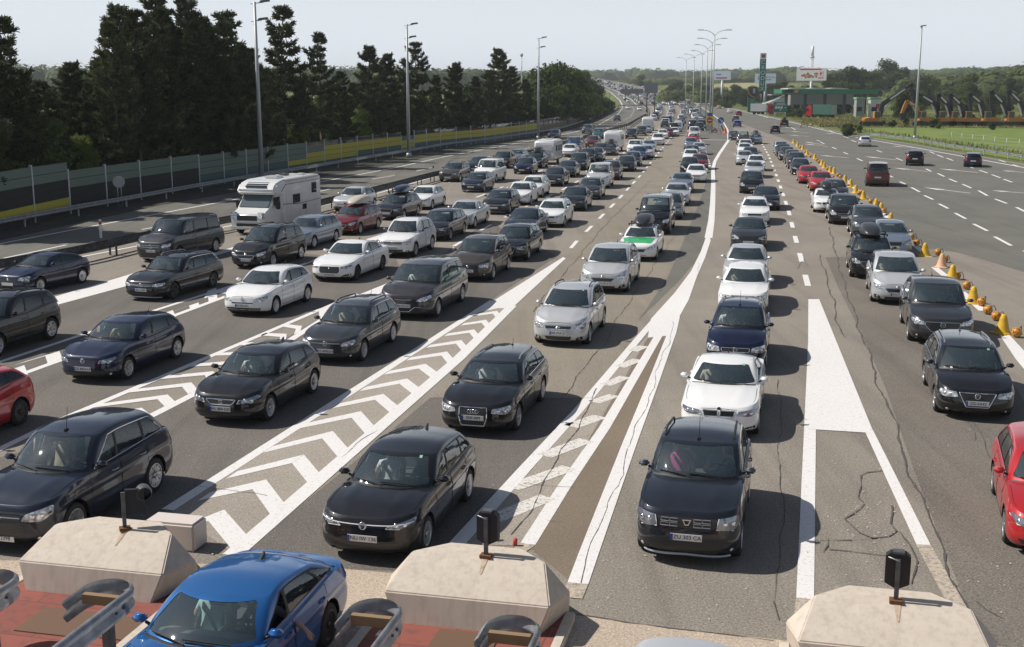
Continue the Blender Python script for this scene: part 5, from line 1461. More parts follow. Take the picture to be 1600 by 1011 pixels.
# near vehicles, each with its own front, plate and fittings
kit('golf8', up(HATCH, L=4.28, W=1.79, H=1.46, wb=2.62, zn=.79, cf=.54, cr=.36, tum=.18), 'golf8', 2, plate='NU IW 136', spokes=10, extras=('fin', 'sticker'))
kit('duster', up(SUV, L=4.34, W=1.80, H=1.69, wb=2.67, fo=.84, yc=1.2, yt=1.93, yr=3.75, yb=4.2, zn=.95, zc=1.11, zm=1.12, hcrown=.06, tum=.13, cf=.50, cr=.34), 'duster', 2, plate='ZU 303 CA', rails='black', clad=True, extras=('mast',))
kit('bmw', up(SEDAN, L=4.63, H=1.43), 'bmw', 2, plate='-SK 4821', spokes=10, extras=('fin', 'sticker'))
kit('audi', up(WAGON, H=1.43), 'audi', 2, plate='SNF-009', rails='silver', spokes=7, dlochrome=True)
kit('crv', up(SUV, L=4.53, W=1.82, H=1.68), 'honda', 2, plate='ZG 239B', rails=None, spokes=7, dlochrome=True, extras=('mast',))
kit('bluecar', up(SEDAN, L=4.64, W=1.84, H=1.42, wb=2.80, yr=3.62, yb=4.34, dlo=(3.98, 3.50), pil=[(2.46, 2.54), (3.55, 3.34)], rdrop=.13), 'plain', 2, plate='ZG 1184', rimdark=True, spokes=10, extras=('fin',))
kit('leon', up(HATCH, L=4.26, W=1.80, H=1.45, wb=2.64, zr=1.02), 'seat', 2, plate='HL 884 DD', spokes=10, extras=('fin',))
kit('golf7', up(HATCH, L=4.26, W=1.79, H=1.45, wb=2.64), 'golf7', 2, plate='ZG 8834-LP', spokes=5)
kit('gvar', up(WAGON, L=4.54, W=1.78, H=1.49, wb=2.58), 'gvar', 2, plate='AT-440ECH', rails='black', spokes=10, dlochrome=True)
kit('pacifica', up(MPV, L=5.17, W=2.0, H=1.76, wb=3.09, fo=.97, yr=4.55, yb=5.02, pil=[(2.55, 2.66), (3.72, 3.80)], zn=.86, zc=1.10, zm=1.10, zr=1.14), 'chrysler', 2, plate='RA DZ 633', dlochrome=True, spokes=5, extras=('fin',))
kit('alltrack', up(WAGON, L=4.78, W=1.83, H=1.50, wb=2.79, yr=4.28, yb=4.66, gc=.19), 'alltrack', 2, plate='ML I-1800', rails='silver', rimdark=True, dlochrome=True)
kit('megane', up(HATCH, L=4.30, W=1.81, H=1.47, wb=2.64, zr=1.02), 'renault', 2, plate='PU 553 GC', spokes=7)
kit('xf', up(SEDAN, L=4.95, W=1.88, H=1.46, wb=2.96, fo=.88, yc=1.46, yt=2.32, yr=3.62, yb=4.38, dlo=(4.06, 3.64), pil=[(2.66, 2.74), (3.64, 3.46)], zn=.74), 'jaguar', 2, plate='-GU16 DXA', rimdark=True, extras=('fin',))
kit('corolla_verso', up(MPV, L=4.36, W=1.77, H=1.62, wb=2.75, fo=.84, yr=3.92, yb=4.26, pil=[(2.26, 2.36), (3.20, 3.26)]), 'toyota', 2, plate='KR 3TA 21', rails='black', privacy=True, extras=('sticker',))
kit('smax', up(MPV, L=4.79, W=1.90, H=1.66), 'ford', 2, plate='B LU 4512', spokes=5)
kit('zafira', up(MPV, L=4.32, W=1.74, H=1.66, wb=2.70, fo=.86, yr=3.9, yb=4.22, pil=[(2.26, 2.34), (3.18, 3.24)], yc=1.05, yt=1.88, zn=.82), 'opel', 2, plate='ST 918-K', rails='silver', extras=('mast',))
kit('passat', up(WAGON, L=4.77, W=1.82, H=1.51, wb=2.71, yr=4.28, yb=4.66), 'passat', 2, plate='ZG-5A42', rails='silver', dlochrome=True, spokes=7, extras=('sticker',))
kit('cx9', up(SUV, L=5.07, W=1.94, H=1.72, wb=2.88, fo=.98, yc=1.42, yt=2.22, yr=4.3, yb=4.85, pil=[(2.66, 2.76), (3.75, 3.82)]), 'mazda', 2, plate='ZG 77-AD', spokes=5)
kit('redseat', up(WAGON, L=4.55, H=1.46, W=1.82), 'seat', 2, plate='ZG 190-U', spokes=10)
kit('tucson', up(SUV, L=4.33, W=1.80, H=1.68, wb=2.63), 'plain', 2, rails='black', privacy=True, spokes=5)
kit('civic', up(HATCH, L=4.30, W=1.77, H=1.46, wb=2.60, zr=1.08), 'plain', 2, rimdark=True, spokes=7)
kit('xsara', up(HATCH, L=4.17, W=1.70, H=1.41, wb=2.54, yr=3.3, yb=3.98, rdrop=.12, dlo=(3.62, 3.22), pil=[(2.25, 2.36), (3.4, 3.2)]), 'plain', 2, spokes=7)
kit('vclass', up(VAN, L=5.14, W=1.93, H=1.90, wb=3.2, yr=4.86, yb=5.04), 'vclass', 2, plate='DU-182-LE', privacy=True, spokes=5)
kit('galaxy', up(MPV, L=4.64, W=1.81, H=1.74, wb=2.83), 'ford', 2, plate='CS-47-1110', rails='black', spokes=5)
kit('picasso', up(MPV, L=4.59, W=1.83, H=1.66, wb=2.73), 'plain', 2, plate='T-6315X', spokes=7)
kit('tiguan', up(SUV, L=4.43, W=1.81, H=1.68, wb=2.60), 'tiguan', 2, plate='ZG-4519-EV', rails='silver', clad=True, spokes=7)
kit('focus', up(WAGON, L=4.56, W=1.82, H=1.49), 'ford', 2, plate='UL 8UN 23', spokes=5)
kit('t6', up(VAN, H=1.97), 't5', 2, plate='MB T6-441', spokes=5)
# further vehicles with their main parts
for k, P in dict(hatch=HATCH, wagon=WAGON, sedan=SEDAN, suv=SUV, mpv=MPV, van=VAN).items():
    f = dict(hatch='golf7', wagon='alltrack', sedan='bmw', suv='tiguan', mpv='ford', van='t5')[k]
    kit(k+'1', P, f, 1, rails=('silver' if k in ('wagon', 'suv') else None))
    kit(k+'0', P, f, 0)
kit('opel1', WAGON, 'opel', 1, rails='silver'); kit('astra1', WAGON, 'ford', 1, rails='black'); kit('mazda1', SEDAN, 'plain', 1); kit('toyota1', HATCH, 'toyota', 1)

HEAD = [(15, 13.9), (45, 13.5), (60, 12.2), (80, 10.8), (120, 9.6), (200, 9.0), (350, 7.5), (600, 2), (900, -6), (1300, -14)]
for k, b, P, f in (('hatch', HATCH, dict(L=4.02, H=1.50, yr=3.55, yb=3.94, wb=2.5), 'renault'), ('wagon', WAGON, dict(L=4.72, H=1.49), 'passat'), ('sedan', SEDAN, dict(L=4.82, H=1.46), 'audi'), ('suv', SUV, dict(L=4.36, H=1.62, wb=2.6), 'mazda'), ('mpv', MPV, dict(L=4.45, H=1.64, wb=2.72, yr=3.95, yb=4.35), 'toyota')):
    kit(k+'x1', up(b, **P), f, 1, rails='black' if k == 'suv' else None, spokes=7)
def heading(x, Y):
    h = float(np.interp(Y, [a for a, b in HEAD], [b for a, b in HEAD]))
    xc = float(np.interp(Y, [20, 55, 96, 200, 370, 600, 900], [-5, 2.4, 9.5, 26.5, 53.7, 84, 100]))
    if x < xc-4 and 40 < Y < 170: h += min(4.5, (xc-4-x)*.35)
    return R(h)
def solve(P, bb, away=False, hd=None):
    """road position of a vehicle of size P whose outline fills the photo box (x0, x1, top, bottom)"""
    x0, x1, yt, yb = bb
    pos = G((x0+x1)/2, (yb or yt+30)-4 if yb else yt+40); pos.y += P['L']*.3
    for _ in range(30):
        h = heading(pos.x, pos.y)+(hd or 0); rz = -h+(math.pi if away else 0)
        M = Matrix.Translation(pos) @ Matrix.Rotation(rz, 4, 'Z'); a, b = P['W']/2, P['L']/2
        q = [M @ Vector((s*a*.97, t*(b-.22), z)) for s in (-1, 1) for t in (-1, 1) for z in (.3, .8)]+[M @ Vector((s*a*.6, t*b, .35)) for s in (-1, 1) for t in (-1, 1)]
        q += [M @ Vector((s*(a-P.get('tum', .2)-.06), P['yt']+.1-b, P['H']-.08)) for s in (-1, 1)]+[M @ Vector((s*(a-P.get('tum', .2)-.1), P['yr']-b-.2, P['H']-.1)) for s in (-1, 1)]+[M @ Vector((0, P['yt']+.6-b, P['H']))]
        q += [M @ Vector((s*a*.85, -b+P['fo'], 0)) for s in (-1, 1)]+[M @ Vector((s*a*.85, -b+P['fo']+P['wb'], 0)) for s in (-1, 1)]
        r = [proj(v) for v in q]
        cx = (min(v[0] for v in r)+max(v[0] for v in r))/2; dp = r[0][2]
        pos.x += ((x0+x1)/2-cx)*dp/FPX
        if yb: e = yb-max(v[1] for v in r)
        else: e = yt-min(v[1] for v in r)
        pos.y -= e*dp*dp/(FPX*CAMH)*.8
    pos.z = 0
    return pos, -heading(pos.x, pos.y)-(hd or 0)+(math.pi if away else 0)

def roof_box(root, K, colr, shift=0.0, scale=1.0, x=0.0):
    P, S = K.P, K.S
    ym = (P['yt']+P['yr'])/2-.05; z = S.roofz(ym)+.09
    bm = bmesh.new(); secs = []
    for t, w, h in ((0, .10, .04), (.05, .26, .13), (.15, .36, .24), (.35, .41, .33), (.6, .43, .37), (.85, .42, .36), (.96, .38, .30), (1, .30, .22)):
        y = -1.05*scale+2.1*scale*t
        secs.append([bm.verts.new((w*scale*math.copysign(abs(math.cos(a))**.6, math.cos(a)), y, max(0, h*math.copysign(abs(math.sin(a))**.7, math.sin(a))))) for a in [k*math.pi/8 for k in range(9)]])
    for a, b in zip(secs, secs[1:]):
        for i in range(8): bm.faces.new((a[i], a[i+1], b[i+1], b[i]))
        bm.faces.new((a[8], a[0], b[0], b[8]))
    bm.faces.new(secs[0][::-1]); bm.faces.new(secs[-1])
    bmesh.ops.recalc_face_normals(bm, faces=bm.faces[:])
    o = obj('roof_box', bm, colr, root, True, 45); o.location = (x, ym-P['L']/2+shift, z)
    bb = bmesh.new()
    for y in (-.5, .5):
        tube(bb, [(-P['W']*.38, y, -.03), (P['W']*.38, y, -.03)], .025, 6)
        for s in (-1, 1): box(bb, (s*P['W']*.36, y, -.07), (.06, .08, .09))
    r = obj('roof_bars', bb, M_TRIM, root, True); r.location = (0, ym-P['L']/2+shift, z)

M_BOX = mat('roof_box_black', (.03, .032, .036), .35); M_BOXB = mat('roof_box_dark_blue', (.012, .018, .045), .2, 0, .6); M_BOXT = mat('roof_box_beige', (.52, .46, .38), .4)
QG = 'cars queueing at the toll plaza'
CARS = {}
def green_bonnet(root, K):
    P, S = K.P, K.S; pl = rpoly([(-.62, .34), (.62, .34), (.75, 1.22), (-.75, 1.22)], .12)
    bm = panel(lambda a, b: (Vector((a, b, S.zh(a, b))), Vector((0, 0, 1))), pl, .014, .02, .04)
    o = obj('green_bonnet', bm, PAINTS['green'], root, True); o.location = (0, -P['L']/2, 0)
def put(key, kk, bb, col, label, away=False, cat='car', name=None, box_=None, hd=None, group=QG):
    if kk[:-1]+'x1' in KITS and sum(map(ord, key)) % 2: kk = kk[:-1]+'x1'
    K = KITS[kk]; pos, rz = solve(K.P, bb, away, R(hd) if hd else None)
    nm = name or {'van': 'van', 'vclass': 'van', 't6': 'van'}.get(kk.rstrip('x01'), 'car')
    o = place_kit(K, nm, pos, rz, col, label, cat, group)
    if box_: roof_box(o, K, *box_)
    CARS[key] = (o, K)
    return o
def anchor(key, sx, rear, px, py):
    """moves a vehicle so that one tyre stands on a photo point"""
    o, K = CARS[key]; P = K.P; y = P['fo']+(P['wb'] if rear else 0)-P['L']/2
    o.location = G(px, py)-Matrix.Rotation(o.rotation_euler.z, 3, 'Z') @ Vector((sx*(P['W']/2-.08), y, 0))
# foreground and middle distance
put('golf8', 'golf8', (505, 738, 658, 860), 'softblack', 'black hatchback with light bar front, plate NU IW 136, behind the middle concrete block')
put('duster', 'duster', (999, 1168, 645, 866), 'duster', 'dark grey SUV with roof rails, plate ZU 303 CA, woman in pink inside')
put('bmw', 'bmw', (1066, 1192, 551, None), 'white', 'white sedan close behind the dark grey SUV with roof rails')
put('audi', 'audi', (693, 851, 536, 671), 'black', 'black estate car with silver roof rails and tall framed grille, plate SNF-009')
put('crv', 'crv', (-14, 271, 639, 838), 'darknavy', 'dark blue SUV with chrome window line beside the left concrete block')
put('bluecar', 'bluecar', (176, 538, 856, None), 'blue', 'bright blue sedan between concrete blocks, arm out of its window'); anchor('bluecar', 1, True, 511, 1008)
anchor('crv', 1, True, 241, 769)
put('leon', 'leon', (305, 496, 533, 656), 'black', 'black hatchback with angular headlamps and hexagonal grille, plate HL 884 DD')
put('golf7', 'golf7', (97, 285, 485, 592), 'navy', 'dark blue hatchback with five spoke silver wheels ahead of a black SUV')
put('gvar', 'gvar', (476, 620, 462, 563), 'darkgrey', 'grey estate car with black roof rails, second car up the chevron strip')
put('pacifica', 'pacifica', (597, 727, 400, 495), 'plum', 'big grey minivan with chrome lower trim and ribbed roof')
put('alltrack', 'alltrack', (201, 342, 394, 467), 'black', 'black estate car with silver bumper trim and black wheels', )
put('megane', 'megane', (353, 485, 416, 491), 'white', 'white hatchback with slim black mouth and swept headlamps')
put('xf', 'xf', (492, 602, 371, 438), 'white', 'long white sedan with black mesh grille and black wheels')
put('corolla_verso', 'corolla_verso', (831, 949, 427, 537), 'silver', 'silver minivan with black roof rails at the top of the slip gore')
put('smax', 'smax', (911, 997, 378, 455), 'silver', 'silver minivan with smile shaped grille behind the railed silver minivan')
put('zafira', 'zafira', (1102, 1203, 463, 576), 'navy', 'dark blue minivan with silver roof bars behind the white sedan')
put('passat', 'passat', (1444, 1583, 517, 648), 'black', 'black estate car with silver framed grille and silver rails beside the cones')
put('cx9', 'cx9', (1404, 1523, 432, 535), 'darkgrey', 'dark grey large SUV with winged grille beside the cones')
put('smax2', 'smax', (1353, 1444, 392, 473), 'silver', 'silver minivan just behind the dark grey winged grille SUV')
put('redseat', 'redseat', (1540, 1712, 661, 870), 'red', 'bright red estate car cut off by the right border', hd=4)
put('civic', 'civic', (-118, 51, 580, 668), 'red', 'red hatchback tail with black wheel cut off by the left border')
put('tucson', 'tucson', (-75, 96, 452, 533), 'black', 'black SUV with roof rails cut off by the left border')
anchor('redseat', -1, True, 1553, 771); anchor('civic', 1, True, 31, 664); anchor('tucson', 1, True, 80, 530)
put('xsara', 'xsara', (-8, 140, 400, 458), 'navy', 'old dark navy hatchback with oval headlamps near the median guard rail')
put('vclass', 'vclass', (217, 345, 335, 408), 'darkgrey', 'dark grey people carrier van with star badge grille', cat='van')
put('galaxy', 'galaxy', (364, 475, 350, 418), 'black', 'black minivan with an open side window behind the black estate')
put('avensis', 'wagon1', (447, 521, 334, 388), 'bluegrey', 'silver grey estate car between black minivan and red roof box car')
put('focus', 'focus', (516, 591, 317, 366), 'wine', 'dark red estate car carrying a beige roof box', box_=(M_BOXT, -.1, 1.05))
put('octbox', 'wagon1', (588, 656, 300, 343), 'black', 'black estate car carrying a dark blue roof box', box_=(M_BOXB,))
put('corolla_l', 'hatch1', (522, 585, 288, 330), 'silver', 'pale silver hatchback behind the beige roof box')
put('leaf', 'hatch1', (641, 689, 288, 327), 'white', 'white hatchback behind the dark blue roof box')
put('tiguan', 'tiguan', (592, 678, 339, 401), 'white', 'white SUV with chrome grille bars behind the long white sedan')
put('logan', 'wagon1', (660, 721, 324, 375), 'softblack', 'dark estate car behind the white SUV with chrome bars')
put('sedan_s', 'sedan1', (701, 758, 311, 356), 'silver', 'silver small sedan behind the dark estate, third row of queue')
put('picasso', 'picasso', (705, 795, 369, 437), 'brown', 'brown grey minivan with domed windscreen behind the big grey minivan')
put('a4b', 'wagon1', (776, 838, 351, 406), 'black', 'black car tucked behind the brown grey minivan')
put('bmw5', 'sedan1', (789, 855, 328, 372), 'darknavy', 'dark navy sedan reflecting blue sky, ahead of the white estate')
put('astra_w', 'opel1', (839, 891, 307, 354), 'white', 'white estate car with long rails near the centre lane dashes')
put('cla', 'wagon1', (752, 814, 292, 334), 'black', 'black car with star badge beside the white city hatchback')
put('fabia', 'hatch1', (796, 834, 282, 320), 'white', 'white upright city hatchback behind the black star badge car')
put('octw', 'wagon1', (815, 855, 274, 308), 'white', 'white estate car behind the white upright hatchback')
put('peugeot', 'suv1', (685, 735, 253, 284), 'brown', 'brown grey SUV at the head of the median side lane')
put('navy_b', 'hatch1', (726, 772, 243, 270), 'navy', 'dark blue car half hidden behind the brown grey SUV')
put('t5w', 'van1', (740, 791, 246, 285), 'white', 'white passenger van beside the brown grey SUV', cat='van')
put('octd', 'wagon1', (720, 773, 267, 300), 'darknavy', 'dark navy estate car just ahead of the white passenger van')
put('suvd', 'suv1', (771, 803, 236, 263), 'black', 'dark SUV with rails beyond the white passenger van')
put('skb', 'wagon1', (793, 823, 231, 255), 'bluegrey', 'blue grey car beside a row of dark SUVs')
put('seatn', 'hatch1', (802, 841, 245, 272), 'navy', 'navy hatchback ahead of the SUV with roof box')
put('suvbox', 'suv1', (821, 855, 236, 263), 'black', 'black SUV with a black roof box pulling the first caravan', box_=(M_BOX,))
put('passd', 'sedan1', (849, 887, 260, 291), 'softblack', 'dark sedan ahead of the grey sedan in the inner queue')
put('bmw3g', 'sedan1', (869, 906, 249, 277), 'darkgrey', 'grey sedan ahead of the tall black SUV in the inner queue')
put('bmwd', 'sedan1', (876, 923, 291, 329), 'black', 'black sedan with kidney grille near the centre lane dashes')
put('audiq', 'wagon1', (902, 945, 273, 311), 'darkgrey', 'dark grey car with light strip lamps ahead of the silver van')
put('t5s', 'van1', (917, 958, 250, 294), 'silver', 'silver van in the middle of the inner queue', cat='van')
put('pick', 'suv1', (942, 968, 248, 281), 'maroon', 'dark maroon car hidden behind the silver van')
put('focb', 'hatch1', (963, 995, 241, 268), 'black', 'black hatchback with bright plate beside the centre lane dashes')
put('dk1', 'wagon1', (976, 1002, 235, 260), 'softblack', 'dark estate behind the black hatchback with bright plate')
put('bl1', 'hatch1', (988, 1008, 227, 250), 'midblue', 'blue hatchback beside the pale silver hatchback')
put('sl1', 'hatch1', (1002, 1018, 227, 247), 'silver', 'pale silver hatchback beside the blue hatchback')
put('mpw', 'mpv1', (979, 1005, 218, 240), 'white', 'white minivan behind the blue hatchback')
put('sbs', 'sedan1', (1004, 1024, 217, 237), 'lightblue', 'silver blue sedan behind the pale silver hatchback')
put('gle', 'suv1', (1016, 1040, 204.5, 227), 'white', 'white large SUV with silver grille beside the lane dashes')
put('wh2', 'wagon1', (1027, 1044, 199, 217), 'white', 'white car right behind the white large SUV')
put('rd2', 'hatch1', (1037, 1051, 199, 214), 'wine', 'dark red car behind the white cars by the lane dashes')
put('suvb2', 'suv1', (889, 921, 237, 266), 'black', 'tall black SUV between two grey sedans')
put('dk2', 'hatch1', (909, 929, 234, 254), 'softblack', 'dark hatchback squeezed behind the tall black SUV')
put('gr2', 'sedan1', (917, 946, 230, 252), 'grey', 'mid grey sedan beside the silver van')
put('brn', 'hatch1', (927, 950, 225, 243), 'maroon', 'brown car ahead of the car pulling the second caravan')
put('towb', 'wagon1', (943, 964, 222, 243), 'darkgrey', 'grey estate with a black roof box pulling the second caravan', box_=(M_BOX, 0, .9))
put('redsuv', 'suv1', (914, 939, 212, 231), 'wine', 'dark red SUV left of the second caravan')
put('teal', 'mpv1', (927, 943, 203, 217), 'teal', 'teal minivan beyond the dark red SUV')
put('blvan', 'van1', (882, 914, 214, 238), 'midblue', 'blue van between the first caravan and the red SUV', cat='van')
put('whs', 'hatch1', (882, 899, 224, 245), 'white', 'small white hatchback right of the first caravan')
put('dk3', 'suv1', (977, 996, 201, 217), 'black', 'black SUV right of the second caravan')
put('gr3', 'suv1', (993, 1011, 195, 212), 'darkgrey', 'grey SUV ahead of the third caravan')
put('sb3', 'wagon1', (1003, 1018, 192, 208), 'lightblue', 'silver blue estate pulling the third caravan')
# inner queue right of the centre dashes
put('t6', 't6', (993, 1056, 306, 365), 'black', 'black van filling its lane behind the green bonnet car', cat='van')
put('behind_t6', 'wagon1', (1030, 1062, 302, 342), 'grey', 'grey estate half hidden behind the black van')
green_bonnet(put('astrag', 'astra1', (967, 1037, 350, 406), 'white', 'white estate with green bonnet carrying a black roof box', box_=(M_BOX, -.1, 1.05)), KITS['astra1'])
put('audis', 'sedan1', (1036, 1079, 285, 321), 'silver', 'silver sedan behind the black van')
put('volvo', 'sedan1', (1045, 1085, 267, 301), 'bluegrey', 'blue grey sedan beside the white hatchback')
put('auris', 'toyota1', (1071, 1104, 255, 285), 'white', 'white hatchback with black mouth beside the blue grey sedan')
put('dkl', 'hatch1', (1064, 1091, 247, 271), 'softblack', 'dark hatchback left of the dark red hatchback')
put('wine2', 'hatch1', (1079, 1107, 240, 265), 'wine', 'dark red hatchback behind the white hatchback with black mouth')
put('wsl', 'hatch1', (1067, 1092, 233, 255), 'white', 'white hatchback in the left half of the middle double queue')
put('brn2', 'wagon1', (1069, 1093, 227, 247), 'brown', 'brownish estate in the left half of the middle double queue')
put('whm', 'wagon1', (1080, 1104, 221, 242), 'silver', 'silver estate at the white dashes of the middle double queue')
put('blg', 'hatch1', (1068, 1090, 215, 233), 'bluegrey', 'blue grey hatchback ahead of the red and white van')
put('redvan', 'van1', (1070, 1095, 204, 227), 'red', 'red van with white roof in the middle queue', cat='van')
put('wv2', 'van1', (1074, 1095, 198, 217), 'white', 'white van right behind the red van', cat='van')
# queue left of the right hand dashes
put('whp', 'wagon1', (1120, 1206, 413, 488), 'white', 'white car right behind the dark blue minivan with roof bars')
put('kia', 'hatch1', (1126, 1204, 377, 447), 'silver', 'silver hatchback with bright mirrors in the queue left of the dashes')
put('octg', 'mazda1', (1141, 1199, 335, 390), 'darkgrey', 'dark grey liftback car in the queue left of the dashes')
put('opsun', 'opel1', (1155, 1203, 303, 350), 'white', 'white estate with dark sunroof and rails left of the dashes')
put('pasd2', 'sedan1', (1176, 1219, 286, 328), 'black', 'black sedan pulled over close to the right hand dashes')
put('touran', 'mpv1', (1154, 1195, 263, 302), 'black', 'black minivan with round badge left of the dashes')
put('slv5', 'sedan1', (1163, 1193, 252, 278), 'silver', 'silver sedan behind the black minivan with round badge')
put('wht6', 'hatch1', (1166, 1196, 241, 267), 'white', 'white hatchback touching the right hand dashes')
put('opels', 'sedan1', (1150, 1176, 234, 258), 'silver', 'silver sedan at the left of a white pair in the dash queue')
put('dk7', 'hatch1', (1162, 1183, 230, 251), 'darkgrey', 'dark hatchback between silver and white cars by the dashes')
put('wh7', 'hatch1', (1151, 1175, 222, 243), 'white', 'white hatchback below the white minivan in the dash queue')
put('wmv', 'mpv1', (1149, 1180, 213, 239), 'white', 'white minivan in the dash queue under the silver van')
put('slvan', 'van1', (1150, 1171, 205, 226), 'brown', 'grey brown van at the tail of the dash queue', cat='van')
put('gbox', 'wagon1', (1169, 1193, 206, 225), 'bluegrey', 'blue grey estate with a roof box at the tail of the dash queue', box_=(M_BOX, 0, .9))
put('dkw', 'wagon1', (1139, 1155, 204, 219), 'darkgrey', 'dark estate crossing the tip of the white curve line')
put('sliver', 'wagon1', (958, 1096, 1003, None), 'silver', 'silver car roof just peeping over the bottom border')
# queue along the cones
put('boxsuv', 'suv1', (1325, 1396, 364, 434), 'black', 'black SUV carrying a black roof box beside the cones', box_=(M_BOX, -.15, 1.05))
put('gbh', 'wagon1', (1372, 1410, 352, 398), 'bluegrey', 'blue grey estate squeezed between black SUV and cones')
put('rrg', 'suv1', (1327, 1382, 328, 372), 'grey', 'grey boxy SUV ahead of the black SUV with roof box')
put('alh', 'mpv1', (1290, 1346, 298, 350), 'black', 'black minivan beside the cones behind a grey boxy SUV')
put('toy', 'sedan1', (1272, 1310, 294, 332), 'white', 'white car with a dark roof box behind the black minivan', box_=(M_BOX, 0, .9))
put('dkbox', 'wagon1', (1285, 1323, 284, 314), 'darkgrey', 'dark grey estate beside the white car with roof box')
put('red2', 'sedan1', (1263, 1301, 266, 299), 'red', 'nearer one of two bright red cars by the cones')
put('red1', 'sedan1', (1247, 1279, 257, 287), 'red', 'farther one of two bright red cars by the cones')
for k, (bb, c, kk, lb) in enumerate([((1234, 1267, 243, 273), 'black', 'wagon1', 'black estate right behind the two red cars'), ((1231, 1257, 238, 264), 'softblack', 'suv1', 'dark SUV behind the black estate near the cones'), ((1225, 1251, 234, 256), 'brown', 'hatch1', 'brown grey hatchback in the cone side queue'),
        ((1216, 1243, 228, 251), 'darkgrey', 'hatch1', 'dark grey hatchback in the cone side queue'), ((1212, 1236, 223, 245), 'black', 'sedan1', 'black sedan behind the first cars at the far cones'), ((1207, 1233, 217, 240), 'lightblue', 'hatch1', 'silver blue hatchback last in the cone side queue')]):
    put('cq%d' % k, kk, bb, c, lb)
# traffic leaving on the right
AG = 'cars driving away on the right'
put('traffic', 'van1', (1346, 1395, 249.6, 291), 'maroon', 'maroon passenger van driving away beside the cones', True, 'van', hd=5, group=AG)
put('edge', 'suv1', (1408, 1451, 231, 259), 'black', 'black SUV driving away over the white arrows', True, hd=9, group=AG)
put('golfr', 'wagon1', (1499, 1541, 235, 261), 'darknavy', 'dark blue estate driving away near the right border', True, hd=10, group=AG)
put('peur', 'wagon1', (1338, 1365, 213, 229), 'silver', 'silver estate driving away in the middle of the right lanes', True, hd=7, group=AG)
put('purp', 'hatch1', (1200, 1223, 193, 208.5), 'softblack', 'dark hatchback driving away ahead of the black SUV with roof box', True, hd=5, group=AG)
put('boxr', 'suv1', (1215, 1236, 184, 198), 'black', 'black SUV with roof box driving away near the green road sign', True, hd=5, group=AG, box_=(M_BOX, 0, .9))
put('blueh', 'hatch1', (1144, 1160, 185, 198.5), 'midblue', 'blue hatchback driving away past the blue arrow sign', True, hd=3, group=AG)
put('gra', 'hatch1', (1143, 1156, 180, 190), 'grey', 'grey hatchback driving away just ahead of the blue hatchback', True, hd=3, group=AG)
put('dra', 'hatch0', (1148, 1160, 172, 181), 'wine', 'dark red car driving away toward the price sign', True, group=AG)
put('wha', 'hatch0', (1134, 1146, 167, 177), 'white', 'white car driving away left of a dark red car', True, group=AG)
put('yel', 'hatch0', (1118, 1128, 162, 170), 'yellow', 'small pale yellow car driving away by the lamp posts', True, group=AG)
put('whb', 'hatch0', (1086, 1097, 159, 167), 'white', 'white car driving away behind the farthest lamp post', True, group=AG)
put('dkb', 'hatch0', (1107, 1114, 159, 167), 'darkgrey', 'dark car driving away between two far lamp posts', True, group=AG)
# left carriageway
LG = 'cars on the left carriageway'
put('lc1', 'suv1', (907, 929, 192, 209), 'grey', 'grey SUV alone on the left carriageway by the noise barrier', group=LG)
put('lc2', 'suv1', (855, 877, 203, 218), 'darknavy', 'dark blue SUV on the left carriageway above the first caravan', group=LG)
put('lc3', 'hatch1', (958, 971, 178, 189), 'darkgrey', 'dark hatchback coming round the left carriageway bend', group=LG)
put('lc4', 'hatch0', (976, 986, 163, 171), 'white', 'white car behind the truck on the left carriageway', group=LG)
put('lc5', 'hatch0', (994, 1004, 165, 173), 'white', 'white car beside the median on the left carriageway', group=LG)
put('lc6', 'hatch0', (987, 997, 156, 163), 'softblack', 'dark car right of the white truck', group=LG)
# the far jam: tiny cars on four lanes up to the bend
rj = random.Random(5)
JL = [[(1052, 213), (1062, 196), (1068, 184), (1070, 174), (1064, 165), (1052, 158)], [(1037, 200), (1046, 187), (1050, 176), (1048, 167), (1038, 159)], [(1020, 189), (1030, 178), (1032, 170), (1024, 162)], [(1084, 203), (1088, 193), (1084, 182), (1076, 172), (1066, 163)], [(1095, 205), (1097, 196), (1094, 187), (1086, 177)]]
JCOL = ['white', 'silver', 'darkgrey', 'black', 'navy', 'lightblue', 'white', 'grey', 'silver', 'wine', 'softblack', 'white']
JKIT = ['hatch0', 'wagon0', 'sedan0', 'suv0', 'mpv0', 'wagon0', 'hatch0', 'van0']
CN = dict(white='white', silver='silver', darkgrey='dark grey', black='black', navy='dark blue', lightblue='pale blue', grey='grey', wine='dark red', softblack='black')
KN = dict(hatch0='hatchback', wagon0='estate car', sedan0='sedan', suv0='SUV', mpv0='minivan', van0='van')
def far_car(p, d, away=False):
    kk, c = rj.choice(JKIT), rj.choice(JCOL)
    place_kit(KITS[kk], 'van' if kk == 'van0' else 'car', p, math.atan2(-d.x, d.y)+(math.pi if away else 0), c, 'tiny %s %s in the packed far jam before the bend' % (CN[c], KN[kk]), 'van' if kk == 'van0' else 'car', 'tiny %s %ss in the far jam' % (CN[c], KN[kk]))
for ln in JL:
    q = resamp(GP(*ln), 1.0); i = 3
    while i < len(q)-3:
        p = q[i]+Vector((rj.uniform(-.3, .3), 0, 0)); d = (q[i+2]-q[i-2]).normalized()
        far_car(p, d); i += rj.choice((10, 11, 12, 14, 16)) if p.y > 330 else rj.choice((8, 8, 9, 10, 12))
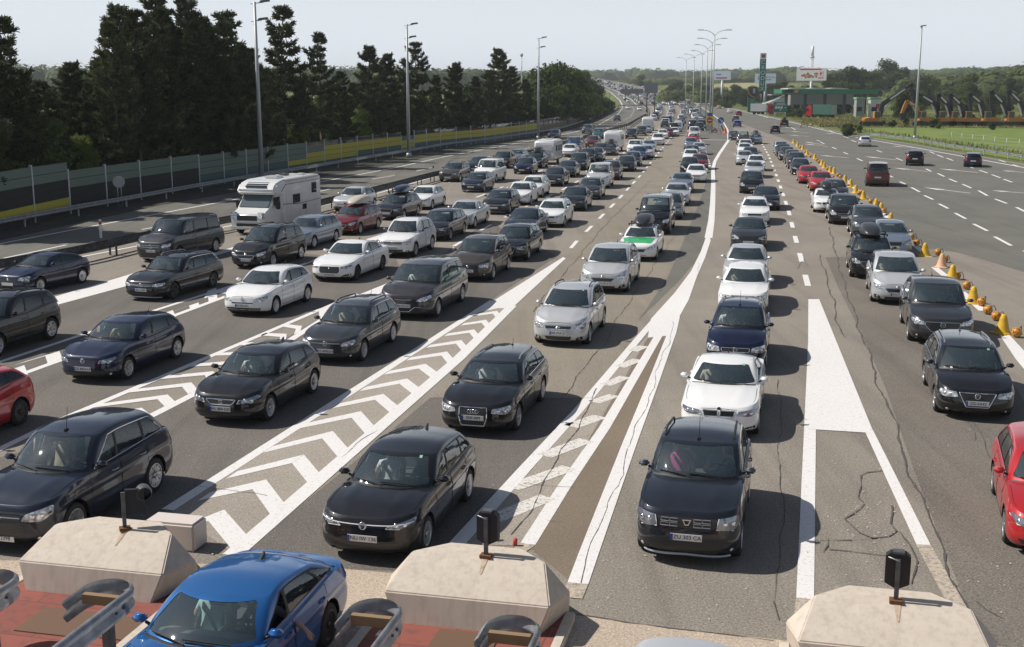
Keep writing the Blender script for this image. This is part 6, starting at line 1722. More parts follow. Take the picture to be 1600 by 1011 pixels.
def far_row(f, ks, away):
    q = [a.lerp(b, f) for a, b in zip(FAR_L, FAR_R)]
    for t in ks:
        k = int(t); p = q[k].lerp(q[k+1], t-k)+Vector((0, 0, .06)); d = (q[k+1]-q[k]).normalized()
        kk, c = rj.choice(JKIT), rj.choice(JCOL)
        o = place_kit(KITS[kk], 'van' if kk == 'van0' else 'car', p, math.atan2(-d.x, d.y)+(math.pi if away else 0), c, 'tiny %s %s on the far road climbing to the overpass' % (CN[c], KN[kk]), 'van' if kk == 'van0' else 'car', 'tiny %s %ss on the far overpass road' % (CN[c], KN[kk]))
        o.rotation_euler[0] = math.asin(-d.z) if away else math.asin(d.z)
far_row(.34, [k*.27+rj.uniform(0, .1) for k in range(13)], False)
far_row(.10, [.4, .9, 1.5, 2.2, 2.7, 3.3], False); far_row(.75, [.1, .5, .9, 1.3, 1.9, 2.6, 3.1], True); far_row(.90, [.3, 1.1, 1.7, 2.4], True)
# the rest of the jam, too many and too small to count: one mass
def light_mesh(me):
    o = bpy.data.objects.new('tmp', me); COL.objects.link(o); md = o.modifiers.new('d', 'DECIMATE'); md.ratio = .10
    m2 = bpy.data.meshes.new_from_object(o.evaluated_get(bpy.context.evaluated_depsgraph_get())); bpy.data.objects.remove(o); return m2
def far_mass():
    bm = bmesh.new(); cols = ['white', 'silver', 'darkgrey', 'navy', 'lightblue', 'black', 'wine']; mats = [PAINTS[c] for c in cols]+[M_FARG, M_TRIM, M_TYRE]
    lt = [light_mesh(KITS[k].parts[0][1]) for k in ('hatch0', 'wagon0', 'suv0', 'mpv0')]
    spots = []
    for f in (.22, .46, .58):
        q = [a.lerp(b, f) for a, b in zip(FAR_L, FAR_R)]
        for j in range(26):
            t = min(3.95, j*.15+rj.uniform(0, .05)); k = int(t); spots.append((q[k].lerp(q[k+1], t-k)+Vector((0, 0, .06)), (q[k+1]-q[k]).normalized()))
    for p, d in spots:
        me = rj.choice(lt); ci = rj.randrange(len(cols)); t = bmesh.new(); t.from_mesh(me)
        bmesh.ops.transform(t, matrix=Matrix.Translation(p) @ Matrix.Rotation(math.atan2(-d.x, d.y), 4, 'Z') @ Matrix.Translation((0, -2.2, 0)), verts=t.verts[:])
        for f in t.faces:
            m = me.materials[f.material_index]
            f.material_index = ci if f.material_index == 0 else (7 if m == M_FARG else 9 if m == M_TYRE else 8)
        tm = bpy.data.meshes.new('tmp'); t.to_mesh(tm); t.free(); bm.from_mesh(tm); bpy.data.meshes.remove(tm)
    tag(obj('distant_traffic', bm, mats), 'tiny cars packed on the far road climbing to the overpass', 'cars', kind='stuff')
far_mass()
# ------------------------------------------------------------------ barriers, rails, lamps
M_STEEL = mat('galvanised_steel', (.34, .36, .38), .42, .3); noise_col(M_STEEL, [(.35, (.38, .40, .42)), (.65, (.56, .58, .60))], 5, 6)
M_STEELD = mat('weathered_steel', (.11, .115, .12), .5, .5); noise_col(M_STEELD, [(.35, (.07, .075, .08)), (.65, (.16, .165, .17))], 4, 6)
M_POLE = mat('lamp_pole_grey', (.42, .44, .45), .5, .2)
M_RUST = mat('rust', (.16, .07, .03), .9)
M_WOOD = mat('wooden_spacer', (.26, .17, .09), .8)
NB_G = mat('barrier_green', (.115, .16, .125), .7); NB_Y = mat('barrier_yellow', (.42, .36, .015), .6); NB_T = mat('barrier_teal', (.025, .085, .085), .6); NB_B = mat('barrier_black', (.012, .013, .013), .8); NB_W = mat('barrier_brown', (.17, .125, .07), .7)
NB_GL = glass('barrier_glass', (.55, .58, .57), 1.45, (.5, .52, .5))
M_WHITE = mat('white_enamel', (.74, .74, .73), .4)
def beam(pts, h=.31, z=.60, flip=1):
    """W profile rail along ground points"""
    bm = bmesh.new(); prof = [(-.0, -.155), (.05, -.11), (.05, -.06), (-.0, -.015), (-.0, .015), (.05, .06), (.05, .11), (0, .155)]
    rows = []
    for i, p in enumerate(pts):
        d = (pts[min(i+1, len(pts)-1)]-pts[max(i-1, 0)]); d.z = 0; d.normalize(); n = Vector((d.y, -d.x, 0))*flip
        rows.append([bm.verts.new(Vector((p.x, p.y, z+p.z))+n*a*1.2+Vector((0, 0, b*h/.31))) for a, b in prof])
    for A, B in zip(rows, rows[1:]):
        for i in range(7): bm.faces.new((A[i], B[i], B[i+1], A[i+1]))
    r = bmesh.ops.solidify(bm, geom=bm.faces[:], thickness=.006)
    return bm
def guard_rail(pts, label, step=4, m=M_STEEL, flip=1, lim=95, name='guard_rail', spacer=.12):
    q = resamp(pts, 2.0); root = empty(name, q[len(q)//2]); tag(root, label, 'guard rail')
    inv = Vector(root.location); o = obj('rail_beam', beam(q, flip=flip), m, root, True, 60); o.location = -inv
    sp = resamp(pts, step)
    for i, p in enumerate(sp[:lim]):
        d = (sp[min(i+1, len(sp)-1)]-sp[max(0, i-1)]).normalized(); n = Vector((d.y, -d.x, 0))*flip
        bm = bmesh.new(); box(bm, (0, 0, .36), (.07, .11, .76)); box(bm, n*spacer/2+Vector((0, 0, .6)), (spacer, .09, .2), math.atan2(n.y, n.x))
        if i == 0: pm = bm_mesh('post', bm, m, False)
        else: bm.free()
        c = link('post', pm, root); c.location = p-n*spacer-inv
    return root
guard_rail(GP((-170, 398), (0, 363), (92, 344), (192, 325), (285, 306.5), (377, 289), (486, 270), (613, 247), (695, 232), (760, 223.5), (840, 211.5), (880, 203.5), (920, 190), (950, 176), (966, 164)), 'long steel guard rail along the foot of the noise barrier', 6)
medp = [G(*p, .6) for p in ((-120, 438), (0, 414), (125, 393), (222, 371), (341, 347), (493, 320), (584, 298), (684, 272), (760, 254), (850, 232.5), (930, 210), (985, 194), (1012, 178), (1012, 168), (1002, 160))]
for p in medp: p.z = 0
guard_rail(medp, 'steel guard rail on the median left of the queues', 4, M_STEELD, 1)
mb2 = [p+Vector((-.55, .1, 0)) for p in medp]
guard_rail(mb2, 'second steel guard rail on the far side of the median', 4, M_STEELD, -1)
rgr = [G(x, y+5) for x, y in ((1340, 209.7), (1375.6, 210.6), (1427, 217.6), (1478.6, 227.5), (1538, 237.4), (1600, 247), (1760, 276))]
guard_rail(rgr, 'bright steel guard rail along the grass right of the lanes', 4, M_STEEL, -1)
isl = GP((1138, 207), (1131, 195), (1118, 184), (1105, 176), (1090, 168))
guard_rail([p+Vector((-1.2, .5, 0)) for p in isl], 'short guard rail behind the blue arrow sign', 4, M_STEEL, 1)
# noise barrier
def noise_barrier():
    base = GP((-190, 402), (-60, 375), (0, 362), (92, 338), (190, 318), (285, 300), (377, 282), (464, 266), (540, 253), (604, 243), (676, 232), (760, 223.5), (840, 211), (876, 203), (920, 189), (950, 176), (964, 167))
    q = resamp(base, 5.0); root = empty('noise_barrier', q[30]); tag(root, 'long noise barrier of green, yellow and glass panels before the pines', 'noise barrier'); inv = Vector(root.location)
    pb = None; glc = 0
    for i, (a, b) in enumerate(zip(q, q[1:])):
        if i > 94: break
        x = proj((a+b)/2)[0]; rows = []
        H = 3.3 if x < 92 else 2.75 if x < 330 else 2.6
        if x < 92: cols = ['K', 'Y', 'K', 'K', 'G', 'G']
        elif x < 325: cols = ['K', 'K', 'K', 'G', 'G']
        elif x < 462: cols = ['T', 'T', 'G', 'G', 'G']
        elif x < 490: cols = ['T', 'Y', 'G', 'G', 'G']
        elif x < 842: cols = ['T', 'T', 'Y', 'Y', 'L'] if x > 560 else ['T', 'Y', 'Y', 'G', 'L'] if x < 516 else ['T', 'Y', 'Y', 'Y', 'L']
        elif x < 900: cols = ['K', 'W', 'W', 'L', 'L']
        else: cols = ['K', 'K', 'W', 'L', 'L']
        if 619 < x < 641: cols = ['T', 'Y', 'Y', 'T']; H = 2.1
        d = (b-a).normalized(); rz = math.atan2(d.y, d.x); hb = H/len(cols); ln = (b-a).length
        bm = bmesh.new(); gb = None
        mi = dict(G=0, Y=1, T=2, K=3, W=4)
        for k, c in enumerate(cols):
            z = hb*(k+.5)
            if c == 'L':
                gb = gb or bmesh.new(); box(gb, (a+b)/2-inv+Vector((0, 0, z)), (ln-.16, .02, hb-.01), rz)
            else:
                box(bm, (a+b)/2-inv+Vector((0, 0, z)), (ln-.14, .11, hb-.035), rz, mi[c])
                box(bm, (a+b)/2-inv+Vector((0, 0, z+hb*.5-.015)), (ln-.14, .07, .03), rz, 3)
        p = obj('panel', bm, [NB_G, NB_Y, NB_T, NB_B, NB_W], root)
        if gb: obj('glass_pane', gb, NB_GL, p)
        pm = bmesh.new(); box(pm, a-inv+Vector((0, 0, H/2+.05)), (.14, .16, H+.12), rz); obj('post', pm, M_STEEL if x < 842 else M_STEELD, root)
noise_barrier()
# floodlight poles
def flood_pole(base, top_z, label, big=1.0):
    root = empty('lamp_post', base); tag(root, label, 'lamp post', 'tall single lamp poles')
    bm = bmesh.new(); tube(bm, [(0, 0, 0), (0, 0, top_z)], .22, 10, r1=.11); tube(bm, [(0, 0, 0), (0, 0, .5)], .30, 10); obj('pole', bm, M_POLE, root)
    for k, (z, dx) in enumerate(((top_z-.15, .75*big), (top_z-1.6, .55))):
        if k and big < 1: break
        ab = bmesh.new(); tube(ab, [(-.35, 0, z), (dx, 0, z+.12)], .045, 6); arm = obj('arm', ab, M_POLE, root)
        hb = bmesh.new()
        prism(hb, [(-.42, 0), (.42, .10), (.40, .26), (-.30, .17)], .5, Matrix.Translation((dx+.1, -.25, z+.1)))
        obj('lamp_head', hb, M_STEELD, arm)
for x, y, ty, d_ in ((409, 284, 3, 0), (639, 246, 38, 1), (841, 217.5, 59, 2)):
    b = G(x, y); t = at(x, ty, b.y)
    flood_pole(b, t.z, ('nearest tall floodlight pole in front of the noise barrier', 'middle tall floodlight pole in front of the noise barrier', 'farthest tall floodlight pole in front of the noise barrier')[d_])
b = G(1429, 217); flood_pole(b, at(1438, 41, b.y).z, 'tall lamp pole on the grass before the diggers', .15)
# double arm lamps on the central island
for k, (bx, tx, ty, d) in enumerate(((1115.4, 1118.8, 47, 218), (1112, 1114, 60, 250), (1105, 1107, 70, 284), (1096, 1099, 79, 326), (1084, 1086, 84.5, 360), (1072, 1073.5, 90, 396))):
    t = at((bx+tx)/2, ty, d); root = empty('street_lamp', (t.x, d, 0)); tag(root, ('nearest', 'second', 'third', 'fourth', 'fifth', 'farthest')[k]+' double armed street lamp in the row on the central island', 'street lamp', 'double armed street lamps')
    bm = bmesh.new(); tube(bm, [(0, 0, 0), (0, 0, t.z-.9)], .17, 8, r1=.09); obj('pole', bm, M_POLE, root)
    for s in (-1, 1):
        ab = bmesh.new(); tube(ab, [(0, 0, t.z-.95), (s*.5, 0, t.z-.45), (s*1.3, 0, t.z-.1), (s*2.0, 0, t.z)], .055, 6); a = obj('arm', ab, M_POLE, root)
        hb = bmesh.new(); box(hb, (s*2.5, 0, t.z+.02), (1.15, .3, .12), bev=.04); obj('lamp_head', hb, M_STEELD, a)

# ------------------------------------------------------------------ toll island blocks, signs and rail ends
def block(p, label, off):
    T = frame_at(p); root = empty('concrete_block', p); tag(root, label, 'crash barrier', 'concrete nose blocks of the toll islands')
    Vb = [(-1.08, -.10, .12), (1.08, -.10, .12), (1.36, .95, .0), (.62, 2.0, .0), (-.62, 2.0, .0), (-1.36, .95, .0),
          (-1.24, .0, .56), (1.24, .0, .56), (1.40, .78, .47), (-1.40, .78, .47),
          (-1.02, .72, .93), (1.02, .72, .93), (.56, 1.22, .91), (-.56, 1.22, .91)]
    bm = bmesh.new(); v = [bm.verts.new(Vector((VH.x*a+UH.x*b, VH.y*a+UH.y*b, c))) for a, b, c in Vb]
    for f in ((0, 1, 7, 6), (1, 2, 8, 7), (0, 6, 9, 5), (6, 7, 11, 10), (7, 8, 11), (6, 10, 9), (8, 2, 3), (8, 3, 12, 11), (9, 4, 5), (9, 10, 13, 4), (12, 3, 4, 13), (10, 11, 12, 13)): bm.faces.new([v[i] for i in f])
    bmesh.ops.recalc_face_normals(bm, faces=bm.faces[:])
    bmesh.ops.bevel(bm, geom=bm.edges[:], offset=.018, segments=2, affect='EDGES')
    obj('block_body', bm, M_CONC, root, True, 30)
    st = bmesh.new()
    n = Vector((-UH.x*.37, -UH.y*.37, .72)).normalized()   # rust streak below the sign foot
    q = [Vector((VH.x*a+UH.x*(.72-t*.74), VH.y*a+UH.y*(.72-t*.72), .93-t*.37))+n*.006 for a, t in ((-.03+off, .02), (.07+off, .02), (.03+off, .42), (.0+off, .42))]
    st.faces.new([st.verts.new(x) for x in q]); obj('rust_streak', st, M_STREAK, root)
M_STREAK = mat('rust_streak', (.42, .27, .15), .9); noise_col(M_STREAK, [(.35, (.42, .27, .15)), (.55, (.54, .43, .33))], 14, 5)
for k, p in enumerate(BLOCKS):
    block(p, ('concrete nose block beside the dark blue SUV, left of three', 'concrete nose block in front of the black light bar hatchback', 'concrete nose block below the white painted triangle, right of three')[k], (.20, .10, .05)[k])
def block_sign(p, off, label, sideways=False):
    T = frame_at(p); c = T @ Vector((off, .74, .92)); root = empty('lane_signal', c, -R(13)+(R(35) if sideways else R(-4))); root.scale = (.78, .78, .74); tag(root, label, 'signal', 'dark lane signals on the concrete blocks')
    bm = bmesh.new(); box(bm, (0, 0, .03), (.22, .18, .06)); obj('foot_plate', bm, M_RUST, root)
    bm = bmesh.new(); box(bm, (0, 0, .42), (.08, .05, .84)); obj('post', bm, M_STEELD, root)
    bm = bmesh.new(); hexp = [(-.21, .34), (.0, .22), (.21, .34), (.21, .86), (.13, .93), (-.13, .93), (-.21, .86)]
    if sideways:
        hexp = [(.03, .30), (.42, .34), (.42, .84), (.05, .86)]
        prism(bm, hexp, .1, Matrix.Translation((0, .06, 0)))
        obj('signal_back', bm, M_TRIM, root)
        bm = bmesh.new(); lathe(bm, [(.001, .62), (.15, .60), (.17, .45), (.15, .30), (.14, .30)], 'y', (.42, -.25, .72), 16); obj('signal_hood', bm, M_STEELD, root, True)
    else:
        prism(bm, hexp, .16, Matrix.Translation((0, .06, 0))); obj('signal_back', bm, M_TRIM, root)
        bm = bmesh.new(); box(bm, (.0, .10, .95), (.20, .18, .04)); obj('signal_cap', bm, M_STEELD, root)
        bm = bmesh.new(); tube(bm, [(-.17, .0, .87), (.02, -.04, .82)], .012, 5); obj('bracket', bm, M_STEEL, root)
block_sign(BLOCKS[0], .20, 'sideways lane signal with round hood on the left concrete block', True)
block_sign(BLOCKS[1], .12, 'dark lane signal on the middle concrete block, seen from behind')
block_sign(BLOCKS[2], .05, 'dark lane signal on the right concrete block, seen from behind')
# white kerb block behind the left nose block
p = G(276, 852); bm = bmesh.new(); box(bm, (0, 0, .25), (.95, .5, .50), bev=.04)
o = obj('kerb_block', bm, mat('painted_concrete', (.62, .55, .51), .8)); o.location = p; o.rotation_euler = (0, 0, -R(13)); tag(o, 'low whitish concrete kerb block tucked behind the left nose block', 'kerb block')
# rails with rounded ends along the islands
def rail_end(p, label, ln=5.0, wood=True):
    """nose at p, rails running back towards the toll booths"""
    root = empty('island_rail', p, -R(13)); root.scale = (.9, 1, .95); tag(root, label, 'guard rail', 'round ended rails of the toll islands')
    bm = bmesh.new(); path = [Vector((-.36, -.75, 0)), Vector((-.36, -.36, 0))]+[Vector((-.36*math.cos(a*math.pi/10), -.36+.36*math.sin(a*math.pi/10), 0)) for a in range(1, 10)]+[Vector((.36, -.36, 0)), Vector((.36, -2, 0)), Vector((.36, -ln, 0))]
    bm = beam(path, .36, .93, -1); obj('rail_beam', bm, M_STEEL, root, True, 60)
    for y in (-.62, -2.5, -4.5):
        b2 = bmesh.new(); box(b2, (.22, y, .45), (.11, .16, .94)); q = obj('post', b2, M_STEELD, root)
    b3 = bmesh.new(); box(b3, (0, -.42, .98), (.60, .09, .14)); obj('spacer', b3, M_WOOD, root)
    for s in (-1, 1):
        for y in (-.5, -.68):
            b4 = bmesh.new(); lathe(b4, [(.0, .03), (.022, .03), (.022, 0)], 'x', (s*.40, y, .93), 8); obj('bolt', b4, M_STEELD, root)
for (x, y, lab) in ((8, 897, 'round rail end cut by the left border'), (185, 912, 'round ended rail beside the bright blue sedan, left of it'), (597, 943, 'round ended rail beside the bright blue sedan, right of it'), (808, 969, 'round rail end in front of the middle concrete block')):
    q = G(x, y, 1.1); q.z = .12; rail_end(q-UH*.0, lab)
# metal hatch plates in the paving
for k, (x, y, w_, h_) in enumerate(((90, 972, .9, .8), (215, 985, .8, .7), (725, 1003, .9, .6))):
    q = G(x, y, .13); bm = bmesh.new(); box(bm, (0, 0, .008), (w_, h_, .012)); o = obj('hatch_plate', bm, mat('hatch_brown', (.15, .085, .05), .8)); o.location = q+Vector((0, 0, .002)); o.rotation_euler = (0, 0, -R(13)); tag(o, ('brown hatch plate in the red paving at the left border', 'brown hatch plate beside the left round ended rail', 'brown hatch plate in the middle red paving')[k], 'hatch')
# red cup on the middle block, bits of litter
bm = bmesh.new(); lathe(bm, [(.0, 0), (.035, 0), (.042, .13), (.0, .13)], 'z', n=14); o = obj('red_cup', bm, mat('red_plastic', (.5, .05, .03), .4)); o.location = G(805, 853); tag(o, 'small red marker post stub behind the middle concrete block', 'marker')

# ------------------------------------------------------------------ cones and ball lights
M_CONE = mat('cone_yellow', (.62, .30, .012), .55); noise_col(M_CONE, [(.35, (.56, .33, .018)), (.6, (.74, .46, .025))], 6, 6)
M_CONEP = mat('cone_faded', (.70, .42, .25), .6)
M_BALL = mat('warning_ball_orange', (.60, .19, .012), .4); noise_col(M_BALL, [(.40, (.22, .06, .01)), (.52, (.66, .30, .03))], 16, 3)
bm = bmesh.new(); lathe(bm, [(.31, .0), (.31, .03), (.26, .05), (.225, .10), (.165, .30), (.115, .50), (.08, .60), (.06, .63), (.0, .64)], 'z', n=18)
box(bm, (0, 0, .018), (.60, .60, .035), R(20), bev=.012)
ME_CONE = bm_mesh('cone_body', bm, M_CONE, True, 50)
bm = bmesh.new(); lathe(bm, [(.126, .48), (.095, .565), (.088, .565)], 'z', n=18); ME_CONEB = bm_mesh('cone_band', bm, M_CONE)
bm = bmesh.new(); bmesh.ops.create_uvsphere(bm, u_segments=16, v_segments=12, radius=.165, matrix=Matrix.Translation((0, 0, .165)))
ME_BALL = bm_mesh('ball', bm, M_BALL)
bm = bmesh.new(); tube(bm, [(.10, -.02, .27), (.20, -.06, .34), (.26, -.04, .22), (.28, 0, .03)], .014, 5); ME_WIRE = bm_mesh('wire', bm, M_TRIM)
CONES = [(1566, 521), (1520, 474), (1487, 437), (1445, 400), (1471, 418), (1414, 371), (1391, 349), (1376, 332), (1368, 325), (1349, 311), (1337, 302), (1329, 292), (1320, 285), (1303, 272), (1297, 270), (1288, 263), (1284, 259), (1273, 249), (1261, 242), (1254, 234), (1246, 229), (1240, 224)]
cl = 'yellow traffic cone in the curved line beside the queue'
for k, (x, y) in enumerate(CONES):
    root = empty('traffic_cone', G(x, y), trv.uniform(0, 1.5)); root.rotation_euler[1] = trv.uniform(-.05, .05)
    tag(root, 'pale faded cone, the only whitish one in the yellow line' if k == 4 else cl, 'traffic cone', 'yellow cones beside the queue')
    c = link('cone_body', ME_CONE, root); b_ = link('cone_band', ME_CONEB, root)
    if k == 4:
        for o in (c, b_): o.material_slots[0].link = 'OBJECT'; o.material_slots[0].material = M_CONEP
BALLS = [(1588, 527), (1556, 501), (1543, 491), (1533, 478), (1510, 452), (1495, 436), (1476, 410), (1465, 399), (1432, 384), (1424, 374), (1402, 359), (1380, 333), (1371, 321), (1360, 318), (1346, 303), (1342, 305), (1313, 279), (1309, 276), (1293, 266), (1279, 255), (1276, 252), (1266, 246), (1258, 239), (1250, 232)]
for x, y in BALLS:
    root = empty('ball_light', G(x, y), trv.uniform(-1, 1)); tag(root, 'orange warning ball lying on a wire between the yellow cones', 'warning ball', 'orange warning balls between the cones')
    link('ball', ME_BALL, root); link('wire', ME_WIRE, root)
# cone and chevron at the island tip
root = empty('traffic_cone', G(1133, 208)); tag(root, 'lone orange cone on the island tip beneath the blue arrow sign', 'traffic cone')
for me in (ME_CONE, ME_CONEB):
    c = link(me.name, me, root); c.scale = (1.5, 1.5, 1.6); c.material_slots[0].link = 'OBJECT'; c.material_slots[0].material = mat('cone_orange', (.62, .12, .02), .5)

# ------------------------------------------------------------------ signs
M_RED_S = mat('sign_red', (.45, .02, .02), .4); M_BLUE_S = mat('sign_blue', (.02, .10, .40), .4); M_YEL_S = mat('sign_yellow', (.72, .52, .01), .4); M_GRN_S = mat('sign_green', (.01, .16, .11), .4)
def sign_root(name, p, label, cat='road sign', rz=0): r = empty(name, p, rz); return tag(r, label, cat)
def spost(root, x, z, r=.045, y=.04):
    bm = bmesh.new(); tube(bm, [(x, y, 0), (x, y, z)], r, 8); obj('post', bm, M_STEEL, root)
def plate(root, nm, x, z, w_, h_, m, y=0, t=.03): bm = bmesh.new(); box(bm, (x, y, z), (w_, t, h_)); return obj(nm, bm, m, root)
def disc(root, nm, x, z, r, m, y=0, t=.03):
    bm = bmesh.new(); lathe(bm, [(.0, y-t/2), (r, y-t/2), (r, y+t/2), (.0, y+t/2)], 'y', (x, 0, z), 28); return obj(nm, bm, m, root, True)
p = at(1109, 188, 212); sg = sign_root('no_entry_sign', (p.x, 212, 0), 'no entry sign on a yellow square at the island tip')
spost(sg, 0, p.z+1.2); plate(sg, 'backing_panel', 0, p.z, 1.18, 1.4, M_YEL_S); plate(sg, 'top_panel', 0, p.z+1.0, .9, .55, M_BLUE_S)
d_ = disc(sg, 'sign_disc', 0, p.z, .50, M_RED_S, -.03); plate(d_, 'white_bar', 0, p.z, .68, .15, M_WHITE, -.055)
p = at(1126.5, 188, 215); sg = sign_root('blue_arrow_sign', (p.x, 215, 0), 'round blue arrow sign beside the no entry sign')
spost(sg, 0, p.z); d_ = disc(sg, 'sign_disc', 0, p.z, .56, M_BLUE_S)
bm = bmesh.new(); prism(bm, [(-.22, .30), (-.30, .22), (.10, -.18), (-.06, -.34), (.34, -.34), (.34, .06), (.18, -.10)], .01, Matrix.Translation((0, -.03, p.z))); obj('arrow', bm, M_WHITE, d_)
p = G(1117, 208); sg = sign_root('chevron_board', p, 'red and white chevron board at the foot of the nearest street lamp')
plate(sg, 'board', 0, .55, 1.0, 1.0, M_WHITE); bm = bmesh.new()
prism(bm, [(-.45, .1), (0, .62), (.45, .1), (.45, .42), (0, .95), (-.45, .42)], .01, Matrix.Translation((0, -.03, 0))); obj('chevron', bm, M_RED_S, sg)
bm = bmesh.new(); prism(bm, [(-.2, .08), (0, .30), (.2, .08)], .01, Matrix.Translation((0, -.031, 0))); obj('chevron', bm, M_RED_S, sg)
plate(sg, 'side_rail', .0, .75, 2.3, .16, M_STEEL, .3); plate(sg, 'side_rail', .0, .45, 2.3, .16, M_STEEL, .3)
# round sign seen from behind on the left verge
p = G(188, 322); sg = sign_root('round_sign', p, 'grey back of a round sign on two posts before the noise barrier', rz=.2)
for x in (-.12, .12): spost(sg, x, 2.0, .03)
disc(sg, 'sign_disc', 0, 1.65, .40, M_POLE, .0)
p = at(689, 208, 172); sg = sign_root('square_sign', (p.x, 172, 0), 'blue grey back of a square sign above the yellow barrier', rz=.2); spost(sg, 0, p.z); plate(sg, 'sign_plate', 0, p.z, 1.1, 1.3, mat('sign_back', (.13, .16, .20), .5))
# marker posts
for k, (x, y) in enumerate(((158, 372), (677, 275), (465, 260), (870, 210))):
    sg = sign_root('marker_post', G(x, y), 'thin marker post on the '+('median rail near the dark navy hatchback', 'median rail left of the brown grey SUV', 'verge below the first yellow panels', 'verge near the dark blue SUV')[k], 'marker post')
    plate(sg, 'post_body', 0, .5, .12, 1.0, M_WHITE, 0, .08); plate(sg, 'reflector', 0, .82, .13, .16, M_RED_S if k == 0 else M_INK, 0, .09)
# green direction sign
p = at(1219.5, 167.5, 330); sg = sign_root('direction_sign', (p.x, 330, 0), 'green motorway direction sign with white service symbols')
k_ = 330/1850
for x in (-1.4, 1.4): spost(sg, x, p.z-1, .08, .1)
b_ = plate(sg, 'sign_board', 0, p.z, 21*k_, 15*k_, M_GRN_S, 0, .06)
for i, x in enumerate((-1.2, -.45, .3)): plate(b_, 'service_symbol', x, p.z-.1, .6, .62, M_WHITE, -.045, .02)
for z, w_ in ((.95, 2.2), (.62, 2.8)): plate(b_, 'text_line', 0, p.z+z, w_, .16, M_WHITE, -.045, .02)
bm = bmesh.new(); prism(bm, [(-.2, -.08), (.05, -.08), (.05, -.2), (.25, 0), (.05, .2), (.05, .08), (-.2, .08)], .02, Matrix.Translation((1.35, -.05, p.z-.1))); obj('arrow', bm, M_WHITE, b_)
plate(b_, 'text_line', 0, p.z-.75, .35, .3, M_WHITE, -.045, .02)
M_EXT = mat('totem_post_black', (.02, .022, .024), .5)
# filling station totem and price board
p = at(1191.5, 113, 450); k_ = 450/1850; sg = sign_root('station_totem', (p.x, 450, 0), 'very tall green totem with vertical white name', 'totem sign')
spost(sg, 0, at(0, 143, 450).z, .40, .0); sg.children[0].data.materials[0] = M_EXT
zt = at(0, 83, 450).z; zb_ = at(0, 143, 450).z
plate(sg, 'logo_box', 0, zt-1.0, 2.25, 2.0, mat('totem_white', (.60, .55, .55), .5), 0, .8); plate(sg, 'logo_mark', 0, zt-1.05, 1.1, 1.1, mat('totem_dark_red', (.20, .04, .05), .4), -.42, .04)
b_ = plate(sg, 'name_panel', 0, (zt-2.1+zb_)/2, 2.2, zt-2.1-zb_, M_GRN_S, 0, .8)
for i, ch in enumerate('CRODUX'):
    o = link('letter', text_mesh(ch, 2.1, M_WHITE, .02), b_); o.location = (0, -.43, zt-3.3-i*1.95)
p = at(1174.5, 153, 420); k_ = 420/1850; sg = sign_root('price_board', (p.x, 420, 0), 'black price board with orange flame and green foot', 'price sign')
z1, z0 = at(0, 136, 420).z, at(0, 153, 420).z
plate(sg, 'dark_panel', 0, (z1+z0)/2, 2.7, z1-z0, mat('totem_black', (.015, .016, .016), .3), 0, .4)
bm = bmesh.new(); prism(bm, [(-1.35, z1-.3), (-1.1, z1-1.9), (-.1, z1-3.0), (1.35, z1-3.5), (1.35, z0), (-.2, z0+.5), (-1.35, z1-2.0)], .04, Matrix.Translation((0, -.25, 0))); obj('flame', bm, mat('totem_orange', (.60, .25, .01), .4), sg)
plate(sg, 'price_column', .7, z1-1.3, .8, 1.6, M_POLE, -.23, .04); plate(sg, 'green_foot', 0, z0/2, 2.7, z0, M_GRN_S, 0, .5); plate(sg, 'price_window', .2, z0*.62, 1.5, z0*.5, mat('price_green', (.05, .22, .17), .3), -.27, .04)
# billboards
def billboard(x0, x1, y0, y1, d, label, pole_x=None):
    a, b = at(x0, y1, d), at(x1, y0, d); c = (a+b)/2; z = terrain_z(c.x, d)
    sg = sign_root('billboard', (c.x, d, z), label, 'billboard', R(-30)); w_, h_ = (b.x-a.x)/.87, b.z-a.z
    bd = plate(sg, 'board', 0, c.z-z, w_, h_, mat('billboard_white', (.66, .67, .66), .5), 0, .5)
    bm = bmesh.new(); tube(bm, [(0, .3, 0), (0, .3, c.z-z-h_/2)], .55, 10); obj('column', bm, M_POLE, sg)
    return sg, bd, w_, h_, c.z-z
sg, bd, w_, h_, zc_ = billboard(1247, 1289, 106.5, 126, 520, 'white billboard with fruit and vegetables and a red emblem')
bm = bmesh.new(); rb = random.Random(3)
for k in range(26):
    bmesh.ops.create_uvsphere(bm, u_segments=8, v_segments=6, radius=1, matrix=Matrix.Translation((rb.gauss(-.9, 1.6), -.27, zc_-1.3+abs(rb.gauss(0, .8)))) @ Matrix.Diagonal((rb.uniform(.3, .7), .05, rb.uniform(.25, .5), 1)))
for i, f in enumerate(bm.faces): f.material_index = (i//48) % 4
obj('food_picture', bm, [mat('food_red', (.45, .08, .05), .6), mat('food_orange', (.52, .24, .05), .6), mat('food_green', (.12, .20, .05), .6), mat('food_brown', (.22, .12, .06), .6)], bd)
plate(bd, 'headline', -.3, zc_+2.15, 9.4, .5, M_RED_S, -.27, .03)
fr = plate(bd, 'emblem_frame', 4.2, zc_+.3, 2.0, 1.9, M_RED_S, -.27, .03); plate(fr, 'emblem_field', 4.2, zc_+.3, 1.8, 1.7, M_WHITE, -.29, .03); plate(fr, 'emblem_mark', 4.0, zc_+.3, .75, 1.1, M_RED_S, -.31, .03)
plate(fr, 'emblem_mark', 4.62, zc_+.55, .4, .5, M_RED_S, -.31, .03); plate(bd, 'small_print', 4.2, zc_-1.5, 2.4, .4, M_RED_S, -.27, .03)
sg, bd, w_, h_, zc_ = billboard(1181, 1211, 115, 130, 520, 'pale blue billboard with round car badge behind the green totem')
bd.data.materials[0] = mat('billboard_blue', (.42, .50, .60), .5)
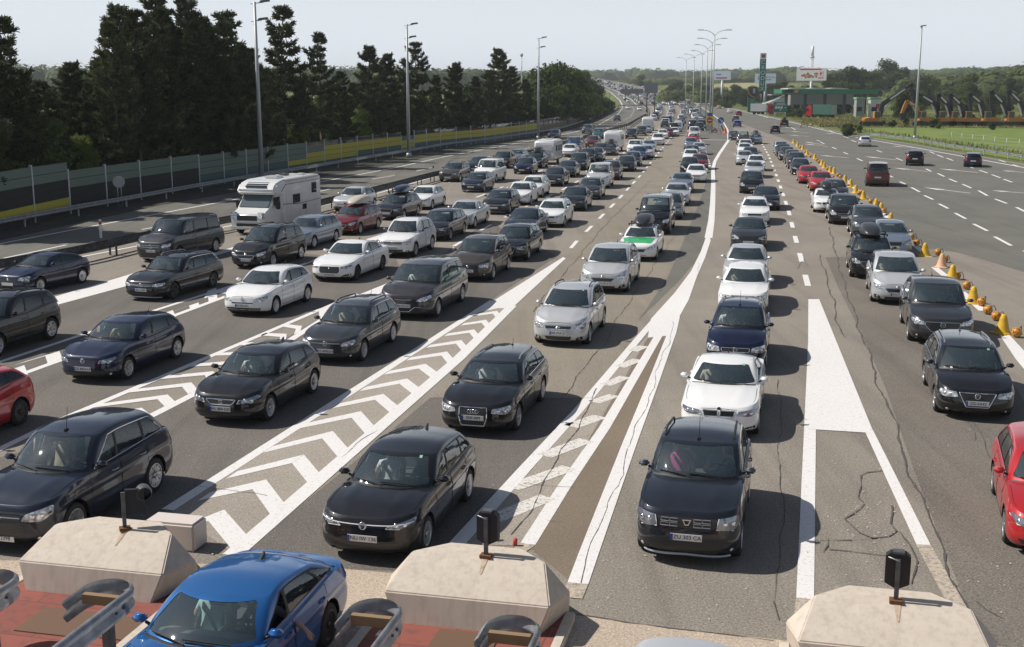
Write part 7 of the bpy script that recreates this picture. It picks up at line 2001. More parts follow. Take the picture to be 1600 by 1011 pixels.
d_ = disc(bd, 'badge', -2.2, zc_+.2, 1.0, M_INK, -.28, .03); disc(d_, 'badge_ring', -2.2, zc_+.2, .72, M_WHITE, -.30, .03)
for a in (0, 1):
    bm = bmesh.new(); prism(bm, [(0, 0)]+[(.68*math.cos(t*math.pi/12+a*math.pi), .68*math.sin(t*math.pi/12+a*math.pi)) for t in range(7)], .02, Matrix.Translation((-2.2, -.34, zc_+.2))); obj('badge_quarter', bm, M_BLUE_S, d_)
o = link('lettering', text_mesh('Tomić & Co.', 1.15, M_INK, .01), bd); o.location = (1.3, -.27, zc_+.5); plate(bd, 'small_print', 1.0, zc_-.6, 3.6, .25, M_INK, -.27, .03)
sg, bd, w_, h_, zc_ = billboard(1116, 1141, 111, 125, 560, 'pale billboard with red band behind the street lamps')
bd.data.materials[0] = mat('billboard_grey', (.46, .52, .58), .5); plate(bd, 'red_band', -.3, zc_-1.1, 5.5, .6, mat('band_red', (.30, .06, .08), .5), -.27, .03); plate(bd, 'text_line', -1.6, zc_+.5, 2.4, .4, M_BLUE_S, -.27, .03)
# telecom tower
p = at(1268.5, 105, 800); root = empty('telecom_tower', (p.x, 800, terrain_z(p.x, 800))); tag(root, 'pale telecom tower rising behind the food billboard', 'tower')
zz = at(0, 72, 800).z-root.location.z; bm = bmesh.new()
for s in ((-.8, -.8), (.8, -.8), (.8, .8), (-.8, .8)): tube(bm, [(s[0], s[1], 0), (s[0]*.7, s[1]*.7, zz-6)], .12, 5)
for k in range(18):
    z = k*(zz-6)/18
    for a, b in (((-.8, -.8), (.8, -.8)), ((-.8, .8), (.8, .8)), ((-.8, -.8), (-.8, .8)), ((.8, -.8), (.8, .8))): tube(bm, [(*a, z), (*b, z+(zz-6)/18)], .06, 4)
obj('lattice', bm, M_WHITE, root); bm = bmesh.new(); tube(bm, [(0, 0, zz-7), (0, 0, zz)], .9, 10); obj('antenna_drum', bm, M_WHITE, root); bm = bmesh.new(); tube(bm, [(0, 0, zz-7.5), (0, 0, zz-6.8)], 1.6, 10); obj('platform', bm, M_STEEL, root)
p = at(815, 100, 700); root = empty('water_tower', (p.x, 700, 0)); tag(root, 'thin far mast with a knob above the pines', 'mast'); bm = bmesh.new(); tube(bm, [(0, 0, 0), (0, 0, at(0, 87, 700).z)], .35, 6); obj('pole', bm, M_POLE, root); bm = bmesh.new(); bmesh.ops.create_uvsphere(bm, u_segments=10, v_segments=8, radius=1.0, matrix=Matrix.Translation((0, 0, at(0, 86, 700).z))); obj('knob', bm, M_POLE, root)
# sign boards over the far roads
def gantry(x0, x1, y0, y1, d, by, label, m, posts=(0, 1)):
    a, b = at(x0, y1, d), at(x1, y0, d); g0 = at(x0, by, d).z; root = empty('road_gantry', ((a.x+b.x)/2, d, 0)); tag(root, label, 'road sign')
    plate(root, 'sign_board', 0, (a.z+b.z)/2, b.x-a.x, b.z-a.z, m, 0, .2)
    bm = bmesh.new()
    n = 5
    for k in range(1, n): box(bm, (-(b.x-a.x)/2+(b.x-a.x)*k/n, .16, (a.z+b.z)/2), (.12, .1, b.z-a.z))
    obj('frame', bm, M_STEELD, root)
    for k in posts:
        bm = bmesh.new(); x = -(b.x-a.x)*.3+(b.x-a.x)*.6*k; tube(bm, [(x, .3, g0), (x, .3, b.z-.3)], .18, 8); obj('post', bm, M_STEELD, root)
MB_ = mat('sign_back_grey', (.20, .215, .23), .5, .3)
gantry(1007, 1028, 129, 145.5, 400, 176, 'grey back of a large sign board over the middle jam', MB_)
gantry(970, 1005, 139, 146.5, 480, 158, 'wide grey sign gantry across the left carriageway', MB_)
gantry(945, 960, 114, 121.5, 1100, 130, 'dark far sign gantry over the climbing road', MB_); gantry(895, 910, 112.5, 116, 1250, 121, 'faint farthest sign gantry at the crest of the road', MB_)
p = at(952, 146, 430); root = empty('sign_mast', (p.x, 430, 0)); tag(root, 'single mast at the end of the glass barrier', 'mast'); bm = bmesh.new(); tube(bm, [(0, 0, 0), (0, 0, p.z)], .14, 8); obj('pole', bm, M_STEELD, root)
# wire fence on the meadow
fp = GP((1465, 236), (1500, 241), (1540, 247), (1600, 256), (1700, 274)); fp = [q+Vector((9, 20, 0)) for q in fp]
root = empty('wire_fence', fp[0]); tag(root, 'thin wire mesh fence across the green meadow', 'fence'); inv = Vector(root.location)
for q in resamp(fp, 4):
    bm = bmesh.new(); tube(bm, [(0, 0, 0), (0, 0, 1.7)], .04, 6); o = obj('post', bm, M_POLE, root); o.location = q-inv
bm = bmesh.new()
for z in (.3, .75, 1.2, 1.65): tube(bm, [q-inv+Vector((0, 0, z)) for q in fp], .008, 4)
obj('wires', bm, M_POLE, root)
# meadow in front of the diggers
M_MEAD = mat('meadow_grass', (.16, .21, .055), .95, spec=.1); noise_col(M_MEAD, [(.32, (.11, .16, .04)), (.5, (.155, .21, .055)), (.68, (.22, .24, .09))], .16, 9, rough_n=.7)
sheet('meadow', [p+Vector((.8, .5, 0)) for p in GP((1345, 212), (1420, 221), (1600, 253), (1800, 290))]+GP((1800, 205), (1600, 201), (1470, 199), (1345, 200)), M_MEAD, -.035)
M_FIELD = mat('ripe_field', (.24, .22, .10), .95); noise_col(M_FIELD, [(.35, (.20, .21, .08)), (.6, (.30, .26, .12))], .05, 8)
bm = bmesh.new(); rows = []
for t in range(13):
    Y = 760+t*22; rows.append([bm.verts.new((x, Y, terrain_z(x, Y)+.5)) for x in [at(1110+k*12, 125, Y).x for k in range(9)]])
for A, B in zip(rows, rows[1:]):
    for i in range(8): bm.faces.new((A[i], A[i+1], B[i+1], B[i]))
tag(obj('field', bm, M_FIELD), kind='structure')
# ------------------------------------------------------------------ people in the cars
M_SKIN = mat('skin', (.46, .27, .19), .6); M_HAIRD = mat('hair_dark', (.025, .018, .014), .7); M_HAIRB = mat('hair_brown', (.10, .06, .035), .7)
SHIRT = {n: mat('shirt_'+n, c, .85) for n, c in dict(white=(.72, .73, .74), pink=(.62, .10, .30), pale_blue=(.42, .52, .60), mint=(.40, .62, .56), grey=(.25, .26, .28), black=(.03, .03, .035), navy=(.04, .06, .13), beige=(.50, .42, .32), teal=(.05, .25, .30)).items()}
def person_mesh(kind):
    bm = bmesh.new(); sk = bm.verts.layers.skin.verify(); V = {}
    def v(n, p, r):
        V[n] = bm.verts.new(p); V[n][sk].radius = (r, r*(.82 if n in ('waist', 'chest', 'pelvis') else 1)) if not isinstance(r, tuple) else r
    def e(*ns):
        for a, b in zip(ns, ns[1:]): bm.edges.new((V[a], V[b]))
    v('pelvis', (0, 0, 0), .155); v('waist', (0, .05, .18), .135); v('chest', (0, .10, .37), .155); v('neck0', (0, .14, .50), .075); v('neck', (0, .14, .55), .052)
    v('jaw', (0, .10, .615), .068); v('head', (0, .12, .69), .092); v('top', (0, .135, .765), .066); v('nose', (0, .005, .672), .016)
    e('pelvis', 'waist', 'chest', 'neck0', 'neck', 'jaw', 'head', 'top'); e('head', 'nose')
    for s, n in ((1, 'l'), (-1, 'r')):
        v('sh'+n, (s*.185, .12, .435), .066)
        out = kind == 'armout' and s > 0
        if kind == 'driver' or (out is False and kind == 'armout'): el, wr, ha = (s*.27, -.06, .22), (s*.17, -.28, .33), (s*.14, -.35, .36)
        elif out: el, wr, ha = (s*.47, .02, .34), (s*.68, -.10, .30), (s*.74, -.14, .27)
        else: el, wr, ha = (s*.27, .02, .17), (s*.16, -.22, .10), (s*.10, -.29, .09)
        v('el'+n, el, .045); v('wr'+n, wr, .032); v('ha'+n, ha, (.040, .022)); e('chest', 'sh'+n, 'el'+n, 'wr'+n, 'ha'+n)
        d = (Vector(ha)-Vector(wr)).normalized(); sd = d.cross(Vector((0, .3, 1))).normalized()
        for k in range(5):
            o = sd*(-.034+.017*k); ln = (.055, .082, .09, .084, .065)[k]; dn = d if k else (d+sd*-.8).normalized()
            v('f%s%da' % (n, k), Vector(ha)+o+dn*.03, .011); v('f%s%db' % (n, k), Vector(ha)+o+dn*ln*.8+Vector((0, 0, -.018)), .0095); v('f%s%dc' % (n, k), Vector(ha)+o+dn*ln*1.05+Vector((0, 0, -.045)), .008)
            e('ha'+n, 'f%s%da' % (n, k), 'f%s%db' % (n, k), 'f%s%dc' % (n, k))
        v('hip'+n, (s*.10, -.08, -.01), .09); v('kn'+n, (s*.13, -.46, .08), .072); v('an'+n, (s*.13, -.72, -.20), .05); e('pelvis', 'hip'+n, 'kn'+n, 'an'+n)
    me = bpy.data.meshes.new('person'); bm.to_mesh(me); bm.free()
    o = bpy.data.objects.new('tmp', me); COL.objects.link(o); o.modifiers.new('s', 'SKIN').use_smooth_shade = True; o.modifiers.new('u', 'SUBSURF').levels = 1
    for k, sv in enumerate(me.skin_vertices[0].data): sv.use_root = k == 0
    m2 = bpy.data.meshes.new_from_object(o.evaluated_get(bpy.context.evaluated_depsgraph_get())); bpy.data.objects.remove(o); m2.name = 'person'
    m2.materials.clear(); m2.materials.append(SHIRT['white']); m2.materials.append(M_SKIN); m2.materials.append(SHIRT['navy'])
    for p in m2.polygons:
        c = p.center; arm = abs(c.x) > .215 and c.z > .02 and not (c.z > .36)
        p.material_index = 1 if c.z > .535 or arm or (c.y < -.19 and c.z > .05 and abs(c.x) < .3 and c.z > .16) or (abs(c.x) > .33) else (2 if c.z < .03 or c.y < -.25 else 0); p.use_smooth = True
    return m2
PM = {k: person_mesh(k) for k in ('passenger', 'driver', 'armout')}
def hair_mesh(long):
    bm = bmesh.new(); bmesh.ops.create_uvsphere(bm, u_segments=16, v_segments=12, radius=1, matrix=Matrix.Translation((0, .145, .715)) @ Matrix.Diagonal((.100, .108, .100, 1)))
    bmesh.ops.delete(bm, geom=[v for v in bm.verts if v.co.y < .10 and v.co.z < .745-(v.co.y-.1)*.2 or v.co.z < (.60 if long else .66)], context='VERTS')
    if long: tube(bm, [(0, .22, .70), (0, .235, .60), (0, .225, .50)], [.09, .085, .05], 8)
    return bm_mesh('hair', bm, M_HAIRD)
HM = [hair_mesh(False), hair_mesh(True)]
def belt_mesh(s):
    return bm_mesh('seat_belt', strip([Vector((s*.16, .13, .47)), Vector((s*.08, -.045, .42)), Vector((-s*.02, -.065, .28)), Vector((-s*.13, -.10, .10))], .022, n=5), M_TRIM)
BM_ = {1: belt_mesh(1), -1: belt_mesh(-1)}
def seat_person(ck, side, kind, shirt, long, label, hair=None):
    root, K = CARS[ck]; P = K.P; s = 1 if side == 'driver' else -1
    loc = Vector((s*.37, P['yt']+.44-P['L']/2, P['gc']+min(.38, P['H']-1.22)+.17))
    h = max(.80, min(1.0, (P['H']-.10-loc.z)/.84))
    M = Matrix.Translation(root.location) @ Matrix.Rotation(root.rotation_euler.z, 4, 'Z')
    o = link('person', PM[kind]); o.location = M @ loc; o.rotation_euler = (0, 0, root.rotation_euler.z); o.scale = (1, 1, h)
    o.material_slots[0].link = 'OBJECT'; o.material_slots[0].material = SHIRT[shirt]
    tag(o, label, 'person')
    hr = link('hair', HM[long], o)
    if hair: hr.material_slots[0].link = 'OBJECT'; hr.material_slots[0].material = hair
    link('seat_belt', BM_[s], o)
    return o
for ck, side, kind, shirt, lg, lb in (
    ('duster', 'p', 'passenger', 'pink', 1, 'person in a pink top in the dark grey SUV passenger seat'),
    ('duster', 'driver', 'driver', 'pale_blue', 0, 'person in a pale blue shirt driving the dark grey SUV'),
    ('golf8', 'p', 'passenger', 'white', 1, 'person in a white shirt and dark belt in the light bar hatchback'),
    ('golf8', 'driver', 'driver', 'black', 0, 'person in dark clothes driving the light bar hatchback'),
    ('bluecar', 'driver', 'armout', 'grey', 0, 'person driving the bright blue sedan with bare arm out of the window'),
    ('bluecar', 'p', 'passenger', 'mint', 1, 'person in a pale mint top beside the bright blue sedan driver'),
    ('bmw', 'p', 'passenger', 'beige', 1, 'person in beige beside the white sedan driver behind the SUV'),
    ('bmw', 'driver', 'driver', 'black', 0, 'person in dark clothes driving the white sedan behind the SUV'),
    ('audi', 'p', 'passenger', 'white', 1, 'person in white in the passenger seat of the black framed grille estate'),
    ('audi', 'driver', 'driver', 'navy', 0, 'person in navy driving the black framed grille estate'),
    ('crv', 'p', 'passenger', 'beige', 0, 'person in beige in the dark blue SUV by the left block'),
    ('crv', 'driver', 'driver', 'mint', 0, 'person in a mint shirt driving the dark blue SUV by the left block'),
    ('leon', 'p', 'passenger', 'white', 1, 'person in a bright white shirt in the black angular hatchback'),
    ('leon', 'driver', 'driver', 'black', 0, 'person in dark clothes driving the black angular hatchback'),
    ('golf7', 'p', 'passenger', 'beige', 1, 'person in beige in the dark blue hatchback'),
    ('golf7', 'driver', 'driver', 'grey', 0, 'person in grey driving the dark blue hatchback'),
    ('gvar', 'p', 'passenger', 'beige', 1, 'person with raised beige sleeves in the grey estate'),
    ('pacifica', 'p', 'passenger', 'white', 0, 'person in white in the big grey minivan'),
    ('zafira', 'p', 'passenger', 'white', 0, 'person in white in the dark blue minivan with roof bars'),
    ('zafira', 'driver', 'driver', 'black', 0, 'person in dark clothes driving the dark blue minivan with roof bars'),
    ('whp', 'p', 'passenger', 'beige', 1, 'person in beige in the white car behind the dark blue minivan'),
    ('cx9', 'driver', 'driver', 'teal', 0, 'person in teal driving the dark grey winged grille SUV'),
    ('smax2', 'p', 'passenger', 'beige', 0, 'person in beige in the silver minivan beside the cones'),
    ('passat', 'driver', 'driver', 'navy', 0, 'person in navy driving the black estate beside the cones'),
    ('boxsuv', 'p', 'passenger', 'beige', 0, 'person in beige in the black SUV with a roof box')):
    seat_person(ck, side, kind, shirt, lg, lb, M_HAIRB if lg else None)
for k, (ck, ph) in enumerate((('smax', 'silver minivan with smile shaped grille'), ('corolla_verso', 'silver minivan with black roof rails'), ('kia', 'silver hatchback left of the dashes'), ('octg', 'dark grey liftback left of the dashes'), ('whp', 'white car behind the dark blue minivan'), ('alltrack', 'black estate with silver bumper trim'), ('galaxy', 'black minivan with an open side window'), ('megane', 'white hatchback with slim black mouth'), ('tiguan', 'white SUV with chrome grille bars'), ('picasso', 'brown grey minivan'), ('pacifica', 'big grey minivan'), ('gvar', 'grey estate with black roof rails'), ('vclass', 'dark grey people carrier van'))):
    sh = ('grey', 'white', 'navy', 'pale_blue', 'black', 'beige')[k % 6]
    seat_person(ck, 'driver', 'driver', sh, 0, 'person in %s driving the %s' % (sh.replace('_', ' '), ph))
# the bright blue sedan drives with its window down
for ch in list(CARS['bluecar'][0].children):
    if ch.name.startswith('side_window'):
        cx = sum(v.co.x for v in ch.data.vertices)/len(ch.data.vertices); cy = sum(v.co.y for v in ch.data.vertices)/len(ch.data.vertices)
        if cx > 0 and cy < 2.3: bpy.data.objects.remove(ch)
# ------------------------------------------------------------------ motorhome, caravans, lorries
M_GRP = mat('camper_white', (.70, .70, .69), .3, 0, .5); noise_col(M_GRP, [(.4, (.66, .66, .65)), (.7, (.73, .73, .72))], 2, 5)
def profile_body(nm, prof, w_, m, root, bev=.07, x=0, mi_window=None):
    bm = bmesh.new(); prism(bm, prof, w_, Matrix.Translation((x+w_/2, 0, 0)) @ Matrix.Rotation(math.pi/2, 4, 'Z'))
    bmesh.ops.bevel(bm, geom=bm.edges[:], offset=bev, segments=3, affect='EDGES'); return obj(nm, bm, m, root, True, 45)
def slab(nm, root, c, s, m, rx=0, rz=0, bev=.01): bm = bmesh.new(); box(bm, (0, 0, 0), s, rz, 0, rx, bev); o = obj(nm, bm, m, root); o.location = c; return o
def put_wheels(root, r, spots, dark=False):
    ty, ri = wheels_for(r, 7, dark)
    for x, y in spots:
        w_ = link('wheel', ty, root); w_.location = (x, y, r); w_.rotation_euler = (0, 0, 0 if x > 0 else math.pi); link('rim', ri, w_)
def motorhome():
    P = dict(BASE, L=7.0, W=2.3, H=2.9, yt=1.4, yr=6.8, tum=.05, fo=.95, wb=4.0); pos, rz = solve(P, (368, 493, 274, 366), False)
    r = empty('motorhome', pos, rz); tag(r, 'large white motorhome with overcab nose beside the median rail', 'motorhome')
    profile_body('cab', [(-3.45, .35), (-3.5, .85), (-3.42, 1.15), (-2.75, 1.42), (-1.95, 2.2), (-1.2, 2.2), (-1.2, .35)], 2.0, M_GRP, r)
    profile_body('living_body', [(-1.5, .40), (-1.5, 2.0), (-2.45, 2.16), (-2.5, 2.35), (-2.2, 2.72), (-1.3, 2.9), (3.45, 2.92), (3.5, .40)], 2.28, M_GRP, r, .10)
    slab('windscreen', r, (0, -2.40, 1.82), (1.75, .02, .98), mat('camper_glass', (.10, .13, .14), .06), R(-46)); slab('grille', r, (0, -3.52, .95), (1.2, .03, .28), M_GRILLE); slab('air_intake', r, (0, -3.52, .58), (1.3, .03, .16), M_GRILLE)
    slab('overcab_window', r, (0, -2.20, 2.66), (1.3, .5, .02), M_FARG, R(28)); slab('number_plate', r, (0, -3.55, .46), (.52, .02, .11), M_PLATE); slab('bumper', r, (0, -3.50, .42), (1.96, .10, .16), M_GRP)
    for s in (-1, 1):
        slab('headlight', r, (s*.80, -3.46, 1.10), (.36, .12, .34), M_LAMP, R(-10), s*-.25); slab('cab_window', r, (s*1.005, -1.95, 1.72), (.02, .75, .55), M_FARG)
        mm = slab('mirror', r, (s*1.22, -2.2, 1.55), (.24, .14, .42), M_TRIM, bev=.04)
    for y, z, a, b in ((.2, 1.75, .9, .5), (2.5, 2.2, .65, .6), (1.2, 1.2, .5, .3)): w_ = slab('side_window', r, (1.145, y, z), (.02, a, b), M_FARG, bev=.02)
    slab('entrance_door', r, (1.147, -.75, 1.35), (.015, .62, 1.75), mat('camper_door', (.62, .62, .62), .35)); slab('locker_door', r, (1.147, 1.8, .75), (.015, .8, .45), MATS['camper_door']); slab('locker_door', r, (1.147, 2.9, .9), (.015, .5, .7), MATS['camper_door'])
    bm = bmesh.new(); tube(bm, [(1.15, -1.4, 1.55), (1.15, .6, 1.42), (1.15, 3.4, 1.5)], .02, 5); tube(bm, [(1.15, -1.6, 2.25), (1.15, -1.1, 2.62), (1.15, 3.3, 2.64)], .018, 5); obj('side_stripe', bm, M_STEELD, r)
    slab('awning_case', r, (1.12, 1.0, 2.82), (.12, 4.2, .12), M_POLE); slab('roof_vent', r, (.1, -.4, 2.98), (.8, .9, .14), M_GRP, bev=.05); slab('roof_vent', r, (-.3, 1.6, 2.99), (.5, .5, .12), M_STEELD, bev=.04); slab('roof_vent', r, (.5, 2.2, 2.98), (.4, .4, .10), M_GRP, bev=.04)
    put_wheels(r, .35, [(s*.93, y) for s in (-1, 1) for y in (-2.55, 1.45)])
motorhome()
def caravan(bb, label):
    P = dict(BASE, L=5.2, W=2.25, H=2.58, yt=.4, yr=5.0, tum=.06, fo=2.4, wb=.6); pos, rz = solve(P, bb, False)
    r = empty('caravan', pos, rz); tag(r, label, 'caravan', 'caravans in the queue')
    profile_body('caravan_body', [(-2.3, .45), (-2.6, .75), (-2.5, 1.6), (-2.25, 2.45), (-1.9, 2.56), (2.2, 2.58), (2.5, 2.2), (2.6, .9), (2.4, .45)], 2.22, M_GRP, r, .13)
    slab('front_window', r, (0, -2.47, 1.80), (1.7, .03, .62), mat('caravan_panel', (.56, .57, .58), .25), R(-10)); slab('front_locker', r, (0, -2.60, 1.0), (1.5, .04, .5), MATS['caravan_panel'], R(4)); slab('roof_vent', r, (0, .3, 2.63), (.7, .7, .14), M_GRP, bev=.04)
    for y, a in ((-1.3, .9), (.2, .8), (1.5, .7)): slab('side_window', r, (1.115, y, 1.72), (.02, a, .62), M_FARG, bev=.02); slab('side_window', r, (-1.115, y, 1.72), (.02, a, .62), M_FARG, bev=.02)
    slab('rear_window', r, (0, 2.56, 1.75), (1.5, .03, .6), M_FARG, R(8)); bm = bmesh.new(); tube(bm, [(0, -2.3, .5), (0, -3.6, .48)], .05, 6); obj('drawbar', bm, M_STEELD, r); slab('side_skirt', r, (1.12, 0, .56), (.015, 4.4, .12), M_STEELD)
    put_wheels(r, .32, [(s*1.0, .15) for s in (-1, 1)])
caravan((830, 883, 215, 256), 'nearest white caravan, towed by the black SUV with roof box'); caravan((940, 978, 200, 236), 'middle white caravan, towed by the grey estate with roof box'); caravan((1002, 1023, 182, 204), 'farthest white caravan near the start of the bend')
def lorry(name, p, rz, label, body_m, cab_m, ln=9, box_h=3.9, tank=False, tarp=None):
    r = empty(name, p, rz); tag(r, label, 'truck')
    profile_body('cab', [(-1.1, .5), (-1.15, 1.2), (-.95, 2.9), (-.3, 3.4), (.9, 3.4), (.95, .5)], 2.4, cab_m, r, .08)
    slab('windscreen', r, (0, -1.10, 2.2), (2.1, .04, .9), M_FARG, R(-7)); slab('grille', r, (0, -1.17, 1.25), (1.5, .04, .6), M_GRILLE); slab('bumper', r, (0, -1.2, .6), (2.4, .16, .34), M_STEELD)
    for s in (-1, 1): slab('side_window', r, (s*1.205, -.4, 2.25), (.02, .8, .7), M_FARG); slab('headlight', r, (s*.95, -1.20, .85), (.35, .06, .2), M_LAMP); slab('mirror', r, (s*1.4, -1.0, 2.3), (.2, .12, .6), M_TRIM)
    if tank:
        bm = bmesh.new(); lathe(bm, [(.0, 1.3), (1.05, 1.35), (1.2, 1.6), (1.2, ln-.3), (1.05, ln), (.0, ln)], 'y', (0, 0, 2.05), 20); obj('tank', bm, body_m, r, True)
        for y in np.linspace(2, ln-1, 5): bm = bmesh.new(); lathe(bm, [(1.21, y-.05), (1.24, y), (1.21, y+.05)], 'y', (0, 0, 2.05), 20); obj('tank_hoop', bm, M_STEELD, r)
    else:
        slab('load_box', r, (0, 1.3+ln/2, .95+(box_h-.95)/2), (2.5, ln, box_h-.95), body_m, bev=.04)
        if tarp: slab('tail_panel', r, (0, 1.3+ln+.02, .95+(box_h-.95)/2), (2.4, .03, box_h-1.1), tarp)
    slab('chassis', r, (0, ln/2+.6, .8), (1.0, ln+1, .25), M_UNDER)
    put_wheels(r, .5, [(s*1.05, y) for s in (-1, 1) for y in (-.2, 2.4, ln-1.2, ln+.1)], True)
M_TARP = mat('tarpaulin_green', (.03, .10, .075), .6); M_TANK = mat('tank_metal', (.48, .50, .51), .3, .5)
q = G(977.5, 161.5); lorry('lorry', q, R(-4), 'white articulated lorry coming round the left carriageway bend', M_GRP, PAINTS['white'], 11)
q = G(1268, 184); lorry('lorry', q, R(215), 'parked lorry with dark green tarpaulin box beside the slip road', M_TARP, PAINTS['red'], 6.5, 3.7, tarp=mat('tail_pale', (.40, .45, .40), .6))
q = G(1309, 178); lorry('tanker', q+Vector((0, 30, 0)), R(90), 'silver tank lorry standing under the filling station canopy', M_TANK, PAINTS['white'], 9, tank=True)
q = G(1247, 180); lorry('lorry', q+Vector((-6, 12, 0)), R(75), 'white and red lorry half hidden by bushes near the direction sign', PAINTS['white'], PAINTS['red'], 5, 3.4)

# ------------------------------------------------------------------ filling station
def station():
    d = 385; a, b = at(1222, 139, d), at(1373, 146, d); w_ = b.x-a.x; z1, z0 = a.z, b.z
    r = empty('filling_station_canopy', ((a.x+b.x)/2, d+6, 0)); tag(r, 'long filling station canopy with green fascia on dark columns', 'canopy')
    slab('fascia', r, (0, 0, (z1+z0)/2-.1), (w_, 12, (z1-z0)), mat('fascia_green', (.012, .17, .085), .4), bev=.02)
    prof = [(-w_/2+2, 0)]+[(-w_/2+2+(w_*.62)*k/12, .25+.22*abs(math.sin(k*math.pi/4))) for k in range(13)]+[(-w_/2+2+w_*.64, 0)]
    bm = bmesh.new(); prism(bm, prof, 11, Matrix.Translation((0, -5.5, z1-.12))); obj('roof_shell', bm, mat('canopy_roof', (.55, .53, .48), .6), r)
    slab('sign_panel', r, (-w_/2+2.2, -6.03, (z1+z0)/2), (2.6, .05, 1.0), M_INK); slab('sign_panel', r, (-w_/2+4.6, -6.03, (z1+z0)/2), (1.2, .05, 1.0), MATS['totem_orange']); slab('soffit', r, (0, 0, z0-.12), (w_-.4, 11.6, .12), mat('soffit_grey', (.30, .31, .30), .6))
    for x in (1233, 1263, 1294, 1325, 1357):
        px = at(x, 150, d).x-r.location.x; slab('column', r, (px, -2, (z0-.2)/2), (.9, .9, z0-.2), mat('column_dark', (.05, .055, .055), .5))
    for x in (1248, 1279, 1310, 1341): px = at(x, 150, d).x-r.location.x; slab('pump', r, (px, -2, .85), (.9, .55, 1.7), mat('pump_pale', (.35, .40, .36), .5), bev=.04)
    a, b = at(1236, 147, 410), at(1334, 160, 410)
    s = empty('shop_building', ((a.x+b.x)/2, 414, 0)); tag(s, 'long grey shop building behind the filling station canopy', 'building')
    W2 = b.x-a.x; slab('wall', s, (0, 0, a.z/2), (W2, 7, a.z), mat('shop_wall', (.26, .26, .25), .7)); slab('roof', s, (0, 0, a.z+.1), (W2+.6, 7.6, .24), M_STEELD)
    for k in range(7): slab('window', s, (-W2/2+2.2+k*(W2-4)/6, -3.52, 2.0), (2.0, .06, 1.6), M_FARG)
    a, b = at(1197, 148, 395), at(1229, 170, 395)
    s = empty('white_building', ((a.x+b.x)/2, 398, 0)); tag(s, 'white low building with red trim left of the canopy', 'building')
    W2 = b.x-a.x; bm = bmesh.new(); prism(bm, [(-W2/2, 0), (W2/2, 0), (W2/2, a.z-.2), (-W2/2+1, a.z-2.6), (-W2/2, a.z-2.6)], 6, Matrix.Translation((0, -3, 0))); obj('wall', bm, M_GRP, s)
    slab('red_trim', s, (-W2/4, -3.03, a.z-3.1), (W2*.5, .05, .35), M_RED_S); slab('window', s, (.4, -3.03, 1.7), (W2*.55, .05, 1.3), M_FARG); slab('roof_edge', s, (W2*.1, 0, a.z-.05), (W2*.7, 6.4, .3), M_STEEL)
    for k, (x0, x1, m, lab) in enumerate(((1339, 1353, MATS['soffit_grey'], 'small kiosk with pale green roof right of the canopy columns'), (1361, 1378, M_GRP, 'white and red kiosk with green roof before the bank'))):
        a, b = at(x0, 152, 350), at(x1, 165, 350); s = empty('kiosk', ((a.x+b.x)/2, 352, 0)); tag(s, lab, 'kiosk'); W2 = b.x-a.x
        slab('wall', s, (0, 0, (a.z-.6)/2), (W2*.86, 2.6, a.z-.6), m); slab('roof', s, (0, 0, a.z-.3), (W2, 3.2, .55), mat('kiosk_green', (.22, .42, .26), .5)); slab('window', s, (-W2*.1, -1.32, 2.2), (W2*.5, .05, 1.2), M_FARG)
        if k: slab('red_panel', s, (W2*.2, -1.33, 3.0), (W2*.3, .05, 1.4), M_RED_S)
station()
# dirt track by the lorry
sheet('dirt_track', GP((1278, 190), (1300, 188), (1320, 192), (1300, 194), (1276, 193.5)), A_CONC, -.02)

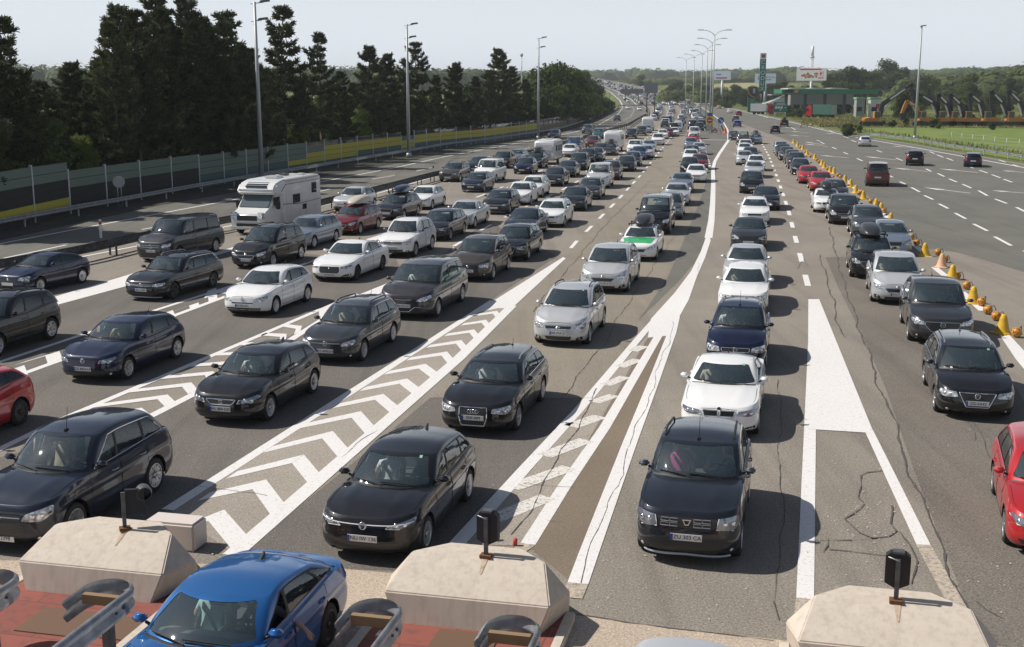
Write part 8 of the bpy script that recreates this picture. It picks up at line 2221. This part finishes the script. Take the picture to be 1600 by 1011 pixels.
# ------------------------------------------------------------------ excavators
M_EXO = mat('digger_orange', (.52, .20, .015), .45); M_EXB = mat('digger_black', (.016, .017, .020), .45); M_EXW = mat('digger_label', (.62, .62, .60), .5)
def excavator(x, d, pts, label, s=1.0, arm_m=None, flip=1):
    """pts: boom root, boom knee, boom tip, stick end as photo points at distance d"""
    g = G(x, 197); r = empty('excavator', (at(x, 195, d).x, d, 0)); tag(r, label, 'excavator', 'diggers parked along the meadow'); o = r.location; am = arm_m or M_EXB
    for y in (-1.2, 1.2):
        bm = bmesh.new(); prof = [(-2.0*s+.45*math.cos(a*math.pi/6+math.pi/2), .48+.45*math.sin(a*math.pi/6+math.pi/2)) for a in range(7)]+[(2.0*s+.45*math.cos(a*math.pi/6-math.pi/2), .48+.45*math.sin(a*math.pi/6-math.pi/2)) for a in range(7)]
        prism(bm, prof, .6, Matrix.Translation((0, y-.3, 0))); obj('track', bm, M_EXB, r)
    bm = bmesh.new(); prism(bm, [(-1.3*s*flip, 1.05), (1.9*s*flip, 1.05), (2.0*s*flip, 1.6), (.6*s*flip, 1.95), (-.1*s*flip, 1.7), (-1.3*s*flip, 1.5)], 2.6, Matrix.Translation((0, -1.3, 0))); bmesh.ops.bevel(bm, geom=bm.edges[:], offset=.08, segments=2, affect='EDGES'); obj('engine_house', bm, M_EXO, r, True)
    cb = slab('cab', r, (-.75*s*flip, -.8, 2.35), (1.35*s, 1.1, 1.65), M_EXO, bev=.08); slab('cab_window', cb, (0, -.56, .1), (1.1*s, .03, 1.2), mat('cab_glass', (.05, .09, .085), .1)); slab('cab_window', cb, (-.69*s*flip, 0, .1), (.03, .9, 1.2), MATS['cab_glass'])
    q = [at(a, b, d)-o for a, b in pts]
    for k, p in enumerate(q): p.y = .2
    def limb(nm, p0, p1, w0, w1, m):
        dv = (p1-p0); n = Vector((-dv.z, 0, dv.x)).normalized(); bm = bmesh.new(); mid = p0.lerp(p1, .45)
        ring = [p0-n*w0/2, mid-n*(w0+w1)*.3, p1-n*w1/2, p1+n*w1/2, mid+n*(w0+w1)*.3, p0+n*w0/2]; prism(bm, [(v.x, v.z) for v in ring], .55, Matrix.Translation((0, p0.y-.27, 0))); return obj(nm, bm, m, r)
    b_ = limb('boom', q[0], q[1], .75, .95, am); limb('boom', q[1], q[2], .95, .5, am)
    c0, c1 = q[1].lerp(q[2], .25), q[1].lerp(q[2], .75); lb = limb('boom_label', c0, c1, .35, .3, M_EXW); lb.location.y = -.05
    limb('stick', q[2], q[3], .75, .45, am); lc = limb('cylinder', q[0].lerp(q[1], .1)+Vector((-.5*flip, 0, .2)), q[1].lerp(q[2], .2)+Vector((-.3*flip, 0, -.3)), .22, .18, M_STEEL)
    bm = bmesh.new(); p = q[3]; prism(bm, [(p.x-.5, p.z+.1), (p.x+.4, p.z+.2), (p.x+.9, p.z-.5), (p.x+.8, p.z-1.2), (p.x-.1, p.z-1.3), (p.x-.2, p.z-.6)], 1.2, Matrix.Translation((0, -.4, 0))); obj('bucket', bm, M_EXB, r)
D = 262
excavator(1362, D, [(1375, 182), (1379, 163), (1426, 131), (1424, 140)], 'leftmost excavator with long boom rising to the right', 1.0, flip=-1)
excavator(1444, D, [(1436, 180), (1432, 166), (1418, 158), (1409, 178)], 'small all orange excavator beside the tall lamp pole', .9, M_EXO)
for k, (x, p) in enumerate(((1474, [(1469, 186), (1464, 164), (1435, 146), (1428, 152)]), (1494, [(1488, 184), (1483, 165), (1466, 147), (1466, 180)]), (1515, [(1507, 184), (1504, 166), (1485, 147), (1488, 182)]), (1545, [(1539, 184), (1536, 163), (1515, 146), (1518, 180)]), (1581, [(1576, 184), (1571, 165), (1549, 142), (1549, 165)]), (1606, [(1602, 184), (1598, 163), (1576, 141), (1577, 180)]))):
    excavator(x, D, p, ('second', 'third', 'fourth', 'fifth', 'sixth', 'seventh')[k]+' black boomed excavator in the row, counted from the long boomed one')
# ------------------------------------------------------------------ the air: thin summer haze round the whole scene
bm = bmesh.new(); box(bm, (0, 2050, 34), (6200, 4400, 92))
hz = bpy.data.materials.new('haze'); hz.use_nodes = True; N = hz.node_tree.nodes; N.remove(N['Principled BSDF'])
pv = N.new('ShaderNodeVolumePrincipled'); pv.inputs['Color'].default_value = (.90, .95, 1, 1); pv.inputs['Density'].default_value = .00016
hz.node_tree.links.new(pv.outputs[0], N['Material Output'].inputs['Volume'])
tag(obj('haze', bm, hz), 'thin pale summer haze over the motorway and woods', 'haze', kind='stuff')
